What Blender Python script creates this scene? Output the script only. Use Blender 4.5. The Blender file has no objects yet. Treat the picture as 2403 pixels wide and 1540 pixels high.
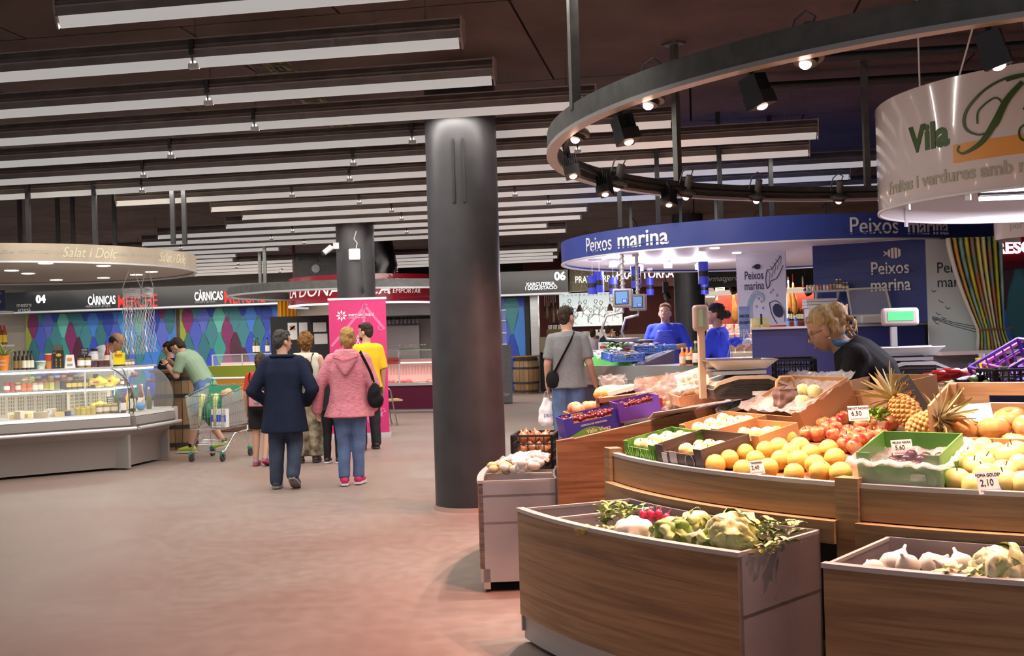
import bpy, bmesh, math, random
from math import sin, cos, pi, radians as R, sqrt, atan2, hypot
from mathutils import Vector as V, Matrix as M, noise as NZ
random.seed(7)
SC = bpy.context.scene
COL = SC.collection
# ---------------------------------------------------------------- camera
F, CX, CY, EYE, PITCH, ROLL = 2600.0, 1201.5, 770.0, 1.5, 0.51, 1.7
cam_d = bpy.data.cameras.new('camera'); cam = bpy.data.objects.new('camera', cam_d); COL.objects.link(cam)
cam_d.sensor_width = 36.0; cam_d.lens = F / 2403 * 36.0; cam_d.clip_end = 200
CAMM = M.Translation((0, 0, EYE)) @ M.Rotation(R(90 + PITCH), 4, 'X') @ M.Rotation(R(-ROLL), 4, 'Z')
cam.matrix_world = CAMM
SC.camera = cam
cam_d.dof.use_dof = False
# ---------------------------------------------------------------- world, exposure
wd = bpy.data.worlds.new('world'); SC.world = wd; wd.use_nodes = True
wd.node_tree.nodes['Background'].inputs[0].default_value = (0.95, 0.97, 1.0, 1)
wd.node_tree.nodes['Background'].inputs[1].default_value = 0.75
SC.view_settings.view_transform = 'Standard'; SC.view_settings.look = 'None'
SC.view_settings.exposure = 0.0; SC.view_settings.gamma = 1.0; SC.view_settings.use_curve_mapping = False
try:
    SC.cycles.use_denoising = True; SC.cycles.max_bounces = 4; SC.cycles.diffuse_bounces = 3; SC.cycles.use_adaptive_sampling = True; SC.cycles.adaptive_threshold = .05; SC.cycles.adaptive_min_samples = 12
    SC.cycles.glossy_bounces = 2; SC.cycles.transmission_bounces = 2; SC.cycles.transparent_max_bounces = 10
    SC.cycles.sample_clamp_indirect = 4.0; SC.cycles.caustics_reflective = False; SC.cycles.caustics_refractive = False
except Exception: pass
# energies of the lamps of the place (used by the builders below)
E_ROW, E_RING, E_FISH, E_DELI, E_DRUM, E_BOX = 11.5, 170.0, 230.0, 22.0, 40.0, 190.0
C_ROW, C_RING, C_FISH, C_BOX = (1.0, 0.94, 0.87), (1.0, 0.40, 0.28), (0.93, 0.86, 1.0), (1.0, 0.86, 0.76)

# ---------------------------------------------------------------- geometry of the picture
_CR = CAMM.to_3x3()
def ray(x, y): return (_CR @ V((x - CX, CY - y, -F))).normalized()
def at(x, y, Y):                        # the point seen at a pixel at depth Y
    d = ray(x, y); t = Y / d.y; return V((d.x * t, Y, EYE + d.z * t))
def atz(x, y, z):                       # ... at height z
    d = ray(x, y); t = (z - EYE) / d.z; return V((d.x * t, d.y * t, z))
TH = R(9.5)                             # the hall's own axes are turned against the camera's
U = V((cos(TH), -sin(TH), 0)); W = V((sin(TH), cos(TH), 0))
def hall(u, v, z=0): return U * u + W * v + V((0, 0, z))
def atv(x, y, v):                       # the point seen at a pixel on the plane v = const
    d = ray(x, y); t = v / (d.dot(W)); p = d * t; return V((p.dot(U), v, EYE + p.z))   # (u, v, z)
# ---------------------------------------------------------------- materials
MATS = {}
def mat(name, col=(.5, .5, .5), rough=.5, metal=0.0, emit=None, es=0.0, alpha=None, trans=0.0, noise=0.0, nscale=8.0, bump=0.0,
        bscale=60.0, coat=0.0, col2=None, stretch=None, spec=.5, ior=1.45, sss=0.0, sheen=0.0):
    if name in MATS: return MATS[name]
    m = bpy.data.materials.new(name); m.use_nodes = True; nt = m.node_tree; b = nt.nodes['Principled BSDF']
    b.inputs['Base Color'].default_value = (*col, 1); b.inputs['Roughness'].default_value = rough
    b.inputs['Metallic'].default_value = metal; b.inputs['Specular IOR Level'].default_value = spec; b.inputs['IOR'].default_value = ior
    if coat: b.inputs['Coat Weight'].default_value = coat
    if sheen: b.inputs['Sheen Weight'].default_value = sheen
    if sss:
        b.inputs['Subsurface Weight'].default_value = sss; b.inputs['Subsurface Radius'].default_value = (.02, .01, .006)
    if emit: m.cycles.emission_sampling = 'NONE'; b.inputs['Emission Color'].default_value = (*emit, 1); b.inputs['Emission Strength'].default_value = es
    if alpha is not None: b.inputs['Alpha'].default_value = alpha
    if trans: b.inputs['Transmission Weight'].default_value = trans
    if noise or bump or col2:
        tc = nt.nodes.new('ShaderNodeTexCoord'); mp = nt.nodes.new('ShaderNodeMapping')
        nt.links.new(tc.outputs['Object'], mp.inputs[0])
        if stretch: mp.inputs['Scale'].default_value = stretch
        if noise or col2:
            n = nt.nodes.new('ShaderNodeTexNoise'); n.inputs['Scale'].default_value = nscale; n.inputs['Detail'].default_value = 5
            nt.links.new(mp.outputs[0], n.inputs[0])
            r = nt.nodes.new('ShaderNodeValToRGB')
            c2 = col2 or tuple(max(0, c * (1 - noise)) for c in col); c1 = col if col2 else tuple(min(1, c * (1 + noise)) for c in col)
            r.color_ramp.elements[0].color = (*c2, 1); r.color_ramp.elements[1].color = (*c1, 1)
            r.color_ramp.elements[0].position = .35; r.color_ramp.elements[1].position = .65
            nt.links.new(n.outputs[0], r.inputs[0]); nt.links.new(r.outputs[0], b.inputs['Base Color'])
        if bump:
            n2 = nt.nodes.new('ShaderNodeTexNoise'); n2.inputs['Scale'].default_value = bscale; n2.inputs['Detail'].default_value = 4
            nt.links.new(mp.outputs[0], n2.inputs[0])
            bp = nt.nodes.new('ShaderNodeBump'); bp.inputs['Strength'].default_value = bump; bp.inputs['Distance'].default_value = .01
            nt.links.new(n2.outputs[0], bp.inputs['Height']); nt.links.new(bp.outputs[0], b.inputs['Normal'])
    MATS[name] = m; return m
def srgb(r, g, b):
    f = lambda c: (c / 255 / 12.92) if c / 255 <= .04045 else ((c / 255 + .055) / 1.055) ** 2.4
    return (f(r), f(g), f(b))
def wood(name, c1, c2, su=.6, sv=14.0, rough=.42):
    if name in MATS: return MATS[name]
    m = bpy.data.materials.new(name); m.use_nodes = True; nt = m.node_tree; b = nt.nodes['Principled BSDF']; L = nt.links.new
    uv = nt.nodes.new('ShaderNodeUVMap'); mp = nt.nodes.new('ShaderNodeMapping'); mp.inputs['Scale'].default_value = (su, sv, 1)
    L(uv.outputs[0], mp.inputs[0])
    n = nt.nodes.new('ShaderNodeTexNoise'); n.inputs['Scale'].default_value = 1.6; n.inputs['Detail'].default_value = 6; n.inputs['Distortion'].default_value = 1.2
    L(mp.outputs[0], n.inputs[0])
    r = nt.nodes.new('ShaderNodeValToRGB'); r.color_ramp.elements[0].color = (*c2, 1); r.color_ramp.elements[1].color = (*c1, 1)
    r.color_ramp.elements[0].position = .36; r.color_ramp.elements[1].position = .6
    L(n.outputs[0], r.inputs[0])
    mp2 = nt.nodes.new('ShaderNodeMapping'); mp2.inputs['Scale'].default_value = (su * 6, sv * 9, 1); L(uv.outputs[0], mp2.inputs[0])
    n2 = nt.nodes.new('ShaderNodeTexNoise'); n2.inputs['Scale'].default_value = 1.5; L(mp2.outputs[0], n2.inputs[0])
    mx = nt.nodes.new('ShaderNodeMixRGB'); mx.blend_type = 'MULTIPLY'; mx.inputs[0].default_value = .35
    L(r.outputs[0], mx.inputs[1]); L(n2.outputs[0], mx.inputs[2])
    L(mx.outputs[0], b.inputs['Base Color']); b.inputs['Roughness'].default_value = rough
    MATS[name] = m; return m
WHITE = mat('white_paint', (.8, .8, .8), .5)
BLACK = mat('black_plastic', (.02, .02, .022), .45)
STEEL = mat('brushed_steel', (.55, .55, .56), .34, .9, noise=.08, nscale=3, stretch=(1, 1, 14))
CHROME = mat('chrome_wire', (.75, .76, .78), .22, .95)
SILVER = mat('silver_trim', (.7, .7, .72), .38, .55)
GLASS = mat('clear_glass', (.9, .97, .96), .02, alpha=.12, spec=.7)
CLEAR = mat('clear_plastic', (.95, .93, .93), .12, alpha=.22, spec=.8)
WOOD = wood('walnut_laminate', (.43, .275, .135), (.26, .155, .072))
WOODL = wood('warm_wood', (.42, .22, .11), (.24, .11, .05))
PAPER = mat('white_paper', (.82, .81, .8), .7)
INK = mat('black_ink', (.02, .02, .02), .6)
def pmat(i, c, rough=.4, **k): return mat('paint_%s' % i, c, rough, **k)
# ---------------------------------------------------------------- mesh builder
class MB:
    def __init__(s): s.v = []; s.f = []; s.uv = []; s.T = None; s.mi = []; s.cm = 0
    def put(s, vs, fs, uvs=None):
        o = len(s.v)
        for k, p in enumerate(vs):
            p = V(p); s.uv.append(uvs[k] if uvs else (p.x + p.y, p.z))
            s.v.append(s.T @ p if s.T else p)
        for f in fs: s.f.append([i + o for i in f]); s.mi.append(s.cm)
        return s
    def box(s, c, d, rz=0, rx=0, ry=0):
        hx, hy, hz = d[0] / 2, d[1] / 2, d[2] / 2
        vs = [V((x, y, z)) for z in (-hz, hz) for y in (-hy, hy) for x in (-hx, hx)]
        if rz or rx or ry:
            m = M.Rotation(rz, 3, 'Z') @ M.Rotation(ry, 3, 'Y') @ M.Rotation(rx, 3, 'X'); vs2 = [m @ p for p in vs]
        else: vs2 = vs
        c = V(c)
        return s.put([p + c for p in vs2], [(0, 2, 3, 1), (4, 5, 7, 6), (0, 1, 5, 4), (2, 6, 7, 3), (0, 4, 6, 2), (1, 3, 7, 5)], [(c.x + p.x + p.y, c.z + p.z) for p in vs])
    def bar(s, a, b, w, h=None):       # square bar from a to b
        return s.tube([a, b], w / 2 * 1.414, 4, ry=(h or w) / w, turn=pi / 4)
    def tube(s, pts, r, n=8, closed=False, caps=True, ry=1.0, turn=0.0):
        pts = [V(p) for p in pts]; N = len(pts); rs = r if isinstance(r, (list, tuple)) else [r] * N
        vs = []; uvs = []; L = 0; px = None
        for i, p in enumerate(pts):
            if closed: t = pts[(i + 1) % N] - pts[i - 1]
            else: t = pts[min(i + 1, N - 1)] - pts[max(i - 1, 0)]
            if t.length < 1e-9: t = V((0, 0, 1))
            t.normalize()
            if px is None:
                up = V((0, 0, 1)) if abs(t.z) < .95 else V((1, 0, 0)); px = t.cross(up).normalized()
            else:
                px = (px - t * px.dot(t))
                px = px.normalized() if px.length > 1e-6 else t.orthogonal().normalized()
            q = t.cross(px)
            if i: L += (pts[i] - pts[i - 1]).length
            for k in range(n):
                a = 2 * pi * k / n + turn; vs.append(p + (px * cos(a) + q * sin(a) * ry) * rs[i]); uvs.append((L, k / n * .2))
        fs = []
        for i in range(N if closed else N - 1):
            j = (i + 1) % N
            for k in range(n): fs.append((i * n + k, i * n + (k + 1) % n, j * n + (k + 1) % n, j * n + k))
        if caps and not closed: fs.append(tuple(range(n - 1, -1, -1))); fs.append(tuple((N - 1) * n + k for k in range(n)))
        return s.put(vs, fs, uvs)
    def cyl(s, a, b, r, r2=None, n=16): return s.tube([a, b], [r, r if r2 is None else r2], n)
    def lathe(s, prof, n=20, c=(0, 0, 0), cap=True, sx=1, sy=1):
        c = V(c); vs = []; fs = []; uvs = []
        for r, z in prof:
            for k in range(n):
                a = 2 * pi * k / n; vs.append(c + V((cos(a) * r * sx, sin(a) * r * sy, z))); uvs.append((a * max(r, .01), z))
        for i in range(len(prof) - 1):
            for k in range(n): fs.append((i * n + k, i * n + (k + 1) % n, (i + 1) * n + (k + 1) % n, (i + 1) * n + k))
        if cap:
            if prof[0][0] > 1e-5: fs.append(tuple(range(n - 1, -1, -1)))
            if prof[-1][0] > 1e-5: fs.append(tuple((len(prof) - 1) * n + k for k in range(n)))
        return s.put(vs, fs, uvs)
    def ball(s, c, r, nu=12, nv=8, rot=None):
        r = r if isinstance(r, (tuple, list)) else (r, r, r); c = V(c); vs = []; fs = []
        for j in range(1, nv):
            t = pi * j / nv
            for k in range(nu):
                a = 2 * pi * k / nu; p = V((r[0] * sin(t) * cos(a), r[1] * sin(t) * sin(a), r[2] * cos(t)))
                vs.append(c + (rot @ p if rot else p))
        for j in range(nv - 2):
            for k in range(nu): fs.append((j * nu + k, (j + 1) * nu + k, (j + 1) * nu + (k + 1) % nu, j * nu + (k + 1) % nu))
        tp = V((0, 0, r[2])); n0 = len(vs); vs += [c + (rot @ tp if rot else tp), c - (rot @ tp if rot else tp)]
        for k in range(nu):
            fs.append((n0, k, (k + 1) % nu)); fs.append((n0 + 1, (nv - 2) * nu + (k + 1) % nu, (nv - 2) * nu + k))
        return s.put(vs, fs)
    def arc(s, r0, r1, a0, a1, z0, z1, n=24, z0i=None, z1i=None, c=(0, 0)):
        # solid ring sector, inner r0, outer r1; z0i/z1i = heights at the inner edge
        full = abs(a1 - a0) > 2 * pi - 1e-4; z0i = z0 if z0i is None else z0i; z1i = z1 if z1i is None else z1i
        m = n if full else n + 1; vs = []; uvs = []; fs = []
        for k in range(m):
            a = a0 + (a1 - a0) * k / n; ca, sa = cos(a), sin(a)
            for (r, z) in ((r0, z0i), (r1, z0), (r1, z1), (r0, z1i)):
                vs.append((c[0] + r * ca, c[1] + r * sa, z)); uvs.append((r1 * a, z if r == r1 else z + (r1 - r0)))
        for k in range(n):
            i, j = k * 4, ((k + 1) % m) * 4
            for q in range(4): fs.append((i + q, j + q, j + (q + 1) % 4, i + (q + 1) % 4))
        if not full: fs += [(3, 2, 1, 0), (n * 4, n * 4 + 1, n * 4 + 2, n * 4 + 3)]
        return s.put(vs, fs, uvs)
    def prism(s, poly, z0, z1, ax='z'):
        n = len(poly)
        if ax == 'z': f = lambda p, z: (p[0], p[1], z)
        elif ax == 'x': f = lambda p, z: (z, p[0], p[1])
        else: f = lambda p, z: (p[0], z, p[1])
        vs = [f(p, z0) for p in poly] + [f(p, z1) for p in poly]
        fs = [tuple(range(n - 1, -1, -1)), tuple(range(n, 2 * n))] + [(i, (i + 1) % n, n + (i + 1) % n, n + i) for i in range(n)]
        return s.put(vs, fs)
    def quad(s, a, b, c, d): return s.put([a, b, c, d], [(0, 1, 2, 3)])
    def mesh(s, name, smooth=None):
        me = bpy.data.meshes.new(name); me.from_pydata([tuple(p) for p in s.v], [], s.f)
        ul = me.uv_layers.new(name='UVMap').data
        for lp in me.loops: ul[lp.index].uv = s.uv[lp.vertex_index]
        if any(s.mi): me.polygons.foreach_set('material_index', s.mi)
        bm = bmesh.new(); bm.from_mesh(me); bmesh.ops.recalc_face_normals(bm, faces=bm.faces); bm.to_mesh(me); bm.free()
        if smooth:
            me.polygons.foreach_set('use_smooth', [True] * len(me.polygons))
            if smooth != True: me.set_sharp_from_angle(angle=R(smooth))
        return me
    def build(s, name, m, parent=None, smooth=40, loc=None): return link(s.mesh(name, smooth), name, m, parent, loc)
def link(me, name, m, parent=None, loc=None):
    o = bpy.data.objects.new(name, me); COL.objects.link(o)
    for x in (m if isinstance(m, (list, tuple)) else [m]):
        if x: me.materials.append(x)
    if parent: o.parent = parent
    if loc is not None: o.location = loc
    return o
def tag(o, label=None, cat=None, group=None, kind=None):
    if label: o['label'] = label
    if cat: o['category'] = cat
    if group: o['group'] = group
    if kind: o['kind'] = kind
    return o
def thing(name, label, cat, loc=(0, 0, 0), rz=0, group=None, rx=0, ry=0):
    o = bpy.data.objects.new(name, None); COL.objects.link(o); o.location = loc; o.rotation_euler = (rx, ry, rz); o.empty_display_size = .1
    return tag(o, label, cat, group)
def struct(o): o['kind'] = 'structure'; return o
def dup(o, loc=None, rot=None, label=None, group=None, parent=None, scale=None):
    c = o.copy(); COL.objects.link(c); c.parent = parent
    if loc is not None: c.location = loc
    if rot is not None: c.rotation_euler = rot if isinstance(rot, (tuple, list)) else (0, 0, rot)
    if label: c['label'] = label
    if group: c['group'] = group
    if scale: c.scale = scale if isinstance(scale, (tuple, list)) else (scale,) * 3
    for ch in o.children: dup(ch, parent=c)
    return c
def one(mb, name, m, label, cat, loc=None, group=None, smooth=40, rz=0):
    o = mb.build(name, m, None, smooth, loc); o.rotation_euler = (0, 0, rz); return tag(o, label, cat, group)
TMP = bpy.data.scenes.new('bench')       # meshes from text and modifiers are worked out here, away from the scene
def evaluated(o):
    TMP.collection.objects.link(o); vl = TMP.view_layers[0]; vl.update(); dg = vl.depsgraph
    me = bpy.data.meshes.new_from_object(o.evaluated_get(dg)); TMP.collection.objects.unlink(o); return me
def text(s, size, align='CENTER', ext=.004, bold=0.0, sx=1.0, shear=0.0, space=1.0):
    cu = bpy.data.curves.new('lettering', 'FONT'); cu.body = s; cu.size = size; cu.align_x = align; cu.align_y = 'CENTER'
    cu.extrude = ext; cu.offset = bold; cu.shear = shear; cu.space_character = space; cu.resolution_u = 4
    o = bpy.data.objects.new('lettering', cu); me = evaluated(o)
    bpy.data.objects.remove(o); bpy.data.curves.remove(cu); me.materials.clear()
    if sx != 1.0:
        for v in me.vertices: v.co.x *= sx
    return me
def text_on(me, m, parent, o, right, up, name='lettering'):   # lay a text mesh on a plane through o
    right = V(right).normalized(); up = V(up).normalized(); n = right.cross(up); o = V(o)
    for v in me.vertices: c = v.co.copy(); v.co = o + right * c.x + up * c.y + n * c.z
    return link(me, name, m, parent)
def text_arc(me, m, parent, rad, a_mid, z, name='lettering', c=(0, 0)):  # bend a text mesh round a cylinder, read from outside
    bm = bmesh.new(); bm.from_mesh(me)
    xs = [v.co.x for v in bm.verts]
    if max(xs) - min(xs) > .25:
        bmesh.ops.subdivide_edges(bm, edges=[e for e in bm.edges if e.calc_length() > .12], cuts=2)
        bmesh.ops.triangulate(bm, faces=bm.faces)
    bm.to_mesh(me); bm.free()
    for v in me.vertices:
        q = v.co.copy(); a = a_mid + q.x / rad; r = rad + q.z; v.co = (c[0] + r * cos(a), c[1] + r * sin(a), z + q.y)
    return link(me, name, m, parent)
def lamp(kind, name, loc, energy, col, parent=None, rot=(0, 0, 0), **k):
    d = bpy.data.lights.new(name, kind); d.energy = energy; d.color = col
    for a, b in k.items(): setattr(d, a, b)
    o = bpy.data.objects.new(name, d); COL.objects.link(o); o.location = loc; o.rotation_euler = rot
    if parent: o.parent = parent
    return o
def remesh(mb, voxel, name, m, parent, disp=0.0, dscale=6.0, stretch=(1, 1, .4), smooth_it=3, loc=None, face_mat=None):
    me = mb.mesh('tmp'); o = bpy.data.objects.new('tmp', me)
    r = o.modifiers.new('r', 'REMESH'); r.mode = 'VOXEL'; r.voxel_size = voxel; r.use_smooth_shade = True
    if smooth_it:
        q = o.modifiers.new('s', 'SMOOTH'); q.iterations = smooth_it; q.factor = .5
    me2 = evaluated(o)
    bpy.data.objects.remove(o); bpy.data.meshes.remove(me); me2.name = name
    if disp:
        off = [NZ.noise(V((v.co.x * stretch[0], v.co.y * stretch[1], v.co.z * stretch[2])) * dscale + V((sum(map(ord, name)) % 17, 3, 1))) * disp for v in me2.vertices]
        ns = [v.normal.copy() for v in me2.vertices]
        for v, d, n in zip(me2.vertices, off, ns): v.co += n * d
    me2.polygons.foreach_set('use_smooth', [True] * len(me2.polygons)); me2.materials.clear()
    return link(me2, name, m, parent, loc)
_CI = CAMM.inverted()
def proj(p):
    q = _CI @ V(p); return CX + F * q.x / -q.z, CY - F * q.y / -q.z
# ================================================================ the hall
def floor_mat():
    m = bpy.data.materials.new('resin_floor'); m.use_nodes = True; nt = m.node_tree; b = nt.nodes['Principled BSDF']; L = nt.links.new
    tc = nt.nodes.new('ShaderNodeTexCoord')
    n = nt.nodes.new('ShaderNodeTexNoise'); n.inputs['Scale'].default_value = .55; n.inputs['Detail'].default_value = 6; n.inputs['Distortion'].default_value = .6
    L(tc.outputs['Object'], n.inputs[0])
    r = nt.nodes.new('ShaderNodeValToRGB'); e = r.color_ramp.elements
    e[0].position = .32; e[0].color = (.27, .185, .155, 1); e[1].position = .7; e[1].color = (.32, .265, .235, 1)
    L(n.outputs[0], r.inputs[0])
    n2 = nt.nodes.new('ShaderNodeTexNoise'); n2.inputs['Scale'].default_value = 9; n2.inputs['Detail'].default_value = 8; L(tc.outputs['Object'], n2.inputs[0])
    r2 = nt.nodes.new('ShaderNodeValToRGB'); r2.color_ramp.elements[0].position = .4; r2.color_ramp.elements[1].position = .62
    r2.color_ramp.elements[0].color = (.9, .88, .86, 1); r2.color_ramp.elements[1].color = (1, 1, 1, 1); L(n2.outputs[0], r2.inputs[0])
    mx = nt.nodes.new('ShaderNodeMixRGB'); mx.blend_type = 'MULTIPLY'; mx.inputs[0].default_value = 1
    L(r.outputs[0], mx.inputs[1]); L(r2.outputs[0], mx.inputs[2]); L(mx.outputs[0], b.inputs['Base Color'])
    mr = nt.nodes.new('ShaderNodeMapRange'); mr.inputs[3].default_value = .32; mr.inputs[4].default_value = .5; L(n2.outputs[0], mr.inputs[0]); L(mr.outputs[0], b.inputs['Roughness'])
    return m
CEIL = 3.9
mb = MB(); mb.box((0, 15, -.05), (46, 44, .1)); struct(mb.build('floor', floor_mat()))
DARKC = mat('dark_ceiling_paint', (.085, .06, .055), .8, noise=.25, nscale=1.3)
mb = MB(); mb.box((0, 15, CEIL + .09), (46, 44, .1)); ceil = struct(mb.build('ceiling', mat('ceiling_joint', (.015, .012, .012), .9)))
mb = MB(); mb.box((0, 0, 0), (2.48, 2.48, .06)); pm = mb.mesh('ceiling_panel'); pm.materials.append(DARKC)
for i in range(-6, 7):
    for j in range(2, 13):
        p = hall(i * 2.5 + (1.25 if j % 2 else 0), j * 2.5 - 1, CEIL + .03)
        o = bpy.data.objects.new('ceiling_panel', pm); COL.objects.link(o); o.location = p; o.rotation_euler = (0, 0, -TH); o.parent = ceil
# back wall
VB = 30.0
BLACKW = mat('matt_black_wall', (.02, .019, .02), .7)
def wallbox(name, u0, u1, v, z0, z1, m, t=.12, parent=None):
    mb = MB(); mb.box((0, 0, 0), (u1 - u0, t, z1 - z0)); o = mb.build(name, m, parent); o.location = hall((u0 + u1) / 2, v, (z0 + z1) / 2); o.rotation_euler = (0, 0, -TH); return o
struct(wallbox('wall_back', -20, 22, VB + 4.5, 0, CEIL, BLACKW))
struct(wallbox('wall_left', -34, -9.0, VB + .3, 0, CEIL, mat('beige_wall', (.42, .36, .30), .7)))
mb = MB(); mb.box((0, 0, 0), (.2, 40, CEIL)); o = struct(mb.build('wall_right', mat('grey_far_wall', (.25, .22, .22), .8))); o.location = hall(17, 14, CEIL / 2); o.rotation_euler = (0, 0, -TH)
# diamond wall print: each shape a thin plate
DCOLS = [srgb(*c) for c in ((52, 78, 190), (46, 72, 178), (90, 105, 195), (70, 145, 215), (65, 130, 140), (55, 115, 125), (100, 185, 170), (60, 150, 140), (45, 70, 170), (130, 45, 100), (80, 40, 60), (75, 95, 190), (65, 125, 205))]
DM = [mat('print_%d' % i, c, .45) for i, c in enumerate(DCOLS)]
LIME = mat('print_lime', srgb(150, 165, 55), .45)
OFFW = mat('print_white', (.78, .77, .74), .5)
def lens(w, h, e=.24):
    pts = []
    for k in range(9):
        t = k / 8; y = -h / 2 + h * t; s = sin(pi * t) ** 1.25; pts.append((w / 2 * (e + (1 - e) * s), y))
    return pts + [(-x, y) for x, y in reversed(pts)]
LENS = {}
def diamonds(parent, width, z0, z1, pitch=.24, H=.9, w=.40, seed=1, y=-.01, lime=0):
    rnd = random.Random(seed); n = int(width / pitch) + 1
    for i in range(n + 1):
        x = -width / 2 + i * pitch
        zc = z0 + (H / 2 if i % 2 else 0)
        while zc - H / 2 < z1:
            lo, hi = max(zc - H / 2, z0), min(zc + H / 2, z1)
            if hi - lo > .05:
                l0 = max(-w / 2, -width / 2 - x); l1 = min(w / 2, width / 2 - x)
                key = (round(lo - zc, 2), round(hi - zc, 2), round(l0, 2), round(l1, 2), w, H)
                if key not in LENS:
                    poly = lens(w * .92, H * .995); q = []
                    right = [(min(max(px, l0), l1), min(max(py, lo - zc), hi - zc)) for px, py in poly]
                    for pt in right:
                        if not q or hypot(pt[0] - q[-1][0], pt[1] - q[-1][1]) > 1e-4: q.append(pt)
                    if hypot(q[0][0] - q[-1][0], q[0][1] - q[-1][1]) < 1e-4: q.pop()
                    LENS[key] = q
                q = LENS[key]
                if len(q) > 2:
                    mbx = MB(); mbx.prism(q, -.006, .006, 'y')
                    c = LIME if (lime and i == 0) else DM[rnd.choice((0, 1, 2, 3, 4, 5, 6, 7, 8, 0, 1, 2, 11, 12, 3, 4, 8, 9, 5, 11, 10, 12))]
                    o = mbx.build('print_shape', c, parent, None); o.location = (x, y, zc)
            zc += H
def print_wall(name, label, u0, u1, v, z0, z1, seed, lime=0, **k):
    t = thing(name, label, 'wall panel', hall((u0 + u1) / 2, v, 0), -TH)
    mb = MB(); mb.box((0, .02, (z0 + z1) / 2), (u1 - u0, .04, z1 - z0)); mb.build('backing', OFFW, t)
    diamonds(t, u1 - u0, z0, z1, seed=seed, lime=lime, **k); return t
ua = atv(62, 800, VB).x; ub = atv(413, 800, VB).x; uc = atv(424, 800, VB).x; ud = atv(690, 800, VB).x
print_wall('patterned_wall_panel', 'blue and teal diamond patterned wall panel behind the deli stall', ua, ub, VB, .1, 2.6, 3, 1)
print_wall('patterned_wall_panel', 'blue and teal diamond patterned wall panel behind the shopping trolley', uc, ud, VB, .1, 2.6, 3, 1)
# black sign fascia with lettering
LETW = mat('lit_white_letters', (.9, .9, .9), .4, emit=(1, 1, 1), es=1.1)
LETR = mat('lit_red_letters', (.6, .02, .02), .4, emit=(.85, .03, .02), es=1.0)
GREYL = mat('grey_letters', (.55, .55, .55), .5)
GLOSSB = mat('gloss_black_fascia', (.018, .018, .02), .25)
us = atv(25, 700, VB).x; ue = atv(740, 690, VB).x; z0s, z1s = 2.68, 3.25
t = thing('shop_sign', 'long black butcher shop sign with white and red lettering', 'sign', hall((us + ue) / 2, VB - .35, 0), -TH)
mb = MB(); mb.box((0, 0, (z0s + z1s) / 2), (ue - us, .5, z1s - z0s)); mb.build('fascia', GLOSSB, t)
mb = MB(); mb.box((0, -.1, z0s - .03), (ue - us + .06, .75, .05)); mb.build('edge_trim', SILVER, t)
def sgn(px, py, s, size, m, **k):
    p = atv(px, py, VB - .6); return text_on(text(s, size, **k), m, t, (p.x - (us + ue) / 2, -.26, p.z), (1, 0, 0), (0, 0, 1))
sgn(96, 703, '04', .30, mat('lit_number', (.9, .9, 1), .4, emit=(.9, .93, 1), es=2.0), bold=.012)
sgn(57, 716, 'mestre', .17, GREYL); sgn(57, 727, 'artesà', .17, GREYL)
for x0, y0, sub in ((239, 706, 'elaboració pròpia'), (490, 696, 'mestre artesà')):
    sgn(x0, y0, 'CÀRNICAS', .34, LETW, bold=.006, sx=.52); sgn(x0 - 8, y0 + 12, sub, .11, GREYL)
    sgn(x0 + 84, y0 + 2, 'MERCHE', .52, LETR, bold=.001, sx=.62)
# ---------------------------------------------------------------- linear ceiling lights
HOUS = mat('fixture_housing', (.15, .125, .115), .5, noise=.15, nscale=6)
LIP = mat('fixture_flange', (.32, .27, .25), .5)
REFL = mat('fixture_reflector_glow', (.62, .60, .58), .3, .6, emit=(1.0, .96, .92), es=.34)  # emission imitates the light mirrored in the strip
TUBE = mat('fixture_tube', (.9, .9, .9), .4, emit=C_ROW, es=1.0)
ROWS = [(140, 1520), (-120, 1087), (-120, 1162), (-120, 1400), (-120, 1580), (-120, 1920), (-120, 1900), (275, 2080), (497, 1995), (570, 2080),
        (532, 1380), (372, 1365), (335, 1286), (-120, 1330), (-120, 657), (-120, 556), (-120, 549), (-120, 1310), (-120, 1300), (-120, 1310), (-120, 1300)]
ORD = ['first', 'second', 'third', 'fourth', 'fifth', 'sixth', 'seventh', 'eighth', 'ninth', 'tenth', 'eleventh', 'twelfth', 'thirteenth', 'fourteenth', 'fifteenth', 'sixteenth', 'seventeenth', 'eighteenth', 'nineteenth', 'twentieth', 'twenty-first']
ZF = 3.38
rr = random.Random(5)
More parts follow.
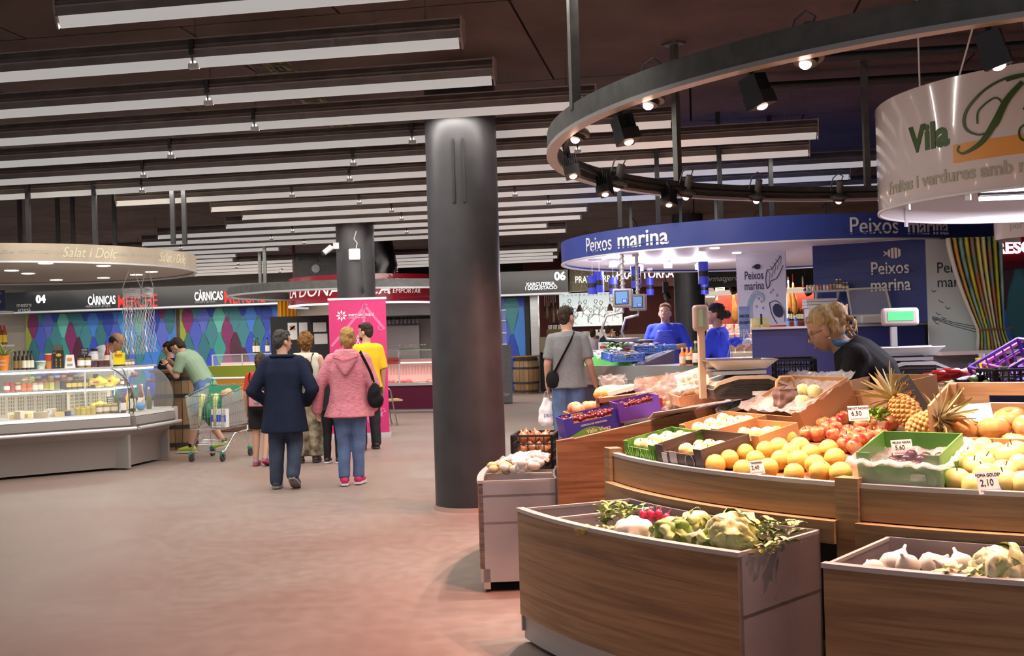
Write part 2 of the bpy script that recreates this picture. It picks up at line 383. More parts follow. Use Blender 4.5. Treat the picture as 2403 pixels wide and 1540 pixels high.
for k, (x0, x1) in enumerate(ROWS):
    v = 5.95 + 1.08 * k
    yy = 200 if k < 4 else 400
    def uof(px):
        d = ray(px, 1540); d = ray(px, 793 - (px - CX) * .0297 - 1.88 * F / v); tt = v / d.dot(W); return (d * tt).dot(U)
    u0, u1 = uof(x0), uof(x1); Ln = u1 - u0
    t = thing('linear_ceiling_light', 'long grey linear ceiling light with bright reflector, %s row from the front' % ORD[k], 'ceiling light', hall((u0 + u1) / 2, v, ZF), -TH, 'rows of linear ceiling lights')
    mb = MB(); mb.prism([(-.055, .065), (-.06, .115), (-.04, .12), (-.06, .15), (-.045, .165), (-.025, .2), (.045, .2), (.055, .065)], -Ln / 2, Ln / 2, 'x'); mb.build('housing', HOUS, t, 30)
    mb = MB(); mb.prism([(-.066, .113), (-.066, .122), (-.03, .122), (-.03, .113)], -Ln / 2, Ln / 2, 'x'); mb.prism([(-.05, .192), (-.05, .2), (-.02, .2), (-.02, .192)], -Ln / 2, Ln / 2, 'x'); mb.build('flange', LIP, t, 30)
    seg = 2.45; n = max(1, round(Ln / seg)); seg = Ln / n
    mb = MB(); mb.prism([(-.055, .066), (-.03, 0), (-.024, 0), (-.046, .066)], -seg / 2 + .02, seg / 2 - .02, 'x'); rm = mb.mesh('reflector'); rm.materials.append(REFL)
    mbk = MB(); mbk.box((0, -.062, .135), (.03, .02, .1)); mbk.tube([(0, -.06, .1), (.0, -.045, .03)], .006, 5); bk = mbk.mesh('bracket'); bk.materials.append(BLACK)
    mbc = MB(); mbc.box((0, -.032, .012), (.07, .03, .035)); cl = mbc.mesh('end_clip'); cl.materials.append(mat('clip_plastic', (.6, .58, .56), .4))
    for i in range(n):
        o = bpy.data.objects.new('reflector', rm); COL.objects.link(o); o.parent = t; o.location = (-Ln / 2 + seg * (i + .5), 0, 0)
        if i:
            for nm, q in (('bracket', bk), ('end_clip', cl)):
                o = bpy.data.objects.new(nm, q); COL.objects.link(o); o.parent = t; o.location = (-Ln / 2 + seg * i, 0, 0)
    for s in (-1, 1):
        mb = MB(); mb.prism([(-.064, .205), (-.064, .1), (-.05, .06), (-.026, -.005), (.05, .06), (.05, .205)], s * Ln / 2 - .006, s * Ln / 2 + .006, 'x'); mb.build('end_cap', LIP, t, 30)
    for i in range(n + 1):
        x = min(max(-Ln / 2 + seg * i, -Ln / 2 + .25), Ln / 2 - .25)
        mb = MB(); mb.cyl((x, 0, .2), (x, 0, CEIL - ZF), .004, n=5); mb.build('hanging_rod', HOUS, t)
    mb = MB(); mb.cyl((-Ln / 2 + .05, .012, .05), (Ln / 2 - .05, .012, .05), .013, n=8); mb.build('lamp_tube', TUBE, t)
    lamp('AREA', 'lamp_light', (0, .012, .035), E_ROW * Ln, C_ROW, t, shape='RECTANGLE', size=Ln - .1, size_y=.05)
# black pipes and a cable tray under the ceiling
for k, (v, z) in enumerate(((9.6, 3.78), (10.6, 3.78))):
    mb = MB(); mb.cyl(hall(.5, v, z), hall(9, v + .3, z), .04, n=10); one(mb, 'ceiling_pipe', BLACK, ['black pipe under the ceiling nearer the entrance', 'black pipe under the ceiling nearer the fish stall'][k], 'pipe')
t = thing('cable_tray', 'wire tray of green and yellow cables under the dark ceiling', 'cable tray')
a, b = at(600, 20, 8.0), at(860, 240, 12.5)
d = (b - a); d.z = 0; d.normalize(); s = V((-d.y, d.x, 0)); a.z = b.z = 3.62
mb = MB()
for q in (-.15, 0, .15): mb.cyl(a + s * q, b + s * q, .008, n=5)
for i in range(24):
    p = a + (b - a) * i / 23; mb.cyl(p - s * .15, p + s * .15, .006, n=5)
mb.build('tray', HOUS, t)
for i, c in enumerate(((.25, .28, .05), (.12, .2, .05), (.3, .27, .1))):
    mb = MB(); mb.tube([a + (b - a) * (j / 10) + s * (-.09 + i * .08 + .02 * sin(j * 1.7 + i)) + V((0, 0, .03)) for j in range(11)], .018, 6); mb.build('cable', pmat('cable%d' % i, c, .5), t)
# ---------------------------------------------------------------- columns
COLM = mat('charcoal_column_paint', (.040, .038, .042), .42, noise=.15, nscale=4)
def column(name, label, cx, cy, r):
    t = thing(name, label, 'column', (cx, cy, 0)); t['kind'] = 'structure'
    mb = MB(); mb.lathe([(r, 0), (r, CEIL)], 64); mb.build('shaft', COLM, t, 30)
    mb = MB(); mb.lathe([(r + .05, 0), (r + .02, .012), (r + .002, .05)], 64, cap=False); mb.build('base_cove', mat('resin_cove', (.30, .20, .165), .5), t)
    return t
p = atz(1107, 1207, 0); pc = p + V((p.x, p.y, 0)).normalized() * .315
mc = column('column', 'big charcoal round column beside the fruit stall', pc.x, pc.y, .315)
mb = MB()
for q in (-.06, .03): mb.box((q, -.325, 2.95), (.022, .02, .55))
mb.build('conduit', BLACK, mc)
p2 = at(837, 700, 18.4); c2 = column('column', 'charcoal round column behind the pink banner with white box', p2.x, p2.y, .315)
p3 = at(1619, 700, 22.6); column('column', 'charcoal round column behind the fish stall', p3.x, p3.y, .315)
# fittings on the second column
q = at(832, 597, 18.05)
t = thing('wifi_router', 'white square wireless box on the column above the pink banner', 'router', q)
mb = MB(); mb.box((0, 0, 0), (.19, .05, .19)); o = mb.build('case', WHITE, t); b = o.modifiers.new('b', 'BEVEL'); b.width = .025; b.segments = 3
mb = MB(); mb.tube([(.03, 0, .1), (.05, -.01, .18), (.0, -.01, .25), (.04, 0, .38)], .008, 6); mb.build('white_cable', WHITE, t)
mb = MB(); mb.tube([(.1, 0, .12), (.11, -.02, -.1), (.12, -.02, -.5)], .006, 6); mb.lathe([(.004, -.66), (.025, -.6), (.012, -.5)], 10, (.12, -.02, 0)); mb.build('black_cable', BLACK, t)
q = at(775, 583, 18.2)
t = thing('security_camera', 'small white security camera on the side of the column', 'camera', q)
mb = MB(); mb.cyl((-.1, -.06, -.08), (.02, .0, .02), .045, .05, 12); mb.build('housing', WHITE, t)
mb = MB(); mb.cyl((-.115, -.068, -.092), (-.1, -.06, -.08), .04, n=12); mb.build('lens', BLACK, t)
mb = MB(); mb.box((.1, .02, .04), (.1, .05, .1)); mb.cyl((0, 0, 0), (.1, .02, .04), .02, n=8); mb.build('bracket', WHITE, t)
# ================================================================ fruit stall (all round one centre)
FC = V((3.33, 6.74, 0))
def pol(r, deg, z=0): return FC + V((r * cos(R(deg)), r * sin(R(deg)), z))
RIM, RZ, SL, RB = 2.87, .85, .20, 3.565
def slope_z(p, r0=2.85, z0=.815): return z0 + (r0 - (V((p.x, p.y, 0)) - FC).length) * SL
def onslope(x, y, dz=0.0):
    d = ray(x, y)
    for i in range(3200):
        Y = 2.8 + i * .002; t = Y / d.y; p = V((d.x * t, Y, EYE + d.z * t))
        if p.z < slope_z(p) + dz: return p
    return p
EDGE = mat('aluminium_edge', (.50, .49, .48), .4, .4)
BINS = mat('bin_steel', (.50, .48, .50), .3, .75, noise=.12, nscale=2)
def bin_(label, a0, a1, cells, depth=.62, plinth=True):
    t = thing('produce_bin', label, 'produce bin', FC); r0 = RB - depth; A, B = R(a0), R(a1)
    mb = MB(); mb.arc(RB - .03, RB, A, B, .14, .645, 26); mb.build('front_panel', WOOD, t, 30)
    mb = MB(); mb.arc(RB - .036, RB + .004, A - .002, B + .002, .645, .662, 26); mb.build('rim', EDGE, t, 30)
    mb = MB(); mb.arc(RB - .06, RB - .02, A, B, .02, .14, 26); mb.build('plinth', mat('grey_plinth', (.5, .49, .47), .5), t, 30)
    for k, a in enumerate((a0, a1)):
        d = V((cos(R(a)), sin(R(a)), 0)); s = V((-d.y, d.x, 0)) * (.012 if k == 0 else -.012)
        mb = MB(); mb.prism([(0, 0)] * 3, 0, 0) if False else None
        for z0, z1, nm, m_, w in ((.06, .645, 'side_panel', BINS, 0), (.645, .658, 'side_edge', EDGE, .004)):
            mb = MB(); p0, p1 = d * r0, d * (RB - .004); e = s * (1 + w / .012)
            mb.put([p0 + V((0, 0, z0)), p1 + V((0, 0, z0)), p1 + e + V((0, 0, z0)), p0 + e + V((0, 0, z0)), p0 + V((0, 0, z1)), p1 + V((0, 0, z1)), p1 + e + V((0, 0, z1)), p0 + e + V((0, 0, z1))],
                   [(0, 1, 2, 3), (4, 5, 6, 7), (0, 1, 5, 4), (1, 2, 6, 5), (2, 3, 7, 6), (3, 0, 4, 7)])
            mb.build(nm, m_, t)
    mb = MB(); mb.arc(r0, r0 + .012, A, B, .06, .66, 20); mb.build('back_panel', BINS, t, 30)
    mb = MB(); mb.arc(r0, RB - .03, A, B, .40, .415, 20); mb.build('inner_floor', BINS, t, 30)
    for a in cells:
        d = V((cos(R(a)), sin(R(a)), 0)); s = V((-d.y, d.x, 0))
        mb = MB(); mb.bar(d * (r0 + .02) + V((0, 0, .52)), d * (RB - .04) + V((0, 0, .52)), .012, .24); mb.build('divider', BINS, t)
        mb = MB(); mb.bar(d * (r0 + .02) + V((0, 0, .645)), d * (RB - .04) + V((0, 0, .645)), .02, .012); mb.build('divider_edge', EDGE, t)
    return t
bin_('curved wooden vegetable bin with cauliflower and lettuces', 200.9, 225.4, (206,))
bin_('curved wooden bin with white onions and fennel in front', 231.0, 262, (240,))
bin_('curved wooden bin with bagged vegetables near the big column', 154, 183, (176,), .47)
# --- stands
def post(t, deg, z1, w=.075, r=RIM + .02):
    d = V((cos(R(deg)), sin(R(deg)), 0)); mb = MB(); c = d * (r - w / 2); mb.box((c.x, c.y, z1 / 2), (w, w * 1.35, z1), R(deg)); return mb.build('post', WOOD, t)
st = thing('fruit_stand', 'stepped wooden fruit stand carrying oranges and golden apples', 'display stand', FC)
for a in (192, 227.3, 262): post(st, a, .875)
for a0, a1 in ((192.8, 226.4), (228.2, 261.2)):
    A, B = R(a0), R(a1)
    mb = MB(); mb.arc(RIM - .03, RIM, A, B, .70, .835, 30); mb.build('fascia', WOOD, st, 30)
    mb = MB(); mb.arc(RIM - .034, RIM + .004, A, B, .835, .853, 30); mb.build('fascia_edge', EDGE, st, 30)
    mb = MB(); mb.arc(RIM - .03, RIM + .05, A, B, .60, .695, 30); mb.build('rail', WOOD, st, 30)
    mb = MB(); mb.arc(1.75, RIM - .03, A, B, .79, .805, 30, z0i=1.01, z1i=1.03); mb.build('sloping_shelf', WOODL, st, 30)
mb = MB(); mb.arc(1.72, 1.76, R(186), R(262), 0, 1.08, 40); mb.build('inner_panel', WOODL, st, 30)
mb = MB(); mb.arc(1.42, 1.76, R(186), R(262), 1.04, 1.075, 40); mb.build('top_shelf', WOODL, st, 30)
mb = MB(); mb.arc(2.3, 2.32, R(193), R(262), 0, .78, 40); mb.build('lower_panel', mat('dark_back_panel', (.03, .028, .03), .6), st, 30)
sl = thing('fruit_stand', 'wooden fruit stand with cherries and peaches behind the radish bin', 'display stand', FC)
def slab(t, a, r0, r1, z0o, z1o, z0i, z1i, w, name, m_):
    d = V((cos(R(a)), sin(R(a)), 0)); s = V((-d.y, d.x, 0)) * w / 2; mb = MB()
    vs = []
    for e in (-1, 1):
        for r, z in ((r0, z0i), (r1, z0o), (r1, z1o), (r0, z1i)): vs.append(d * r + s * e + V((0, 0, z)))
    uv = [((v - d * 0).dot(d), v.z) for v in vs]
    mb.put(vs, [(0, 1, 2, 3), (7, 6, 5, 4), (0, 4, 5, 1), (1, 5, 6, 2), (2, 6, 7, 3), (3, 7, 4, 0)], uv); return mb.build(name, m_, t)
slab(sl, 184.6, 1.95, 3.07, 0, .885, 0, 1.105, .05, 'side_panel', WOODL)
slab(sl, 184.6, 3.0, 3.10, 0, .89, 0, .905, .06, 'side_post', WOODL)
mb = MB(); mb.arc(3.02, 3.05, R(140), R(184), .45, .86, 26); mb.build('fascia', WOOD, sl, 30)
mb = MB(); mb.arc(1.95, 3.02, R(140), R(184), .82, .84, 26, z0i=1.05, z1i=1.07); mb.build('sloping_shelf', WOODL, sl, 30)
mb = MB(); mb.arc(1.5, 1.98, R(140), R(187), 1.06, 1.09, 26); mb.build('top_shelf', WOODL, sl, 30)
mb = MB(); mb.arc(1.93, 1.96, R(140), R(187), 0, 1.08, 26); mb.build('inner_panel', WOODL, sl, 30)
# central counter
cc = thing('service_counter', 'brown service counter in the middle of the fruit stall', 'counter', (FC.x + .15, FC.y + .35, 0))
mb = MB(); mb.box((0, 0, .56), (2.0, .55, 1.1)); mb.build('body', WOODL, cc); mb = MB(); mb.box((0, 0, 1.125), (2.06, .62, .03)); mb.build('worktop', WOOD, cc)
# --- lamp ring
RGZ, RGR = 2.62, 3.05
RC = V((3.30, 6.77, 0))
GREYM = mat('ring_grey_metal', (.115, .115, .108), .45, .3, noise=.15, nscale=12)
rg = thing('lamp_ring', 'large grey metal lighting ring hanging over the fruit stall', 'lighting ring', RC + V((0, 0, RGZ)))
mb = MB(); mb.arc(RGR - .045, RGR, 0, 2 * pi, .02, .13, 128); mb.build('ring_band', GREYM, rg, 30)
mb = MB(); mb.arc(RGR - .06, RGR + .006, 0, 2 * pi, 0, .022, 128); mb.build('ring_lip', mat('ring_lip_metal', (.45, .43, .42), .4, .4), rg, 30)
mb = MB(); mb.tube([((RGR - .11) * cos(2 * pi * k / 96), (RGR - .11) * sin(2 * pi * k / 96), .06) for k in range(96)], .016, 6, closed=True); mb.build('power_rail', BLACK, rg)
def ring_angle(px, far, r=RGR, z=RGZ):
    best = None
    for k in range(3600):
        a = 2 * pi * k / 3600; p = RC + V((r * cos(a), r * sin(a), z))
        if (p.y - RC.y > 0) != far: continue
        x, y = proj(p); e = abs(x - px)
        if best is None or e < best[0]: best = (e, a)
    return best[1]
for px, far in ((1352, False), (1592, True), (2037, True), (2230, False)):
    a = ring_angle(px, far, RGR - .02); c = V(((RGR - .02) * cos(a), (RGR - .02) * sin(a), 0)); h = CEIL - RGZ
    mb = MB(); mb.box((c.x, c.y, (h + .1) / 2), (.05, .05, h - .1), a); mb.build('pole', GREYM, rg)
    mb = MB(); mb.box((c.x, c.y, h - .01), (.16, .12, .02), a); mb.build('ceiling_plate', GREYM, rg)
BULB = mat('spot_bulb', (1, .8, .7), .3, emit=(1, .62, .48), es=9.0)
LAMPG = mat('lamp_grey_plastic', (.10, .095, .09), .45)
def round_spot(label, p, tilt=(0, 0, 0), cable=True):
    t = thing('round_spotlight', label, 'spotlight', p, group='spotlights on the lamp ring'); t.rotation_euler = tilt
    mb = MB(); mb.lathe([(.028, .03), (.03, .15), (.022, .155)], 14); mb.build('heat_sink', LAMPG, t)
    mb = MB(); mb.lathe([(.055, -.005), (.075, 0), (.075, .02), (.06, .035), (.03, .045)], 24); mb.build('disc', LAMPG, t)
    mb = MB(); mb.lathe([(.03, -.03), (.05, -.028), (.055, -.005), (.03, .0)], 18); mb.build('collar', BLACK, t)
    mb = MB(); mb.ball((0, 0, -.032), (.026, .026, .022), 14, 8); mb.build('bulb', BULB, t)
    mb = MB(); mb.tube([(.01, 0, .15), (.02, 0, .19), (-.02, .01, .215), (-.06, .02, .17), (-.07, .03, .06)], .006, 6); mb.build('cable', LAMPG, t)
    lamp('SPOT', 'spot_light', (0, 0, -.065), E_RING, C_RING, t, spot_size=R(125), spot_blend=.7, shadow_soft_size=.02)
    return t
def box_spot(label, p, tilt=(0, 0, 0), lit=True):
    t = thing('box_spotlight', label, 'spotlight', p, group='black box spotlights on the lamp ring'); t.rotation_euler = tilt
    mb = MB(); mb.box((0, 0, -.05), (.10, .10, .06)); mb.build('head', BLACK, t)
    for k in range(7):
        mb = MB(); mb.box((-.042 + k * .014, 0, .02), (.005, .09, .08)); mb.build('cooling_fin', BLACK, t)
    mb = MB(); mb.tube([(0, 0, .05), (0, .02, .12)], .012, 8); mb.build('bracket', BLACK, t)
    mb = MB(); mb.ball((0, 0, -.08), (.025, .025, .015), 12, 6); mb.build('bulb', BULB, t)
    lamp('SPOT', 'spot_light', (0, 0, -.11), E_BOX, C_BOX, t, spot_size=R(88), spot_blend=.9, shadow_soft_size=.03)
    return t
def lamp_pos(px, far, r=RGR - .1, z=RGZ + .02):
    a = ring_angle(px, far, r, z); return RC + V((r * cos(a), r * sin(a), z)), a
SPOT_TGT = []
for px, far, nm in ((1892, 0, 'nearest one on the front curve'), (1523, 0, 'second on the front curve'), (1353, 0, 'beside the pole'),
                    (1449, 1, 'first on the far curve'), (1611, 1, 'second on the far curve'), (1776, 1, 'third on the far curve'), (1968, 1, 'fourth on the far curve')):
    p, a = lamp_pos(px, bool(far)); round_spot('round grey spotlight with glowing bulb on the ring, ' + nm, p + V((0, 0, -.0)), (R(16) * sin(a), R(-16) * cos(a), 0))
for px, far, nm, lit in ((2330, 0, 'under the front curve by the white drum', 0), (1775, 0, 'under the front curve middle', 0), (1465, 0, 'left of the second round lamp', 0), (1340, 1, 'in the left bend', 1), (1418, 1, 'beside the first far round lamp', 1), (1570, 1, 'beside the second far round lamp', 1)):
    p, a = lamp_pos(px, bool(far), RGR - .14, RGZ - .02 if far else RGZ - .06); box_spot('black finned box spotlight on the ring, ' + nm, p, (R(15), R(10), a), lit)
for kk, deg in enumerate((250, 278, 310, 10)):       # the ring goes on to the right of the picture
    a = R(deg); p = RC + V(((RGR - .1) * cos(a), (RGR - .1) * sin(a), RGZ + .02)); round_spot('round grey spotlight on the ring, %s past the front curve' % ORD[kk], p, (R(16) * sin(a), R(-16) * cos(a), 0))
# --- hanging drum sign
DZ0, DZ1, DR = 2.21, 2.85, 1.13
DC = V((3.40, 6.62, 0))
dr = thing('drum_sign', 'white round hanging drum sign with green script lettering', 'sign', DC + V((0, 0, DZ0)))
DW = mat('drum_white_vinyl', (.74, .69, .70), .12, coat=.6)
mb = MB(); mb.arc(DR - .006, DR, 0, 2 * pi, 0, DZ1 - DZ0, 96); mb.build('drum_band', DW, dr, 30)
mb = MB(); mb.arc(DR - .012, DR + .004, 0, 2 * pi, -.008, .004, 96); mb.build('lower_edge', WHITE, dr, 30)
TUBEW = mat('drum_tube', (1, 1, 1), .3, emit=(.88, .86, 1), es=6.0)
for k, (x, y) in enumerate(((-.35, -.45), (-.1, .1), (.1, .55))):
    mb = MB(); mb.cyl((x - .45, y, .10), (x + .75, y - .12, .10), .014, n=10); mb.build('lamp_tube', TUBEW, dr)
    mb = MB(); mb.bar((x - .45, y, .135), (x + .75, y - .12, .135), .05, .03); mb.build('lamp_batten', GREYM, dr)
    lamp('AREA', 'drum_light', (x + .15, y - .06, .08), E_DRUM, (.9, .86, 1), dr, rot=(0, 0, -.1), shape='RECTANGLE', size=1.2, size_y=.04)
for a in (192, 215, 250, 320, 40, 130):
    d = V((cos(R(a)), sin(R(a)), 0)); mb = MB(); mb.box((d.x * (DR - .012), d.y * (DR - .012), .02), (.012, .03, .12), R(a)); mb.build('bracket', SILVER, dr)
for a, a2 in ((200, 200), (214, 232), (232, 232), (330, 330), (90, 90)):
    d = V((cos(R(a)) * DR, sin(R(a)) * DR, DZ1 - DZ0)); d2 = V((cos(R(a2)) * DR, sin(R(a2)) * DR, CEIL - DZ0)); mb = MB(); mb.cyl(d, d2, .005, n=5); mb.build('suspension_cord', PAPER, dr)
GRN = mat('logo_green', srgb(62, 88, 30), .4); GREYT = mat('logo_grey', (.42, .40, .33), .5); ORG = mat('logo_orange', srgb(225, 160, 80), .4)
def drum_ang(px): 
    best = None
    for k in range(2000):
        a = pi + pi * .75 * k / 2000 - .3; x, y = proj(DC + V((DR * cos(a), DR * sin(a), 2.5)))
        if best is None or abs(x - px) < best[0]: best = (abs(x - px), a)
    return best[1]
aV, aB, aF = drum_ang(2178), drum_ang(2330), drum_ang(2300)
text_arc(text('Vila', .20, ext=.003, bold=.008), GRN, dr, DR, aV, .34)
text_arc(text('Fruites i verdures amb molt de gust', .10, 'LEFT', ext=.003, bold=.003), GREYT, dr, DR, drum_ang(2085), .105)
mb = MB(); mb.arc(DR, DR + .0015, drum_ang(2236), drum_ang(2236) + .62, .17, .27, 20); mb.build('logo_patch', ORG, dr)
def stroke_arc(pts, w, m_, name):       # a written stroke on the drum: points (arc length, height)
    mb = MB(); n = len(pts); P = []
    for i in range(n):
        x, z, ww = pts[i]; a = pts[min(i + 1, n - 1)]; b = pts[max(i - 1, 0)]; tx, tz = a[0] - b[0], a[1] - b[1]; l = hypot(tx, tz) or 1
        P.append(((x - tz / l * ww * w, z + tx / l * ww * w), (x + tz / l * ww * w, z - tx / l * ww * w)))
    vs = []
    for a, b in P:
        for q in (a, b):
            an = aB + q[0] / DR
            for r_ in (DR + .001, DR + .005): vs.append((r_ * cos(an), r_ * sin(an), q[1]))
    fs = []
    for i in range(n - 1):
        o, q = i * 4, i * 4 + 4
        fs += [(o, o + 2, q + 2, q), (o + 1, q + 1, q + 3, o + 3), (o, q, q + 1, o + 1), (o + 2, o + 3, q + 3, q + 2)]
    mb.put(vs, fs); return mb.build(name, m_, dr)
def spl(ctrl, n=10):
    out = []
    for i in range(len(ctrl) - 1):
        p0, p1, p2, p3 = ctrl[max(i - 1, 0)], ctrl[i], ctrl[i + 1], ctrl[min(i + 2, len(ctrl) - 1)]
        for k in range(n):
            t = k / n; out.append(tuple(.5 * (2 * p1[j] + (p2[j] - p0[j]) * t + (2 * p0[j] - 5 * p1[j] + 4 * p2[j] - p3[j]) * t * t + (3 * p1[j] - p0[j] - 3 * p2[j] + p3[j]) * t ** 3) for j in range(len(p1))))
    out.append(ctrl[-1]); return out
stroke_arc(spl([(.16, .54, 1.6), (.08, .46, 2.2), (.02, .36, 2.4), (-.06, .26, 1.8), (-.16, .215, .9), (-.2, .235, .6), (-.19, .26, .8)]), .008, GRN, 'script_letter')
stroke_arc(spl([(.3, .55, .5), (.14, .58, .7), (-.02, .54, .8), (-.14, .44, 1), (-.15, .35, .9), (-.07, .30, .6), (.02, .33, .5), (.06, .42, .5), (.02, .48, .5), (-.07, .43, .5), (-.08, .36, .5)]), .008, GRN, 'script_letter')
stroke_arc(spl([(.08, .56, .7), (.24, .575, 1.2), (.33, .52, 1.6), (.28, .43, 1.2), (.16, .40, .6), (.27, .385, 1.2), (.33, .31, 1.8), (.25, .23, 1.3), (.15, .24, .7), (.14, .30, .6), (.2, .33, .6)]), .008, GRN, 'script_letter')
# ================================================================ produce
RND = random.Random(11)
def leafy(mb, c, w, l, ang, tilt, droop=.3, n=4):   # a strip leaf from c
    d = V((cos(ang) * cos(tilt), sin(ang) * cos(tilt), sin(tilt))); s = V((-sin(ang), cos(ang), 0)); vs = []; fs = []
    for i in range(n + 1):
        t = i / n; p = V(c) + d * l * t + V((0, 0, -droop * l * t * t)); ww = w * (1 - t ** 2.2) * (.55 + .9 * t if t < .5 else 1)
        nn = d.cross(s) * .18 * w; vs += [p - s * ww / 2, p - nn, p + s * ww / 2]
    for i in range(n):
        o = i * 3; fs += [(o, o + 3, o + 4, o + 1), (o + 1, o + 4, o + 5, o + 2)]
    mb.put(vs, fs)
def two_tone(name, c1, c2, scale=3.0, lo=.42, hi=.6, rough=.32, **k):
    m_ = mat(name, c1, rough, col2=c2, nscale=scale, **k); return m_
APPLE = [(0, -.036), (.015, -.041), (.027, -.036), (.038, -.012), (.041, .008), (.036, .026), (.022, .037), (.010, .035), (.0, .026)]
STEM = mat('fruit_stem', (.09, .06, .03), .7)
def fruit_proto(name, prof, m_, stem=True, n=18, k=1.0):
    mb = MB(); mb.lathe([(r * k, z * k) for r, z in prof], n, cap=False); o = mb.build(name, m_, None, True)
    if stem:
        mb = MB(); mb.tube([(0, 0, .024 * k), (.003 * k, 0, .05 * k)], .0022 * k, 5); mb.build('stem', STEM, o)
    return o
PROTO = []
def proto(o): PROTO.append(o); return o
M_RED = two_tone('red_apple_skin', (.42, .018, .03), (.60, .30, .10), 24, rough=.28)
M_GOLD = two_tone('golden_apple_skin', (.80, .66, .20), (.72, .60, .22), 10, rough=.35)
M_ORA = mat('orange_peel', (.84, .52, .11), .38, noise=.08, nscale=20, bump=.35, bscale=320)
M_PALE = two_tone('pale_apple_skin', (.85, .80, .33), (.78, .76, .36), 9)
M_PEACH = two_tone('peach_skin', (.62, .13, .10), (.80, .40, .17), 12, rough=.6)
M_CHER = mat('cherry_skin', (.16, .008, .012), .15, coat=.5)
M_TOM = two_tone('ribbed_tomato_skin', (.70, .24, .09), (.62, .36, .12), 7, rough=.2)
M_KIWI = mat('kiwi_skin', (.30, .17, .07), .8, noise=.2, nscale=60)
M_GRAPE = mat('red_grape_skin', (.32, .03, .06), .25)
M_ONION = two_tone('brown_onion_skin', (.48, .20, .08), (.36, .13, .06), 10, rough=.4)
M_WHITE = mat('white_onion_skin', (.82, .78, .70), .4, noise=.04, nscale=5)
SPH = [(.0, -1), (.38, -.92), (.71, -.71), (.92, -.38), (1, 0), (.92, .38), (.71, .71), (.38, .92), (.06, .985), (0, .95)]
def sp(k, zs=1.0): return [(r * k, z * k * zs) for r, z in SPH]
def place(o, p, label, cat, group, first, rot=None, sc=1.0):
    rot = rot if rot is not None else (RND.uniform(-.5, .5), RND.uniform(-.5, .5), RND.uniform(0, 6.28))
    if first:
        o.location = p; o.rotation_euler = rot; o.scale = (sc,) * 3; tag(o, label, cat, group); return o
    return tag(dup(o, p, rot, scale=sc), label, cat, group)
def scatter(o, pts, label, cat, group, rpx, r, sc=(.95, 1.06), zoff=0, dz=0.0):
    used = False; out = []
    for x, y in pts:
        b = onslope(x, y + rpx, dz); p = at(x, y, b.y); out.append(place(o, p, label, cat, group, not used, sc=RND.uniform(*sc))); used = True
    return out
Z8 = lambda L: [(1700 + a / 2.75, 840 + b / 2.75) for a, b in L]
ora = fruit_proto('orange', sp(.048), M_ORA, False)
mb = MB(); mb.lathe([(0, .0475), (.003, .0482), (.004, .046)], 8); mb.build('stem_end', STEM, ora)
scatter(ora, Z8([(235, 530), (338, 500), (408, 520), (265, 597), (487, 577), (672, 590), (133, 615), (30, 655), (365, 660), (475, 665), (585, 690), (715, 650), (620, 735), (750, 745), (450, 745), (120, 720), (285, 710), (350, 580), (555, 620), (200, 660), (-60, 690), (-30, 620), (430, 610)]),
        'ripe orange heaped loose on the front fruit stand', 'orange', 'oranges on the front stand', 20, .043)
red = fruit_proto('red_apple', APPLE, M_RED, k=.92)
scatter(red, Z8([(640, 430), (715, 425), (765, 390), (935, 425), (1080, 420), (535, 490), (600, 490), (705, 500), (715, 455), (795, 480), (870, 490), (960, 490), (790, 520), (870, 535), (780, 560), (840, 575), (660, 460), (920, 520), (1010, 500), (1040, 540), (880, 440)]),
        'red apple in the pile behind the oranges', 'apple', 'red apples behind the oranges', 15, .038)
gold = fruit_proto('golden_apple', APPLE, M_GOLD, k=1.25)
scatter(gold, Z8([(1520, 690), (1500, 795), (1665, 680), (1690, 505), (1670, 590), (1825, 640), (1850, 555), (1910, 700), (1800, 740), (1690, 760), (1610, 830), (1810, 810), (1925, 560), (1930, 820), (1600, 720), (1740, 620), (1880, 620), (1560, 640)]),
        'golden apple heaped behind the 2,10 price card', 'apple', 'golden apples on the front stand', 22, .044)
# price cards
def card(label, x, y, Yp, w, h, head, price, yaw=0.0, tilt=.25, m_=None):
    t = thing('price_card', label, 'price card', at(x, y, Yp), yaw, rx=-tilt)
    mb = MB(); mb.box((0, 0, 0), (w, .002, h)); mb.build('card', m_ or PAPER, t)
    text_on(text(head, h * .2, ext=.0006), INK, t, (0, -.0018, h * .32), (1, 0, 0), (0, 0, 1))
    text_on(text(price, h * .42, ext=.0006), INK, t, (-w * .12, -.0018, -h * .02), (1, 0, 0), (0, 0, 1))
    mb = MB(); mb.box((.0, -.0016, -h * .34), (w * .85, .0012, h * .08)); mb.build('small_print', GREYL, t)
    return t
def depth_on(x, y, dz=0): return onslope(x, y, dz).y
card('white price card reading 2,40 among the oranges', 1776, 1097, depth_on(1776, 1120) - .09, .083, .062, 'TARONGES', '2,40', .5)
card('white price card reading 2,10 among the golden apples', 2322, 1132, depth_on(2322, 1152) - .09, .115, .088, 'POMA GOLDEN', '2,10', .3)
card('white price card reading 6,50 beside the red apples', 2015, 970, 5.15, .10, .07, 'PEBROT PADRON', '6,50', .1)
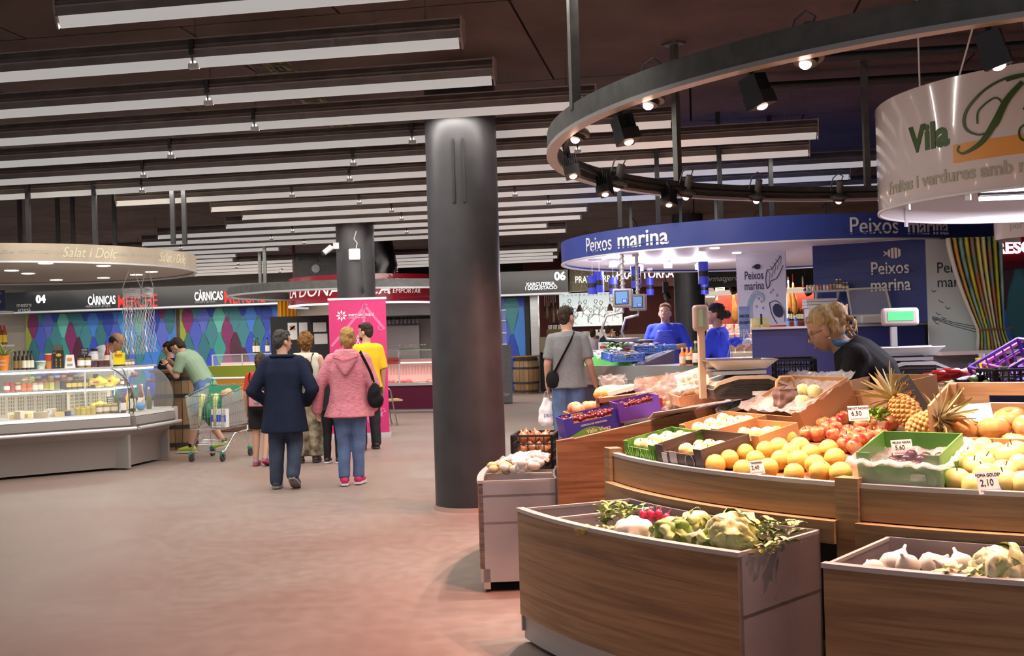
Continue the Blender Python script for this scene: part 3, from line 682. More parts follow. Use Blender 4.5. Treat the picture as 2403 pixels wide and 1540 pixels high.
# ---- boxes
def open_box(name, label, cat, p, rz, w, d, h, m_out, m_in, tilt=None, group=None, t=.006, cut=True):
    o = thing(name, label, cat, p, rz, group, rx=(atan2(SL, 1) if tilt is None else tilt))
    mb = MB(); mb.box((0, 0, t / 2), (w, d, t)); mb.build('box_floor', m_in, o)
    for nm, c, s in (('front', (0, -d / 2 + t / 2, h / 2), (w, t, h * (.72 if cut else 1))), ('back', (0, d / 2 - t / 2, h / 2), (w, t, h)), ('side', (-w / 2 + t / 2, 0, h / 2), (t, d - 2 * t, h)), ('side', (w / 2 - t / 2, 0, h / 2), (t, d - 2 * t, h))):
        mb = MB(); mb.box((c[0], c[1], s[2] / 2), s); mb.build('box_' + nm, m_out if nm in ('front',) else m_out, o)
        if nm == 'front' and cut:
            for sx in (-1, 1): mb = MB(); mb.box((sx * w * .42, c[1], h * .86), (w * .16, t, h * .28)); mb.build('box_corner', m_out, o)
    return o
def crz(deg): return R(deg + 90)
CARD = mat('brown_cardboard', (.50, .28, .13), .8, noise=.08, nscale=4)
LEAFP = mat('green_leaf_print', (.10, .34, .03), .5, col2=(.015, .045, .012), nscale=9)
DARKP = mat('dark_wood_print', (.055, .045, .05), .55, col2=(.12, .09, .09), nscale=3, stretch=(1, 1, 12))
BLUEP = mat('blue_box_print', (.035, .035, .34), .45)
GREENP = mat('green_box_print', (.11, .33, .06), .45)
def on(r, deg, up=0.0): p = pol(r, deg); p.z = slope_z(p) + up; return p
def fill(box, o, first, label, cat, group, spots, r, z):
    m_ = M.Translation(box.location) @ box.rotation_euler.to_matrix().to_4x4()
    for k, (x, y) in enumerate(spots): place(o, m_ @ V((x, y, z + RND.uniform(-.004, .012))), label, cat, group, first and k == 0)
pale = fruit_proto('pale_apple', APPLE, M_PALE, k=.9)
b = open_box('fruit_box', 'green leaf printed box of pale apples on the stand corner', 'fruit box', on(2.68, 199.0, .012), crz(199.0), .36, .30, .10, LEAFP, CARD)
for k in range(16):
    mb = MB(); mb.prism([(0, -.03), (.008, -.01), (.007, .01), (0, .032), (-.007, .01), (-.008, -.01)], -.001, .001, 'y'); o = mb.build('leaf_print', mat('leaf_bright', (.22, .55, .05), .5), b); o.location = (-.16 + k * .0215, -.152, .036 + (k * 7 % 5 - 2) * .006); o.rotation_euler = (0, (k * 37 % 9 - 4) * .12, 0)
grid = lambda nx, ny, dx, dy: [((i - (nx - 1) / 2) * dx, (j - (ny - 1) / 2) * dy) for i in range(nx) for j in range(ny)]
fill(b, pale, True, 'pale yellow apple in the green leaf printed box', 'apple', 'pale apples in the leaf box', grid(4, 3, .078, .082), .035, .06)
b = open_box('fruit_box', 'dark box with round badge print next to the leaf box', 'fruit box', on(2.68, 207.0, .012), crz(207.0), .38, .30, .11, DARKP, CARD)
mb = MB(); mb.lathe([(0, 0), (.04, 0), (.04, .002), (0, .002)], 24); o = mb.build('badge', mat('badge_black', (.02, .02, .02), .5), b); o.rotation_euler = (R(90), 0, 0); o.location = (.09, -.151, .045)
mb = MB(); mb.arc(.034, .037, 0, 2 * pi, 0, .0025, 24); o = mb.build('badge_ring', PAPER, b); o.rotation_euler = (R(90), 0, 0); o.location = (.09, -.1515, .045)
mb = MB(); mb.box((-.12, -.152, .045), (.045, .002, .055)); mb.build('label_sticker', PAPER, b); mb = MB(); mb.box((-.045, -.152, .055), (.06, .002, .06)); mb.build('label_sticker', GREYL, b)
fill(b, pale, False, 'pale yellow apple in the dark badge printed box', 'apple', 'pale apples in the dark box', grid(3, 2, .085, .085), .035, .05)
b = open_box('fruit_box', 'shallow cardboard tray of pale apples behind the leaf box', 'fruit box', on(2.36, 200.5, .02), crz(200.5), .40, .30, .10, CARD, CARD)
for x in (-.1, .08): mb = MB(); mb.box((x, -.152, .05), (.1, .002, .03)); mb.build('green_sticker', mat('lime_sticker', (.25, .6, .02), .5), b)
fill(b, pale, False, 'pale yellow apple in the shallow cardboard tray', 'apple', 'pale apples in the cardboard tray', grid(4, 3, .082, .08), .035, .06)
b = open_box('fruit_box', 'flat cardboard tray beside the heaped oranges', 'fruit box', on(2.40, 208.6, .02), crz(208.6), .34, .26, .09, CARD, CARD)
fill(b, pale, False, 'pale yellow apple in the tray beside the oranges', 'apple', 'pale apples in the flat tray', grid(3, 1, .09, .08), .035, .05)
# crumpled plastic sheets
def film(name, label, cat, p, rz, nx, ny, w, d, hfun, m_=None, amp=.012, seed=1, parent=None, rx=0):
    mb = MB(); vs = []; fs = []
    for j in range(ny + 1):
        for i in range(nx + 1):
            x = (i / nx - .5) * w; y = (j / ny - .5) * d; z = hfun(x / w * 2, y / d * 2) + amp * NZ.noise(V((x * 22 + seed, y * 22, seed * 3.1))) + amp * .6 * NZ.noise(V((x * 60, y * 60 + seed, 0)))
            vs.append((x + amp * .7 * NZ.noise(V((x * 30, y * 30, 5 + seed))), y + amp * .7 * NZ.noise(V((x * 30, y * 30, 9 + seed))), z))
    for j in range(ny):
        for i in range(nx): o = j * (nx + 1) + i; fs.append((o, o + 1, o + nx + 2, o + nx + 1))
    mb.put(vs, fs)
    if parent:
        o = mb.build(name, m_ or CLEAR, parent, True); o.location = p; o.rotation_euler = (rx, 0, rz); return o
    o = one(mb, name, m_ or CLEAR, label, cat, p, None, True, rz); o.rotation_euler = (rx, 0, rz); return o
FILM = mat('cloudy_film', (.92, .86, .84), .2, alpha=.3, spec=.9, bump=.4, bscale=40)
# green box with plastic liner
gb = open_box('fruit_box', 'green box of black plums lined with crumpled clear plastic', 'fruit box', on(2.66, 231.3, .012), crz(231.3), .34, .32, .15, GREENP, CARD)
lin = lambda x, y: .155 - .10 * max(0, 1 - max(abs(x), abs(y)) ** 6) + (.0 if max(abs(x), abs(y)) < .97 else -.05)
film('plastic_liner', None, None, (0, 0, 0), 0, 34, 34, .42, .38, lin, FILM, .014, 3, gb)
film('plastic_overhang', None, None, (0, -.172, .10), 0, 30, 12, .37, .16, lambda x, y: 0, FILM, .01, 5, gb, R(86))
mb = MB(); mb.box((.08, -.166, .055), (.06, .002, .03)); mb.build('printed_label', mat('pale_green_label', (.45, .6, .4), .5), gb)
card('white price card for black plums standing in the plastic lined box', 2117, 1050, 4.75, .10, .065, 'PRUNA NEGRA', '5,60', .25)
plum = fruit_proto('plum', sp(.026), mat('plum_skin', (.06, .012, .03), .3), False, 12)
fill(gb, plum, True, 'dark plum in the plastic lined green box', 'plum', 'black plums in the green box', grid(4, 4, .06, .06), .026, .055)
# liner box of pale apples (inner, tilted up)
lb = open_box('fruit_box', 'tilted cardboard box of pale apples under a cloudy plastic liner', 'fruit box', on(1.92, 203.5, .02), crz(203.5), .46, .36, .16, CARD, CARD, tilt=.45)
film('plastic_liner', None, None, (0, 0, 0), 0, 30, 30, .54, .44, lambda x, y: .17 - .05 * max(0, 1 - max(abs(x), abs(y)) ** 4) * (1 if y > -.3 else .4), FILM, .02, 8, lb)
fill(lb, pale, False, 'pale apple lying in the plastic lined tilted box', 'apple', 'pale apples in the tilted box', [(-.1, -.02), (.0, .05), (.08, .06), (.1, -.05), (-.03, -.09)], .04, .13)
# wooden crate with large ribbed tomatoes
CRATEW = wood('pale_crate_wood', (.62, .38, .20), (.48, .27, .13), 1.0, 10)
def crate(label, p, rz, w, d, h, tilt=None, hole=True, m_=None):
    o = thing('wooden_crate', label, 'crate', p, rz, rx=atan2(SL, 1) if tilt is None else tilt); m_ = m_ or CRATEW
    mb = MB(); mb.box((0, 0, .006), (w, d, .012)); mb.build('crate_floor', m_, o)
    for nm, c, s in (('crate_side', (-w / 2, 0, h / 2), (.012, d, h)), ('crate_side', (w / 2, 0, h / 2), (.012, d, h)), ('crate_front', (0, -d / 2, h * .17), (w, .012, h * .34))):
        mb = MB(); mb.box(c, s); mb.build(nm, m_, o)
    for z0, z1 in ((0, h * .55), (h * .72, h)): mb = MB(); mb.box((0, d / 2, (z0 + z1) / 2), (w, .014, z1 - z0)); mb.build('crate_back_board', m_, o)
    for sx in (-1, 1): mb = MB(); mb.box((sx * w * .33, d / 2, h * .635), (w * .34, .014, h * .17)); mb.build('crate_back_board', m_, o)
    for sx in (-1, 1): mb = MB(); mb.box((sx * (w / 2 - .02), d / 2 - .02, h / 2), (.03, .03, h)); mb.build('corner_post', m_, o)
    return o
tc = crate('pale wooden crate with handle slot holding big ribbed tomatoes', on(2.12, 237.0, .015), crz(236), .50, .42, .215)
mb = MB(); n = 40; vs = []
def tomato(k=1.0):
    mb = MB(); n = 40; m2 = 10; vs = []; fs = []
    for j in range(m2 + 1):
        t = pi * j / m2
        for i in range(n):
            a = 2 * pi * i / n; rib = 1 - .09 * abs(sin(a * 4.5)) ** .5 * sin(t); r = .075 * k * sin(t) * rib
            z = .052 * k * cos(t) * (1 - .35 * max(0, cos(t)) ** 6); vs.append((r * cos(a), r * sin(a), z))
    for j in range(m2):
        for i in range(n): fs.append((j * n + i, (j + 1) * n + i, (j + 1) * n + (i + 1) % n, j * n + (i + 1) % n))
    mb.put(vs, fs); return mb
tom = tomato().build('ribbed_tomato', M_TOM, None, True); mb = MB(); mb.ball((0, 0, .036), (.014, .014, .008), 8, 5); mb.build('stem_scar', mat('scar', (.4, .25, .1), .8), tom)
fill(tc, tom, True, 'large ribbed orange red tomato in the wooden crate', 'tomato', 'ribbed tomatoes in the crate', [(.03, .06), (-.13, -.08), (-.01, -.11), (.13, -.08), (.16, .08)], .07, .08)
mb = MB(); mb.box((-.13, .09, .1), (.16, .12, .003), .3, .5); mb.build('paper_sheet', PAPER, tc)
# pineapples
PINE = mat('pineapple_skin', (.62, .38, .12), .6, col2=(.36, .20, .06), nscale=30)
PLEAF = mat('pineapple_leaf', (.30, .36, .10), .5, col2=(.40, .28, .18), nscale=4)
def pineapple(label, p, rot, seed, cut=False):
    t = thing('pineapple', label, 'pineapple', p); t.rotation_euler = rot; rn = random.Random(seed)
    mb = MB(); mb.lathe([(0, -.085), (.035, -.08), (.052, -.05), (.056, 0), (.05, .045), (.035, .075), (0, .082)], 20); mb.build('fruit', PINE, t, True)
    mb = MB()
    for j in range(9):
        z = -.065 + j * .017; r = .056 * sqrt(max(.05, 1 - (z / .092) ** 2))
        for i in range(11):
            a = 2 * pi * (i + .5 * (j % 2)) / 11; mb.ball((r * cos(a), r * sin(a), z), (.014, .014, .009), 6, 4)
    o = mb.build('eye_scales', PINE, t, True); o['kind'] = 'stuff'
    for k in range(30):
        mb = MB(); a = k * 2.4; lv = k / 30; leafy(mb, (.012 * cos(a), .012 * sin(a), .075 + lv * .035), .026, .10 + .07 * sin(lv * 2.6) + rn.uniform(-.01, .02), a, .25 + lv * 1.15, .35 * (1 - lv)); mb.build('crown_leaf', PLEAF, t, True)
    return t
pineapple('pineapple with tilted green crown leaning left against the chalk sign', at(2125, 965, 5.25), (R(-38), R(-32), 0), 1)
pineapple('pineapple with wide spiky crown lying in front of the chalk sign', at(2170, 1000, 5.05), (R(28), R(62), R(-20)), 2)
pineapple('pineapple lying behind the red apples beside the tomato crate', at(2205, 985, 5.3), (R(20), R(75), R(30)), 3)
# chalk sign, cardboard boxes behind
t = thing('chalk_sign', 'slanted grey slate sign with orange writing behind the pineapples', 'sign', at(2145, 965, 5.42), .25, rx=-.2, ry=-.5)
mb = MB(); mb.box((0, 0, .07), (.16, .006, .19)); mb.build('slate', mat('slate_grey', (.075, .075, .085), .6), t)
OWR = mat('orange_chalk', (.9, .28, .03), .7)
for s, z, sz in (('Sabor', .085, .032), ('del Sur', .055, .028), ('1,90', .02, .04)): text_on(text(s, sz, ext=.001), OWR, t, (.01, -.005, z), (1, .0, .0), (0, 0, 1))
for k in range(7):
    a = R(20 + k * 24); mb = MB(); mb.bar((.02 + .022 * cos(a), -.004, .115 + .022 * sin(a)), (.02 + .034 * cos(a), -.004, .115 + .034 * sin(a)), .003); mb.build('sun_ray', OWR, t)
open_box('cardboard_box', 'open brown cardboard box behind the left pineapple', 'cardboard box', pol(1.62, 214, 1.08), crz(214), .36, .30, .15, CARD, CARD, tilt=.1)
# padron peppers
t = thing('padron_peppers_bag', 'small heap of green padron peppers by the 6,50 card', 'peppers', at(2060, 975, 5.3))
for k in range(26):
    mb = MB(); a = RND.uniform(0, 6.28); mb.tube([(0, 0, 0), (.02 * cos(a), .02 * sin(a), .004), (.04 * cos(a), .04 * sin(a), -.002)], [.007, .008, .002], 6); o = mb.build('padron_pepper', mat('padron_green', (.16, .32, .04), .3), t); o.location = (RND.uniform(-.045, .045), RND.uniform(-.03, .03), RND.uniform(-.03, .035))
# loose trays with cut fruit (angle 190..200)
TRAYW = mat('foam_tray_white', (.78, .74, .72), .5)
def tray(label, p, rz, w, d, kind, m_, tilt=.2):
    t = thing('food_tray', label, 'food tray', p, rz, rx=tilt)
    mb = MB(); mb.box((0, 0, .004), (w, d, .008)); mb.build('tray_base', TRAYW, t)
    for c, s in (((0, -d / 2, .012), (w, .008, .024)), ((0, d / 2, .012), (w, .008, .024)), ((-w / 2, 0, .012), (.008, d, .024)), ((w / 2, 0, .012), (.008, d, .024))): mb = MB(); mb.box(c, s); mb.build('tray_edge', TRAYW, t)
    for k in range(int(w * d * 900)):
        mb = MB(); s = RND.uniform(.018, .03)
        mb.ball((0, 0, 0), (s, s * .8, s * .6), 7, 5); o = mb.build('fruit_piece', m_, t); o.location = (RND.uniform(-w * .42, w * .42), RND.uniform(-d * .42, d * .42), .022); o.rotation_euler = (0, 0, RND.uniform(0, 3))
    film('cling_film', None, None, (0, 0, .045), 0, 14, 14, w, d, lambda x, y: -.015 * max(abs(x), abs(y)) ** 3, CLEAR, .006, int(w * 100), t)
    return t
MELON = mat('melon_flesh', (.85, .75, .38), .35); MINT = mat('grape_leaf_mix', (.25, .32, .22), .35)
tray('long foam tray of cut melon under cling film', on(2.02, 196.0, .10), crz(195), .34, .14, 0, MELON, .35)
tray('small foam tray of green grapes beside the cut melon', on(2.12, 190.8, .09), crz(190), .17, .13, 0, MINT, .3)
# paper wrap sheet
mb = MB(); PW = .30
for s in range(1): mb.box((0, 0, 0), (.42, .26, .004))
t = thing('printed_paper_bag', 'white paper wrapper with red oval print on the wooden side panel', 'paper', pol(2.42, 186.2, 1.035), crz(192) - .25, rx=.12, ry=-.16)
mb.build('sheet', PAPER, t)
mb = MB(); mb.lathe([(0, 0), (.075, 0), (.075, .002), (0, .002)], 24, sy=.5); o = mb.build('red_print', mat('terracotta_print', (.48, .13, .08), .5), t); o.location = (-.04, .0, .0022)
# ---- left stand: cherries, peaches, cut pineapple, kiwis
def onl(r, deg, up=0.0): return pol(r, deg, .845 + (3.02 - r) * .215 + up)
cb = open_box('fruit_box', 'blue printed box of cherries with green hill print', 'fruit box', onl(2.86, 177.5, .02), crz(180), .36, .30, .13, BLUEP, CARD, tilt=.2); cb.rotation_euler = (0, -.17, .12)
mb = MB(); poly = [(-.16, 0)] + [(-.16 + .32 * k / 12, .018 + .032 * sin(pi * (k / 12)) ** 2 + .012 * sin(6 * k / 12)) for k in range(13)] + [(.16, 0)]
mb.prism(poly, -.1535, -.151, 'y'); mb.build('green_hill_print', GREENP, cb)
text_on(text('Valle Vivaz', .035, ext=.0008), PAPER, cb, (.02, -.1545, .028), (1, 0, 0), (0, 0, 1)); text_on(text('CEREZAS DE MONTAÑA', .015, ext=.0008), PAPER, cb, (.0, -.1525, .07), (1, 0, 0), (0, 0, 1))
cher = fruit_proto('cherry', sp(.0135), M_CHER, False, 10); mb = MB(); mb.tube([(0, 0, .012), (.006, 0, .035)], .0008, 4); mb.build('stem', STEM, cher)
fill(cb, cher, True, 'dark red cherry in the blue printed box', 'cherry', 'cherries in the blue box', [(-.15 + (k % 12) * .027 + RND.uniform(-.004, .004), -.12 + (k // 12) * .03) for k in range(84)], .013, .105)
cb2 = open_box('fruit_box', 'small violet printed box of cherries beside the paper wrapper', 'fruit box', onl(2.58, 178.5, .05), crz(180), .26, .24, .12, mat('violet_box_print', (.10, .03, .33), .45), CARD, tilt=.2); cb2.rotation_euler = (0, -.17, .12)
fill(cb2, cher, False, 'dark red cherry in the violet printed box', 'cherry', 'cherries in the violet box', [(-.1 + (k % 8) * .028, -.08 + (k // 8) * .03) for k in range(40)], .013, .09)
pb = open_box('fruit_box', 'cardboard box heaped with blushing peaches behind the cherries', 'fruit box', onl(2.78, 171.2, .05), crz(176), .48, .30, .09, CARD, CARD, tilt=.1); pb.rotation_euler = (0, -.12, .12)
pea = fruit_proto('peach', sp(.043, .95), M_PEACH, False, 16); mb = MB(); mb.ball((0, 0, .04), (.006, .006, .003), 6, 4); mb.build('stem_end', STEM, pea)
fill(pb, pea, True, 'blushing peach in the cardboard box behind the cherries', 'peach', 'peaches on the left stand', grid(5, 3, .088, .085), .04, .10)
wt = thing('display_board', 'slanted wooden board carrying cut fruit and pineapples on the left stand', 'display board', onl(2.62, 166.5, .17), crz(166), rx=.1); mb = MB(); mb.box((0, 0, 0), (.75, .34, .03)); mb.build('board', WOODL, wt); mb = MB(); mb.box((0, -.17, -.08), (.75, .02, .2)); mb.build('front_board', WOODL, wt)
tp = tray('foam tray of cut yellow fruit on the slanted board', onl(2.66, 168.5, .20), crz(164), .26, .16, 0, MELON, .25)
# halved pineapples lying on the board
for k, (x, y, lab) in enumerate(((1432, 926, 'halved pineapple showing yellow flesh on the slanted board'),)):
    t = thing('halved_pineapple', lab, 'pineapple', at(x, y, 7.30), .1)
    mb = MB(); mb.ball((0, 0, 0), (.115, .055, .05), 18, 10); o = mb.build('rind', PINE, t, True); mb = MB(); mb.ball((0, -.004, .018), (.108, .05, .045), 16, 8); mb.build('flesh', mat('pineapple_flesh', (.92, .74, .28), .35), t, True)
    for q in range(14): mb = MB(); leafy(mb, (.1, 0, 0), .022, RND.uniform(.1, .17), RND.uniform(-.5, .5), RND.uniform(-.1, .7), .2); mb.build('crown_leaf', PLEAF, t, True)
# wicker tray of kiwis, bagged grapes, blank bag
WICK = mat('wicker_brown', (.45, .24, .11), .7, bump=.6, bscale=120)
kb = thing('wicker_tray', 'long wicker tray of kiwis in front of the left scale', 'tray', onl(2.22, 177.5, .06), crz(181), rx=.12)
mb = MB(); mb.box((0, 0, .01), (.55, .26, .02)); mb.build('tray_base', WICK, kb)
for c, s in (((0, -.13, .03), (.55, .012, .06)), ((0, .13, .04), (.55, .012, .08)), ((-.275, 0, .03), (.012, .26, .06)), ((.275, 0, .03), (.012, .26, .06))): mb = MB(); mb.box(c, s); mb.build('tray_side', WICK, kb)
kiwi = MB(); kiwi.ball((0, 0, 0), (.036, .026, .026), 12, 8); kiwi = kiwi.build('kiwi', M_KIWI, None, True)
fill(kb, kiwi, True, 'brown kiwi fruit in the wicker tray', 'kiwi', 'kiwis in the wicker tray', grid(7, 3, .074, .06), .03, .055)
gt = thing('bag_of_grapes', 'clear plastic bag of red grapes on the wicker tray', 'grapes', at(1618, 935, 6.75))
for k in range(34):
    mb = MB(); mb.ball((0, 0, 0), .012, 9, 6); o = mb.build('grape', M_GRAPE, gt); o.location = (RND.uniform(-.07, .07), RND.uniform(-.03, .03), RND.uniform(-.03, .035))
film('plastic_bag', None, None, (0, -.045, .01), 0, 16, 12, .22, .13, lambda x, y: .0, CLEAR, .02, 4, gt, R(80)); film('plastic_bag', None, None, (0, 0, .05), 0, 16, 12, .2, .1, lambda x, y: .02 * (1 - x * x), CLEAR, .02, 6, gt)
for k, (x, y, Y, w, h, lab, red_) in enumerate(((1540, 925, 6.95, .26, .22, 'crumpled clear bag with red label standing on the fruit stand', 1), (1600, 905, 6.95, .2, .16, 'crumpled clear bag in front of the cardboard flap', 0), (1440, 900, 7.6, .18, .12, 'crumpled clear bag behind the halved pineapple', 0))):
    t = thing('plastic_bag', lab, 'plastic bag', at(x, y, Y), .1 * k)
    for s, yy in ((1, -.03), (2, .03)): film('bag_side', None, None, (0, yy, 0), 0, 18, 18, w, h, lambda x, y: .02 * sin(3 * x), FILM, .03, s + k * 5, t, R(80 if s == 1 else 100))
    for q in range(5): mb = MB(); mb.ball((0, 0, 0), (.025, .022, .022), 8, 6); o = mb.build('bagged_fruit', M_PEACH if q % 2 else M_PALE, t); o.location = (-w * .3 + q * w * .15, 0, -h * .3)
    if red_: mb = MB(); mb.box((.0, -.062, -.05), (.06, .002, .055)); mb.build('red_label', mat('red_label', (.45, .04, .05), .5), t)
# the lattice flat on the cardboard behind
t = thing('cardboard_flap', 'brown cardboard flap box behind the plastic bags by the scale', 'cardboard box', at(1580, 905, 7.25), -.2); mb = MB(); mb.box((0, 0, 0), (.5, .01, .16), 0, -.2, -.15); mb.build('flap', CARD, t)
t = thing('fruit_liner', 'white moulded fruit liner with round holes beside the scale pole', 'fruit liner', at(1625, 890, 7.0), -.1, rx=-.5, ry=-.3); mb = MB(); mb.box((0, 0, 0), (.2, .004, .13)); mb.build('sheet', mat('cream_sheet', (.85, .78, .62), .6), t)
for k in range(8): mb = MB(); mb.lathe([(0, 0), (.014, 0), (.014, .003), (0, .003)], 8); o = mb.build('hole', mat('hole_shadow', (.6, .38, .15), .7), t); o.rotation_euler = (R(90), 0, 0); o.location = (-.06 + (k % 4) * .04, -.003, -.03 + (k // 4) * .045)
# black mesh crates
def mesh_crate(name, label, p, rz, w, d, h, m_, rows=4, cols=8, rx=0, ry=0, cat='crate'):
    t = thing(name, label, cat, p, rz, rx=rx, ry=ry)
    mb = MB(); mb.box((0, 0, .006), (w, d, .012)); mb.build('crate_floor', m_, t)
    for nm, a, L, n_, off in (('front_wall', 0, w, cols, -d / 2), ('back_wall', 0, w, cols, d / 2), ('side_wall', 1, d, cols - 2, -w / 2), ('side_wall', 1, d, cols - 2, w / 2)):
        g = lambda u, z: (u, off, z) if a == 0 else (off, u, z)
        mb = MB()
        for k in range(n_ + 1): u = -L / 2 + L * k / n_; mb.bar(g(u, 0), g(u, h), .007 if 0 < k < n_ else .016)
        for k in range(rows + 1): z = h * k / rows; mb.bar(g(-L / 2, z), g(L / 2, z), .008 if k < rows else .014)
        mb.build(nm, m_, t)
    return t
q = atz(1263, 1062, .66)
onc = mesh_crate('plastic_crate', 'black plastic mesh crate of onions beside the cherries', pol(3.25, 170, .655), crz(172), .34, .26, .21, BLACK, 4, 7)
oni = fruit_proto('onion', [(0, -.034), (.02, -.03), (.036, -.005), (.034, .015), (.018, .032), (.006, .042), (.004, .055), (0, .056)], M_ONION, False, 14); mb = MB(); mb.ball((0, 0, -.035), (.006, .006, .004), 6, 4); mb.build('root_tuft', STEM, oni)
fill(onc, oni, True, 'brown onion in the black mesh crate', 'onion', 'onions in the black crate', grid(4, 3, .076, .075) , .035, .045)
fill(onc, oni, False, 'brown onion in the black mesh crate', 'onion', 'onions in the black crate', grid(4, 3, .074, .07), .035, .11)
fill(onc, oni, False, 'brown onion in the black mesh crate', 'onion', 'onions in the black crate', grid(3, 3, .074, .07), .035, .18)
mb = MB(); mb.box((.06, -.135, .045), (.045, .003, .045)); mb.build('paper_tag', mat('cream_tag', (.75, .6, .42), .6), onc)
mesh_crate('plastic_crate', 'empty dark plastic crate tilted on the top shelf', at(1864, 890, 6.35), -.15, .22, .16, .115, mat('dark_blue_plastic', (.012, .012, .022), .35), 3, 7, rx=.05)
# ---- bin contents
def heap(name, label, cat, p, r, m_, seed, disp=.012, vox=.012):
    mb = MB(); mb.ball((0, 0, 0), r, 16, 10); t = thing(name, label, cat, p); remesh(mb, vox, 'head', m_, t, disp, 24, (1, 1, 1), 1); return t
CAULI = mat('cauliflower_curd', (.88, .84, .72), .6); LETT = mat('lettuce_leaf', (.50, .58, .16), .45, col2=(.74, .76, .42), nscale=9); LETD = mat('dark_leaf', (.16, .30, .05), .5, col2=(.30, .42, .10), nscale=9)
CAB = mat('pale_cabbage', (.70, .72, .36), .4, col2=(.52, .60, .22), nscale=7, stretch=(1, 1, 4))
t = heap('cauliflower', 'white cauliflower head in the vegetable bin', 'cauliflower', at(1487, 1250, 4.78), (.085, .085, .07), CAULI, 1, .016, .008)
def leaf_head(label, p, r, m_, m2, n, seed, cat='lettuce', name='lettuce'):
    t = thing(name, label, cat, p); rn = random.Random(seed)
    mb = MB(); mb.ball((0, 0, 0), (r, r * .9, r * .8), 16, 10); remesh(mb, .012, 'heart', m_, t, .02, 16, (1, 1, 1), 1)
    for k in range(n):
        a = rn.uniform(0, 6.28); el = rn.uniform(-.3, .8); nx, ny = 9, 9; vs = []; fs = []; w = r * rn.uniform(.9, 1.4); mb = MB()
        d = V((cos(a) * cos(el), sin(a) * cos(el), sin(el))); s = V((-sin(a), cos(a), 0)); u = d.cross(s) * -1
        for j in range(ny + 1):
            for i in range(nx + 1):
                x = (i / nx - .5) * w; y = (j / ny - .45) * w; rr = 1 if abs(i - 4.5) + abs(j - 4.5) < 7 else .88
                q = d * (r * 1.0 - (x * x + y * y) * 2.6 / r * .35 + .9 * max(0, y) ** 2 / r + .034 * NZ.noise(V((x * 26 + k, y * 26, seed)))) + s * x * rr + u * y * rr; vs.append(q)
        for j in range(ny):
            for i in range(nx): o = j * (nx + 1) + i; fs.append((o, o + 1, o + nx + 2, o + nx + 1))
        mb.put(vs, fs); mb.build('outer_leaf', m2 if k % 3 else m_, t, True)
    return t
leaf_head('pale green cabbage head in the vegetable bin', at(1722, 1255, 4.42), .105, CAB, LETT, 12, 3, 'cabbage', 'cabbage')
leaf_head('green lettuce beside the cauliflower in the vegetable bin', at(1575, 1255, 4.62), .085, LETT, LETD, 12, 4)
leaf_head('dark green lettuce in front of the pale cabbage', at(1660, 1270, 4.45), .06, LETD, LETT, 10, 6)
leaf_head('small lettuce behind the radishes in the vegetable bin', at(1632, 1225, 4.85), .06, LETT, LETD, 10, 8)
def herbs(label, p, n, seed, spread=.1, up=.12, m_=None, name='leaf_bunch', cat='leaf vegetable'):
    t = thing(name, label, cat, p); rn = random.Random(seed)
    for k in range(n):
        mb = MB(); c = (rn.uniform(-spread, spread), rn.uniform(-spread * .6, spread * .6), rn.uniform(-.02, .0)); a = rn.uniform(0, 6.28)
        for j in range(3): leafy(mb, (c[0] + .012 * j * cos(a), c[1] + .012 * j * sin(a), c[2] + up * .25 * j), .035, up * rn.uniform(.35, .6), a + (j - 1) * 1.1, .75, .5)
        mb.build('leaf_spray', m_ or LETD, t, True)
    return t
herbs('bunch of green parsley along the left end of the vegetable bin', at(1470, 1218, 5.05), 22, 1, .1, .13)
herbs('bunch of leafy celery tops standing in the bin corner', at(1818, 1268, 4.36), 20, 2, .06, .14, mat('celery_leaf', (.26, .34, .12), .5))
herbs('row of loose green leaves along the bin edge by the steel side', at(1775, 1288, 4.3), 12, 3, .07, .07, LETT)
herbs('heap of yellow green beans by the bin divider', at(1395, 1248, 4.9), 14, 5, .09, .05, mat('bean_yellow', (.62, .62, .18), .5), 'bean_heap')
rb = thing('radish_bunch', 'bunch of red radishes with white root tails in the bin', 'radishes', at(1540, 1215, 4.92))
for k in range(7):
    mb = MB(); mb.ball((0, 0, 0), (.017, .017, .02), 12, 8); mb.tube([(0, 0, -.018), (.01, 0, -.05)], [.004, .0008], 5); o = mb.build('radish', mat('radish_red', (.62, .03, .10), .3), rb); o.location = (-.06 + (k % 4) * .035, -.01 * (k // 4), .0 + .02 * (k // 4)); o.rotation_euler = (2.4 + .3 * sin(k), .5 * cos(k * 2), 0)
# white onions and fennel in the right bin
won = fruit_proto('white_onion', [(0, -.04), (.03, -.035), (.045, -.005), (.042, .015), (.02, .038), (.007, .052), (.005, .07), (0, .071)], M_WHITE, False, 18); mb = MB(); mb.ball((0, 0, -.04), (.01, .01, .006), 8, 5); mb.build('root_tuft', STEM, won)
f_ = True
for x, y, Y in ((2092, 1325, 3.98), (2130, 1330, 3.93), (2185, 1325, 3.98), (2222, 1338, 3.92), (2255, 1325, 3.96), (2110, 1318, 4.1), (2050, 1342, 3.95)):
    place(won, at(x, y, Y), 'white spring onion bulb in the right wooden bin', 'onion', 'white onions in the right bin', f_, (RND.uniform(.6, 1.4), RND.uniform(-.5, .5), RND.uniform(0, 6))); f_ = False
leaf_head('pale endive lettuce at the right end of the right bin', at(2350, 1335, 3.75), .09, mat('endive_pale', (.80, .80, .50), .45), LETT, 12, 11)
herbs('green fennel stalks lying in the right bin', at(2300, 1352, 3.74), 12, 7, .1, .07, LETT)
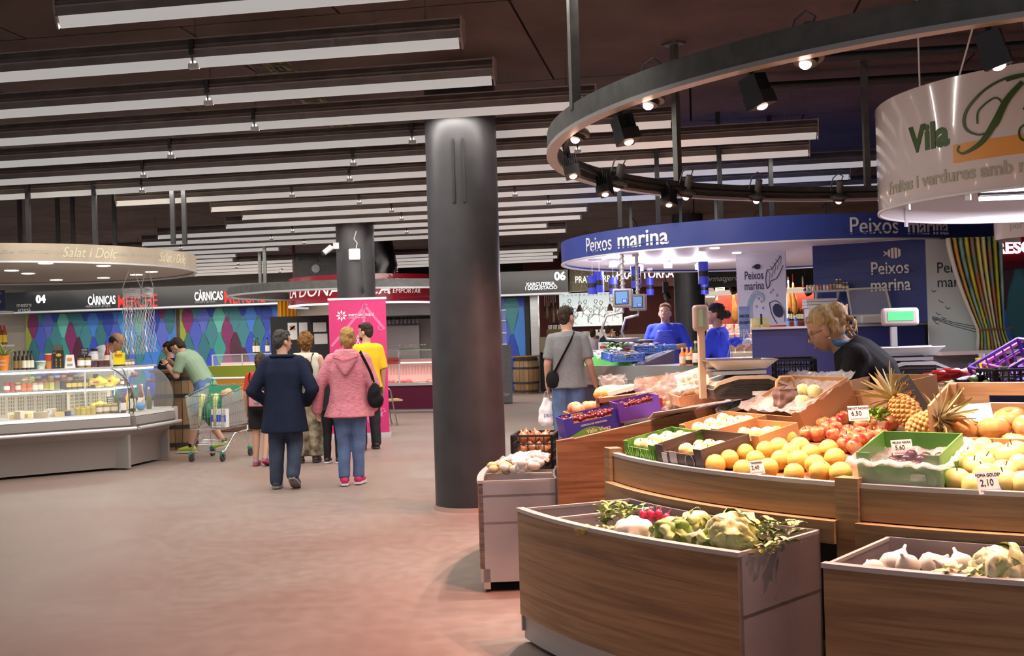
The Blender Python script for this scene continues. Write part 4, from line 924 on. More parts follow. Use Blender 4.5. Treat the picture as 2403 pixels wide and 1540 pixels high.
t = thing('knobbly_root', 'knobbly brown celeriac root at the front of the right bin', 'root vegetable', at(2245, 1352, 3.78)); mb = MB(); mb.ball((-.03, 0, 0), (.07, .035, .028), 12, 8); mb.ball((.05, 0, 0), (.04, .03, .026), 10, 7); remesh(mb, .008, 'root', mat('root_skin', (.55, .45, .28), .7), t, .01, 30, (1, 1, 1), 1)
# bagged vegetables in the left bin
for k, (x, y, Y, lab) in enumerate(((1245, 1090, 6.85, 'clear bag of pale turnips in the left bin'), (1210, 1098, 6.9, 'small clear bag of garlic heads in the left bin'), (1175, 1102, 7.0, 'loose pale potatoes at the edge of the left bin'))):
    t = thing('bagged_vegetables', lab, 'vegetables', at(x, y, Y))
    for q in range(8): mb = MB(); mb.ball((0, 0, 0), (.033, .028, .026), 10, 7); o = mb.build('vegetable', M_WHITE if k < 2 else mat('potato_skin', (.6, .45, .22), .6), t); o.location = (RND.uniform(-.08, .08), RND.uniform(-.06, .06), RND.uniform(-.02, .03))
    if k < 2: film('plastic_bag', None, None, (0, 0, .05), 0, 18, 14, .22, .16, lambda x, y: .03 * (1 - x * x) - .03 * y * y, FILM, .025, k + 20, t)
mb = MB(); mb.arc(3.1, 3.54, R(176), R(183), .56, .575, 8); o = mb.build('bin_shelf', BINS, [x for x in COL.objects if x.name.startswith('produce_bin')][2])
# ---- scales
BEIGE = mat('beige_plastic', (.62, .47, .34), .4); SCG = mat('scale_dark_plastic', (.05, .04, .04), .4)
def scale(label, p, rz, display, k=1.0, beige=BEIGE):
    t = thing('weighing_scale', label, 'weighing scale', p, rz); t.scale = (k,) * 3
    mb = MB(); mb.prism([(-.20, 0), (.20, 0), (.235, .055), (.10, .12), (-.08, .12), (-.19, .09), (-.215, .06)], -.17, .17, 'y'); mb.build('body', SCG, t)
    for q in range(6): mb = MB(); mb.box((-.0, -.172, .025 + q * .012), (.36 - q * .03, .004, .004)); mb.build('vent_slat', BLACK, t)
    mb = MB(); mb.prism([(-.215, .055), (-.19, .095), (-.08, .128), (.10, .128), (.245, .06), (.245, .05), (.10, .108), (-.07, .11), (-.18, .08)], -.178, .178, 'y'); mb.build('shell', beige, t)
    mb = MB(); mb.box((-.05, 0, .145), (.30, .26, .02)); mb.build('platform', STEEL, t)
    mb = MB(); vs = [(-.18, -.13, .165), (.10, -.13, .165), (.10, .13, .165), (-.18, .13, .165), (-.24, -.17, .215), (.16, -.17, .215), (.16, .17, .215), (-.24, .17, .215)]; mb.put(vs, [(0, 1, 2, 3), (0, 1, 5, 4), (1, 2, 6, 5), (2, 3, 7, 6), (3, 0, 4, 7)]); o = mb.build('weighing_pan', STEEL, t, None); s_ = o.modifiers.new('s', 'SOLIDIFY'); s_.thickness = .004
    mb = MB(); mb.box((.06, -.176, .03), (.11, .003, .022)); mb.build('label_plate', PAPER, t)
    dx, dz, facing = display
    mb = MB(); mb.box((dx, .0, dz / 2), (.035, .045, dz)); mb.build('display_pole', beige, t)
    return t
s1 = scale('beige weighing scale with display pole turned away, left side', at(1745, 932, 6.35), .05, (-.235, .40, 1))
mb = MB(); mb.box((0, 0, 0), (.09, .06, .15)); o = mb.build('display_head', mat('grey_beige_plastic', (.40, .36, .33), .35), s1); o.location = (-.235, 0, .46); bv = o.modifiers.new('b', 'BEVEL'); bv.width = .02; bv.segments = 3
mb = MB(); mb.box((0, 0, 0), (.022, .004, .10)); o = mb.build('display_window', mat('green_glint', (.35, .6, .45), .2), s1); o.location = (-.24, -.032, .46)
s2 = scale('grey weighing scale with green display behind the fruit seller', V((at(2140, 872, 7.1).x, 7.1, 1.141)), -.15, (-.10, .34, 1), 1.05, mat('grey_plastic', (.40, .38, .38), .4))
mb = MB(); mb.box((0, 0, 0), (.22, .05, .11)); o = mb.build('display_head', mat('pinkish_plastic', (.62, .50, .48), .4), s2); o.location = (-.06, 0, .40); bv = o.modifiers.new('b', 'BEVEL'); bv.width = .02; bv.segments = 3
mb = MB(); mb.box((0, 0, 0), (.15, .004, .055)); o = mb.build('display_screen', mat('green_lcd', (.1, .5, .2), .3, emit=(.1, .8, .28), es=.55), s2); o.location = (-.06, -.026, .405)
mb = MB(); mb.prism([(.10, .09), (.36, .06), (.37, .03), (.12, .02)], -.2, .14, 'y'); mb.build('keyboard_deck', mat('grey_plastic2', (.34, .33, .34), .4), s2)
# ---- right end: peppers, aubergines, purple crates, basket handle
RP = mat('red_pepper_skin', (.55, .03, .03), .18, coat=.5); AU = mat('aubergine_skin', (.025, .012, .03), .15, coat=.6); GRS = mat('green_calyx', (.22, .34, .10), .5)
sh = thing('display_board', 'low board carrying peppers and aubergines behind the tomato crate', 'display board', at(2300, 915, 6.0)); mb = MB(); mb.box((.1, 0, 0), (.8, .4, .02)); mb.build('board', WOODL, sh); mb = MB(); mb.box((.1, -.19, -.08), (.8, .02, .16)); mb.build('front_board', mat('blue_crate_board', (.03, .06, .2), .5), sh)
for k, (x, y, s_) in enumerate(((2190, 893, 1), (2215, 886, 1.1), (2240, 882, 1))):
    t = thing('red_pepper', ['long red pepper at the end of the row behind the pineapple', 'long red pepper in the middle of the row of three', 'long red pepper next to the aubergines'][k], 'pepper', at(x, y, 5.95), .3 - k * .2)
    mb = MB(); mb.tube([(-.09 * s_, 0, 0), (-.05, 0, .008), (.02, 0, .01), (.08 * s_, 0, 0)], [.012, .034, .032, .01], 14); mb.build('pepper_body', RP, t, True); mb = MB(); mb.tube([(-.09, 0, 0), (-.12, .01, .01)], [.008, .005], 6); mb.build('stalk', GRS, t)
for k, (x, y) in enumerate(((2260, 900), (2300, 888), (2318, 900))):
    t = thing('aubergine', ['glossy aubergine nearest the red peppers', 'glossy aubergine lying on top of the others', 'glossy aubergine nearest the black crate'][k], 'aubergine', at(x, y, 5.85 - .03 * k), .5 + .3 * k)
    mb = MB(); mb.tube([(-.09, 0, 0), (-.05, 0, 0), (.03, 0, .004), (.08, 0, 0), (.1, 0, 0)], [.02, .03, .04, .03, .006], 14); mb.build('aubergine_body', AU, t, True)
    mb = MB(); mb.tube([(-.085, 0, 0), (-.11, 0, 0), (-.14, 0, .01)], [.024, .016, .006], 8); mb.build('calyx', GRS, t)
t = thing('red_produce_bag', 'red and white printed produce bag beside the peppers', 'bag', at(2270, 880, 6.15)); mb = MB(); mb.ball((0, 0, 0), (.09, .05, .04), 14, 8); remesh(mb, .01, 'bag', mat('red_bag_film', (.6, .08, .07), .25, col2=(.8, .7, .68), nscale=8), t, .012, 20, (1, 1, 1), 1)
PURP = mat('purple_plastic', (.22, .10, .55), .4); PINKP = mat('pink_plastic', (.75, .18, .42), .4)
mesh_crate('plastic_crate', 'purple plastic crate tilted at the right edge', at(2385, 885, 6.0), .2, .34, .24, .13, PURP, 2, 6, rx=.15, ry=-.45)
mesh_crate('plastic_crate', 'pink plastic crate inside the tilted purple crate', at(2400, 868, 6.1), .2, .3, .2, .1, PINKP, 2, 6, rx=.15, ry=-.45)
mesh_crate('plastic_crate', 'black plastic crate in front of the purple crate', at(2375, 912, 5.75), .05, .26, .2, .1, BLACK, 3, 8)
card('white price card leaning on the purple crate', 2358, 875, 5.8, .06, .07, 'PEBROT', '1,32', .2)
t = thing('bucket', 'small yellow bucket of cutlery on the counter at the right', 'bucket', at(2305, 872, 7.4)); mb = MB(); mb.lathe([(.03, 0), (.042, .09), (.038, .09), (.027, .005)], 16); mb.build('pail', mat('yellow_plastic', (.80, .62, .02), .4), t)
for k in range(6): mb = MB(); mb.cyl((0, 0, .02), (.02 * cos(k), .02 * sin(k), .12), .004, n=5); mb.build('handle', CHROME, t)
t = thing('paper_bag', 'brown paper bag with twisted handles by the tilted apple box', 'paper bag', at(1845, 940, 5.9), .2); mb = MB(); mb.box((0, 0, .02), (.12, .08, .1)); remesh(mb, .008, 'bag', mat('crumpled_brown', (.2, .12, .1), .7), t, .02, 25, (1, 1, 1), 1)
mb = MB(); mb.tube([(-.055, 0, .03), (-.05, 0, .1), (-.03, 0, .125), (.03, 0, .125), (.05, 0, .1), (.055, 0, .03)], .009, 6); mb.build('handle', CARD, t)
# ================================================================ fish stall
FS = V((3.44, 14.57, 0)); FR = 2.76; FZ = 2.45
NAVY = mat('navy_laminate', srgb(44, 58, 130), .35); NAVYD = mat('navy_panel', srgb(38, 50, 112), .45); CWHITE = mat('canopy_white', (.88, .85, .88), .45)
cp_ = thing('stall_canopy', 'round blue canopy of the fish stall with silver lettering', 'canopy', FS + V((0, 0, FZ)))
mb = MB(); mb.arc(FR - .03, FR, 0, 2 * pi, 0, .275, 96); mb.build('fascia_band', NAVY, cp_, 30)
mb = MB(); mb.arc(FR - .035, FR + .008, 0, 2 * pi, -.012, .006, 96); mb.build('fascia_trim', SILVER, cp_, 30)
mb = MB(); mb.lathe([(0, .03), (FR - .03, .03), (FR - .03, .05), (0, .05)], 96); mb.build('ceiling_disc', CWHITE, cp_)
mb = MB(); mb.lathe([(0, .27), (FR - .03, .27), (FR - .03, .275), (0, .275)], 64); mb.build('top_disc', NAVYD, cp_)
def fang(px, z=FZ + .13, r=FR):
    best = None
    for k in range(2400):
        a = pi + pi * k / 2400; x, y = proj(FS + V((r * cos(a), r * sin(a), z)))
        if best is None or abs(x - px) < best[0]: best = (abs(x - px), a)
    return best[1]
SILV = mat('silver_letters', (.74, .74, .72), .35, .3)
def cut_text(s, size, parent, rad, a, z, bold=.0, m_=None, cutm=None, sx=.8):
    me = text(s, size, ext=.006, bold=bold, sx=sx); xs = [v.co.x for v in me.vertices]; w = max(xs) - min(xs); o = text_arc(me, m_ or SILV, parent, rad, a, z)
    mb = MB(); n = 14; vs = []; fs = []
    for k in range(n + 1):
        u = -w / 2 + w * k / n; an = a + u / rad; zz = z - size * .22 + size * .05 * sin(u * 9)
        for r_, dz in ((rad + .0005, -size * .022), (rad + .0085, -size * .022), (rad + .0085, size * .022), (rad + .0005, size * .022)): vs.append((r_ * cos(an), r_ * sin(an), zz + dz))
    for k in range(n):
        i, j = k * 4, k * 4 + 4; fs += [(i + q, j + q, j + (q + 1) % 4, i + (q + 1) % 4) for q in range(4)]
    mb.put(vs, fs); mb.build('letter_slit', cutm or NAVY, parent); return o
cut_text('Peixos', .26, cp_, FR, fang(1403), .13, sx=.80); cut_text('marina', .27, cp_, FR, fang(1504), .135, .004, sx=1.0)
cut_text('Peixos', .26, cp_, FR, fang(2052), .13, sx=.84); cut_text('marina', .27, cp_, FR, fang(2180), .125, .002, sx=.8)
for px, Y in ((1455, 12.6), (1480, 16.4), (1545, 12.2), (1597, 16.6), (1680, 16), (1692, 12.1), (1785, 16.2), (1812, 12.4), (1943, 16.5)):
    q = at(px, 520, Y) - FS; mb = MB(); mb.box((q.x, q.y, (.27 + CEIL - FZ) / 2), (.045, .045, CEIL - FZ - .27)); mb.build('pole', mat('pole_black', (.012, .012, .014), .5), cp_)
DLW = mat('downlight_glow', (1, 1, 1), .3, emit=(.95, .9, 1), es=5.0)
def fdisc(px, py, r=.055, spot=True, drop=False, e=E_FISH):
    d = ray(px, py); t = (FZ + .028 - EYE) / d.z; p = V((0, 0, EYE)) + d * t; q = p - FS - V((0, 0, FZ))
    if drop: mb = MB(); mb.lathe([(.055, -.06), (.06, .0), (.03, .03), (0, .03)], 16, (q.x, q.y, -.01)); mb.build('spot_housing', WHITE, cp_); lamp('POINT', 'canopy_fill_light', (q.x, q.y - .1, -.13), 16, C_FISH, cp_, shadow_soft_size=.05)  # extra point light added by the spot to brighten the canopy underside
    mb = MB(); mb.lathe([(0, 0), (r, 0), (r, .01), (0, .01)], 20, (q.x, q.y, -.075 if drop else .018)); mb.build('downlight', DLW, cp_)
    if spot: lamp('SPOT', 'downlight_beam', (q.x, q.y, -.09 if drop else .0), e, C_FISH, cp_, spot_size=R(120), spot_blend=.6, shadow_soft_size=.05)
fdisc(1567, 611, drop=True); fdisc(1438, 608, drop=True); fdisc(1677, 582, spot=False); fdisc(1729, 593, spot=False); fdisc(1500, 618, drop=True); fdisc(1640, 615, drop=True); fdisc(1980, 580); fdisc(1830, 600)
# counter
fa0, fa1 = fang(1340), fang(1757)
ct = thing('fish_counter', 'curved steel fish counter with sloping ice display', 'counter', FS)
mb = MB(); mb.arc(2.62, 2.74, R(150), fa1, .965, 1.135, 40); mb.build('steel_band', mat('counter_steel', (.42, .43, .42), .28, .85), ct, 30)
mb = MB(); mb.arc(2.60, 2.71, R(150), fa1, .90, .96, 40); mb.build('lower_band', STEEL, ct, 30)
mb = MB(); mb.arc(2.5, 2.66, R(150), fa1, 0, .9, 40); mb.build('counter_base', mat('dark_plinth', (.03, .025, .05), .5), ct, 30)
mb = MB(); mb.arc(2.02, 2.72, R(150), fa1, 1.12, 1.137, 40); mb.build('counter_top', mat('counter_top_lilac', (.62, .58, .70), .3), ct, 30)
ICE = mat('ice_bed', (.88, .87, .92), .35, bump=.8, bscale=60)
fe = fang(1492, 1.15, 2.66)
mb = MB(); mb.arc(2.1, 2.66, R(165), fe, 1.13, 1.15, 30, z1i=1.29); mb.build('ice_bed', ICE, ct, 30)
mb = MB(); mb.arc(2.1, 2.68, fe, fe + .05, 1.13, 1.16, 4, z1i=1.30); mb.build('end_screen', mat('grey_screen', (.10, .09, .14), .4), ct)
GPAPER = mat('green_leaf_paper', (.13, .62, .12), .45)
def fpol(r, a, z): return FS + V((r * cos(a), r * sin(a), z))
k = 0; a = R(168)
while a < fe - .02:
    mb = MB(); mb.prism([(-.13, -.02), (.13, -.02), (.11, .05), (.06, .10), (0, .12), (-.06, .10), (-.11, .05)], -.003, .003, 'y'); o = mb.build('paper_scallop', GPAPER, ct); o.location = fpol(2.67, a, 1.15) - FS; o.rotation_euler = (R(-22), 0, a + pi / 2); a += .085
# fish
FISHM = mat('fish_skin_silver', (.72, .66, .70), .25, .1, col2=(.50, .40, .44), nscale=14); FISHP = mat('fish_skin_pink', (.75, .42, .42), .3, col2=(.62, .52, .52), nscale=10)
def fish_proto(m_, L):
    mb = MB(); mb.tube([(-L * .5, 0, 0), (-L * .42, 0, 0), (-L * .2, 0, 0), (.05 * L, 0, 0), (.3 * L, 0, 0), (.4 * L, 0, 0)], [L * .02, L * .09, L * .14, L * .12, L * .05, L * .03], 10, ry=.5)
    o = mb.build('fish', m_, None, True)
    mb = MB(); mb.prism([(.38 * L, 0), (.52 * L, .1 * L), (.48 * L, 0), (.52 * L, -.1 * L)], -.003, .003, 'z'); mb.build('tail_fin', m_, o)
    mb = MB(); mb.ball((-.42 * L, .03 * L, .03 * L), .012 * L + .003, 6, 4); mb.build('eye', BLACK, o); return o
fpro = [fish_proto(FISHM, .28), fish_proto(FISHP, .24), fish_proto(FISHM, .18)]; fu = [0, 0, 0]
FL = ['large silver fish on the ice display', 'pink fish on the ice display', 'small silver fish on the ice display']
a = fang(1392); n_ = 0; af = R(170)
for j in range(5):
    for i in range(13):
        aa = af + (fe - .08 - af) * (i + .5 * (j % 2)) / 13; r_ = 2.56 - j * .105; k = (i * 5 + j * 3) % 3; p = fpol(r_, aa, 1.155 + (2.66 - r_) * .25 + .03)
        place(fpro[k], p, FL[k], 'fish', 'fish laid out on the ice', not fu[k], (.22 * sin(aa) + RND.uniform(-.2, .2), RND.uniform(-.25, .25), aa + RND.uniform(-.5, .5) + pi * (k == 1))); fu[k] = 1
LBLUE = mat('blue_basket_plastic', (.10, .24, .75), .35)
for k, (x, y, Y, lab, w) in enumerate(((1462, 845, 12.95, 'blue plastic fish basket nearest the customer', .42), (1512, 826, 13.3, 'blue plastic fish basket next to the shop assistant\'s glove', .36))):
    b = mesh_crate('fish_basket', lab, at(x, y, Y), .35, w, .26, .085, LBLUE, 3, 12, rx=.12, cat='basket')
    for q in range(16): o = dup(fpro[2], None, None); o.parent = b; o.location = (RND.uniform(-w * .4, w * .4), RND.uniform(-.1, .1), .06 + RND.uniform(0, .03)); o.rotation_euler = (RND.uniform(-.4, .4), .2, RND.uniform(0, 6)); [o.__delitem__(z) for z in ('label', 'category', 'group') if z in o.keys()]; o.name = 'small_fish'
def fcard(label, x, y, Y, w, h, l1, l2):
    t = thing('price_card', label, 'price card', at(x, y, Y), .12, rx=-.1); mb = MB(); mb.box((0, 0, 0), (w, .004, h)); mb.build('card', PAPER, t)
    text_on(text(l1, h * .26, ext=.001), INK, t, (0, -.004, h * .22), (1, 0, 0), (0, 0, 1)); text_on(text(l2, h * .34, ext=.001, bold=.004), mat('red_ink', (.6, .02, .02), .6), t, (-w * .1, -.004, -h * .12), (1, 0, 0), (0, 0, 1))
    mb = MB(); mb.box((0, 0, -h * .6), (.012, .004, h * .4)); mb.build('card_stem', CLEAR, t); return t
fcard('white price card with red 16 on the fish display', 1417, 813, 13.2, .13, .10, 'LLUÇ', '16,90'); fcard('white offer card with red figures on the fish display', 1473, 818, 13.1, .15, .11, 'OFERTA', '19,90')
herbs('bunch of parsley garnish among the fish', at(1449, 822, 13.15), 26, 31, .13, .16, mat('parsley_green', (.16, .36, .06), .5), 'parsley_bunch')
# bottles
def bottle(label, p, r, h, body, cap, lab, neck=.35, sh=.62, name='bottle', cat='bottle', group=None, labh=(.12, .5), seg=16):
    t = thing(name, label, cat, p, group=group)
    mb = MB(); mb.lathe([(r * .9, 0), (r, .01), (r, h * sh), (r * neck * 1.1, h * .78), (r * neck, h * .95)], seg); mb.build('bottle_glass', body, t, True)
    mb = MB(); mb.lathe([(r * neck * 1.15, h * .9), (r * neck * 1.15, h)], 12); mb.build('cap', cap, t)
    if lab: mb = MB(); mb.lathe([(r * 1.02, h * labh[0]), (r * 1.02, h * labh[1])], seg, cap=False); mb.build('bottle_label', lab, t)
    return t
JORG = mat('orange_juice', (.80, .25, .05), .25); JPEACH = mat('peach_juice', (.62, .38, .20), .25); DGL = mat('dark_green_glass', (.03, .06, .015), .15); CREAM = mat('cream_label', (.75, .70, .55), .6)
for k, (x, Y) in enumerate(((1602, 12.25), (1613, 12.45), (1623, 12.4))): q = at(x, 857, Y); bottle(['orange juice bottle with round cream label on the fish counter', 'orange juice bottle behind the other two', 'orange juice bottle next to the wine bottle'][k], V((q.x, q.y, 1.138)), .034, .2, JORG, SILVER, CREAM)
q = at(1617, 857, 12.1); bottle('short peach coloured jar with black label on the fish counter', V((q.x, q.y, 1.138)), .036, .13, JPEACH, SILVER, INK, .8, .8)
q = at(1634, 857, 12.2); bottle('green wine bottle with white label on the fish counter', V((q.x, q.y, 1.138)), .037, .27, DGL, GREYL, PAPER, .4, .6)
# pendant lamps
PB = mat('pendant_blue', (.06, .07, .62), .3, emit=(.05, .06, .6), es=.15)
for k, (x, y0, y1, w) in enumerate(((1391, 647, 690, 22), (1407, 638, 686, 22), (1440, 651, 690, 20), (1493, 626, 676, 23), (1526, 652, 693, 18), (1651, 614, 667, 24), (1654, 662, 691, 18))):
    Y = 312 / w; Y = min(Y, 16.6); p = at(x, y1, Y); h = (y1 - y0) * Y / F; r = w * Y / F / 2
    t = thing('pendant_lamp', 'blue cylinder pendant lamp with black band, %s from the canopy\'s left end' % ORD[k], 'pendant lamp', p, group='blue pendant lamps of the fish stall')
    mb = MB(); mb.lathe([(r, 0), (r, h), (r * .2, h + .002), (r * .2, h - .004), (r * .92, h - .006), (r * .92, 0)], 20); mb.build('shade', PB, t, 30)
    mb = MB(); mb.lathe([(r * 1.01, h * .34), (r * 1.01, h * .58)], 20, cap=False); mb.build('black_band', BLACK, t)
    mb = MB(); mb.cyl((0, 0, h), (0, 0, FZ + .02 - p.z), .003, n=5); mb.build('cord', SILVER, t)
    mb = MB(); mb.box((0, 0, FZ + .015 - p.z), (.08, .08, .03)); mb.build('ceiling_rose', WHITE, t)
# hanging scales
def hang_scale(label, x, y, Y, w, k):
    t = thing('hanging_scale', label, 'hanging scale', at(x, y, Y), -.15); h = w * .95; mb = MB(); mb.box((0, 0, 0), (w, .22, h)); o = mb.build('housing', mat('scale_silver', (.42, .38, .42), .4, .3), t); b = o.modifiers.new('b', 'BEVEL'); b.width = .02; b.segments = 2
    mb = MB(); mb.box((-.01, -.112, .005), (w * .68, .006, h * .72)); mb.build('screen_frame', BLACK, t)
    mb = MB(); mb.box((-.01, -.117, .005), (w * .6, .004, h * .64)); mb.build('screen', mat('blue_screen', (.1, .2, .4), .2, emit=(.16, .30, .55), es=.8), t)
    mb = MB(); mb.box((w * .1, -.121, -h * .16), (w * .26, .003, h * .22)); mb.build('screen_window', mat('screen_number', (.05, .1, .5), .3, emit=(.03, .09, .6), es=.8), t)
    text_on(text('02', h * .16, ext=.0006), LETW, t, (w * .1, -.1235, -h * .16), (1, 0, 0), (0, 0, 1))
    zt = FZ + .03 - t.location.z; mb = MB(); mb.cyl((0, 0, h / 2), (0, 0, zt), .022, n=10)
    mb.build('hanging_pole', SILVER, t); mb = MB(); mb.tube([(.03 * cos(q * 1.2) , .03 * sin(q * 1.2), h / 2 + q * .012) for q in range(34)], .006, 5); mb.build('coiled_cable', SILVER, t)
    mb = MB(); mb.tube([(0, 0, -h / 2), (.0, 0, -h / 2 - .05), (-.2 * k, 0, -h / 2 - .09), (-.26 * k, 0, -h / 2 - .25), (-.2 * k, 0, -h / 2 - .36), (0, 0, -h / 2 - .38)], .016, 8); mb.build('hook_arm', STEEL, t)
    mb = MB(); mb.lathe([(0, -.03), (.12, -.028), (.17, .0), (.18, .015), (.165, .005), (.11, -.02), (0, -.022)], 24, (.02, 0, -h / 2 - .37)); mb.build('weighing_dish', STEEL, t, True); return t
hang_scale('front hanging scale with blue screen over the fish', 1462, 700, 12.9, .23, 1); hang_scale('rear hanging scale with blue screen over the fish', 1497, 710, 13.5, .21, .8)
# tall blue counter, blue wall, shelf
sv = thing('service_counter', 'tall dark blue service counter of the fish stall with steel top', 'counter', FS)
mb = MB(); mb.arc(2.52, 2.58, fa1, fang(2192), .05, 1.51, 40); mb.build('front_panel', NAVYD, sv, 30)
mb = MB(); mb.arc(2.1, 2.62, fa1 - .01, fang(2192), 1.51, 1.535, 40); mb.build('steel_top', STEEL, sv, 30)
a = fa1; d = V((cos(a), sin(a), 0)); mb = MB(); mb.bar(d * 2.1 + V((0, 0, .78)), d * 2.58 + V((0, 0, .78)), .04, 1.46); mb.build('end_panel', NAVYD, sv)
def panel(name, label, cat, x0, Y0, x1, Y1, z0, z1, m_, t=.05):
    a, b = at(x0, 700, Y0), at(x1, 700, Y1); a.z = b.z = 0; c = (a + b) / 2; L = (b - a).length; an = atan2(b.y - a.y, b.x - a.x)
    o = thing(name, label, cat, (c.x, c.y, 0), an); mb = MB(); mb.box((0, t / 2, (z0 + z1) / 2), (L, t, z1 - z0)); mb.build('board', m_, o); return o, L
lg, L = panel('logo_wall', 'dark blue wall with raised white fish logo inside the fish stall', 'wall panel', 1910, 12.95, 2176, 12.35, 1.54, 2.47, NAVY)
WLET = mat('raised_white_letters', (.82, .81, .80), .4)
def fishlogo(parent, cx, cz, s, m_, y=-.012, bars=True):
    mb = MB(); pts = [(cx - s * .5, cz + s * .16), (cx - s * .38, cz), (cx - s * .5, cz - s * .16), (cx - s * .28, cz - s * .05), (cx - s * .28, cz + s * .05)]; mb.prism(pts, y - .008, y + .008, 'y'); mb.build('logo_tail', m_, parent)
    for k in range(4):
        x0 = cx - s * .25 + k * s * .19; x1 = x0 + s * .14
        f = lambda x: s * .30 * sqrt(max(0, 1 - ((x - cx - s * .12) / (s * .40)) ** 2))
        up_ = [(x0 + (x1 - x0) * q / 3, cz + f(x0 + (x1 - x0) * q / 3)) for q in range(4)]; dn = [(x, 2 * cz - z) for x, z in reversed(up_)]
        mb = MB(); mb.prism(up_ + dn, y - .008, y + .008, 'y'); mb.build('logo_stripe', m_, parent)
fx = at(2098, 600, 12.5); lx = L * .215
fishlogo(lg, lx, 2.33, .20, WLET)
for s, z, sz, bo in (('Peixos', 2.16, .20, .002), ('marina', 1.97, .20, .003)):
    me = text(s, sz, ext=.012, bold=bo, sx=.8); text_on(me, WLET, lg, (lx - .03, -.012, z), (1, 0, 0), (0, 0, 1)); mb = MB(); mb.box((lx - .03, -.02, z - sz * .2), (.5, .018, sz * .035)); mb.build('letter_slit', NAVY, lg)
wp, L = panel('lettered_backdrop', 'pale panel with dark lettering and birds beside the colourful curtain', 'wall panel', 2177, 12.30, 2290, 12.2, 1.2, 2.47, mat('pale_aqua_panel', (.52, .60, .60), .5))
DINK = mat('dark_blue_ink', (.02, .022, .07), .5)
for s, z in (('Peixos', 2.13), ('marina', 1.97)): text_on(text(s, .17, 'LEFT', ext=.001, sx=.85), DINK, wp, (-L / 2 + .10, -.003, z), (1, 0, 0), (0, 0, 1))
for k, (x, z, r_) in enumerate(((.06, 1.87, .5), (.13, 1.76, -.4), (.2, 1.68, .3), (.1, 1.62, 0), (.06, 1.55, .6), (.08, 1.52, -.2), (.16, 1.57, .2))): mb = MB(); mb.bar((-L / 2 + x, -.003, z), (-L / 2 + x + .03, -.003, z + .03 * r_), .006); mb.bar((-L / 2 + x, -.003, z), (-L / 2 + x - .02, -.003, z + .025), .005); mb.build('bird_print', DINK, wp)
for k in range(3): mb = MB(); mb.tube([(-L / 2 + .04, -.003, 1.60 - k * .012), (-L / 2 + .25, -.003, 1.53 - k * .02), (L / 2, -.003, 1.47 - k * .03)], .003, 4); mb.build('line_print', DINK, wp)
# colourful curtain
cur = thing('curtain', 'multicoloured leaf patterned curtain tied with a cord', 'curtain', at(2290, 700, 12.0) * 1.0); cur.location.z = 0
CC = [(.75, .62, .05), (.32, .44, .05), (.50, .14, .05), (.06, .30, .30), (.72, .30, .08), (.35, .42, .05), (.75, .70, .15), (.08, .20, .28), (.30, .50, .42), (.6, .56, .5)]
nf = 10
for i in range(nf):
    mb = MB(); vs = []; fs = []; ns = 16
    for j in range(ns + 1):
        t_ = j / ns; z = 2.44 - 1.22 * t_
        for s_ in range(5):
            u = (i + s_ / 4) / nf
            if t_ < .83: q = t_ / .83; xc = -.31 + .06 * 0 + u * .62; xt = -.02 + u * .30 + .02; x = xc * (1 - q ** 1.4) + xt * q ** 1.4
            else: q = (t_ - .83) / .17; x = (.0 + u * .30) * (1 - q) + (-.02 + u * .40) * q
            vs.append((x, -.05 * sin(s_ / 4 * pi) * (1 - .3 * t_), z))
    for j in range(ns):
        for s_ in range(4): o = j * 5 + s_; fs.append((o, o + 1, o + 6, o + 5))
    mb.put(vs, fs); c = CC[(i * 3 + 1) % len(CC)] if i else (.6, .56, .5)
    o = mb.build('curtain_fold', mat('curtain_%d' % i, c, .7, col2=CC[(i * 7 + 4) % len(CC)] if i else (.5, .46, .42), nscale=3.2, stretch=(4, 1, 1.2)), cur, True); sd = o.modifiers.new('s', 'SOLIDIFY'); sd.thickness = .003
mb = MB(); mb.tube([(-.0, -.06, 1.435), (.12, -.075, 1.44), (.30, -.06, 1.44), (.36, -.04, 1.45)], .012, 6); mb.build('tie_cord', mat('cord_brown', (.25, .10, .05), .7), cur)
mb = MB(); mb.cyl((-.36, 0, 2.445), (.42, .02, 2.445), .012, n=8); mb.build('curtain_rail', BLACK, cur)
# white counter under the curtain with glasses and jug
wc = thing('side_counter', 'white counter under the colourful curtain', 'counter', at(2330, 830, 11.9)); wc.location.z = 0
mb = MB(); mb.box((.1, 0, 1.20), (1.5, .5, .04)); mb.build('counter_top', mat('white_stone', (.72, .70, .72), .3), wc); mb = MB(); mb.box((.1, .22, .6), (1.5, .05, 1.16)); mb.build('back_board', mat('grey_board', (.32, .29, .31), .6), wc); mb = MB(); mb.box((.1, -.0, .98), (1.45, .45, .02)); mb.build('shelf', mat('grey_board', (.3, .3, .3)), wc)
for k, x in enumerate((-.28, -.19, -.13)): 
    t = thing('drinking_glass', ['short glass standing under the white counter', 'tall glass in the middle under the white counter', 'tall glass nearest the plastic jug'][k], 'glass', wc.location + V((x, -.1, .99))); mb = MB(); mb.lathe([(.022, 0), (.03, .1 + .04 * (k > 0)), (.027, .1 + .04 * (k > 0)), (.02, .005)], 14); mb.build('glass', GLASS, t)
t = thing('plastic_jug', 'white plastic jug with cap under the white counter', 'jug', wc.location + V((.28, -.05, .99))); mb = MB(); mb.box((0, 0, .08), (.14, .1, .16)); o = mb.build('jug_body', mat('white_hdpe', (.72, .70, .72), .5), t); b = o.modifiers.new('b', 'BEVEL'); b.width = .03; b.segments = 3; mb = MB(); mb.cyl((.03, 0, .16), (.03, 0, .19), .022, n=12); mb.build('jug_cap', WHITE, t)
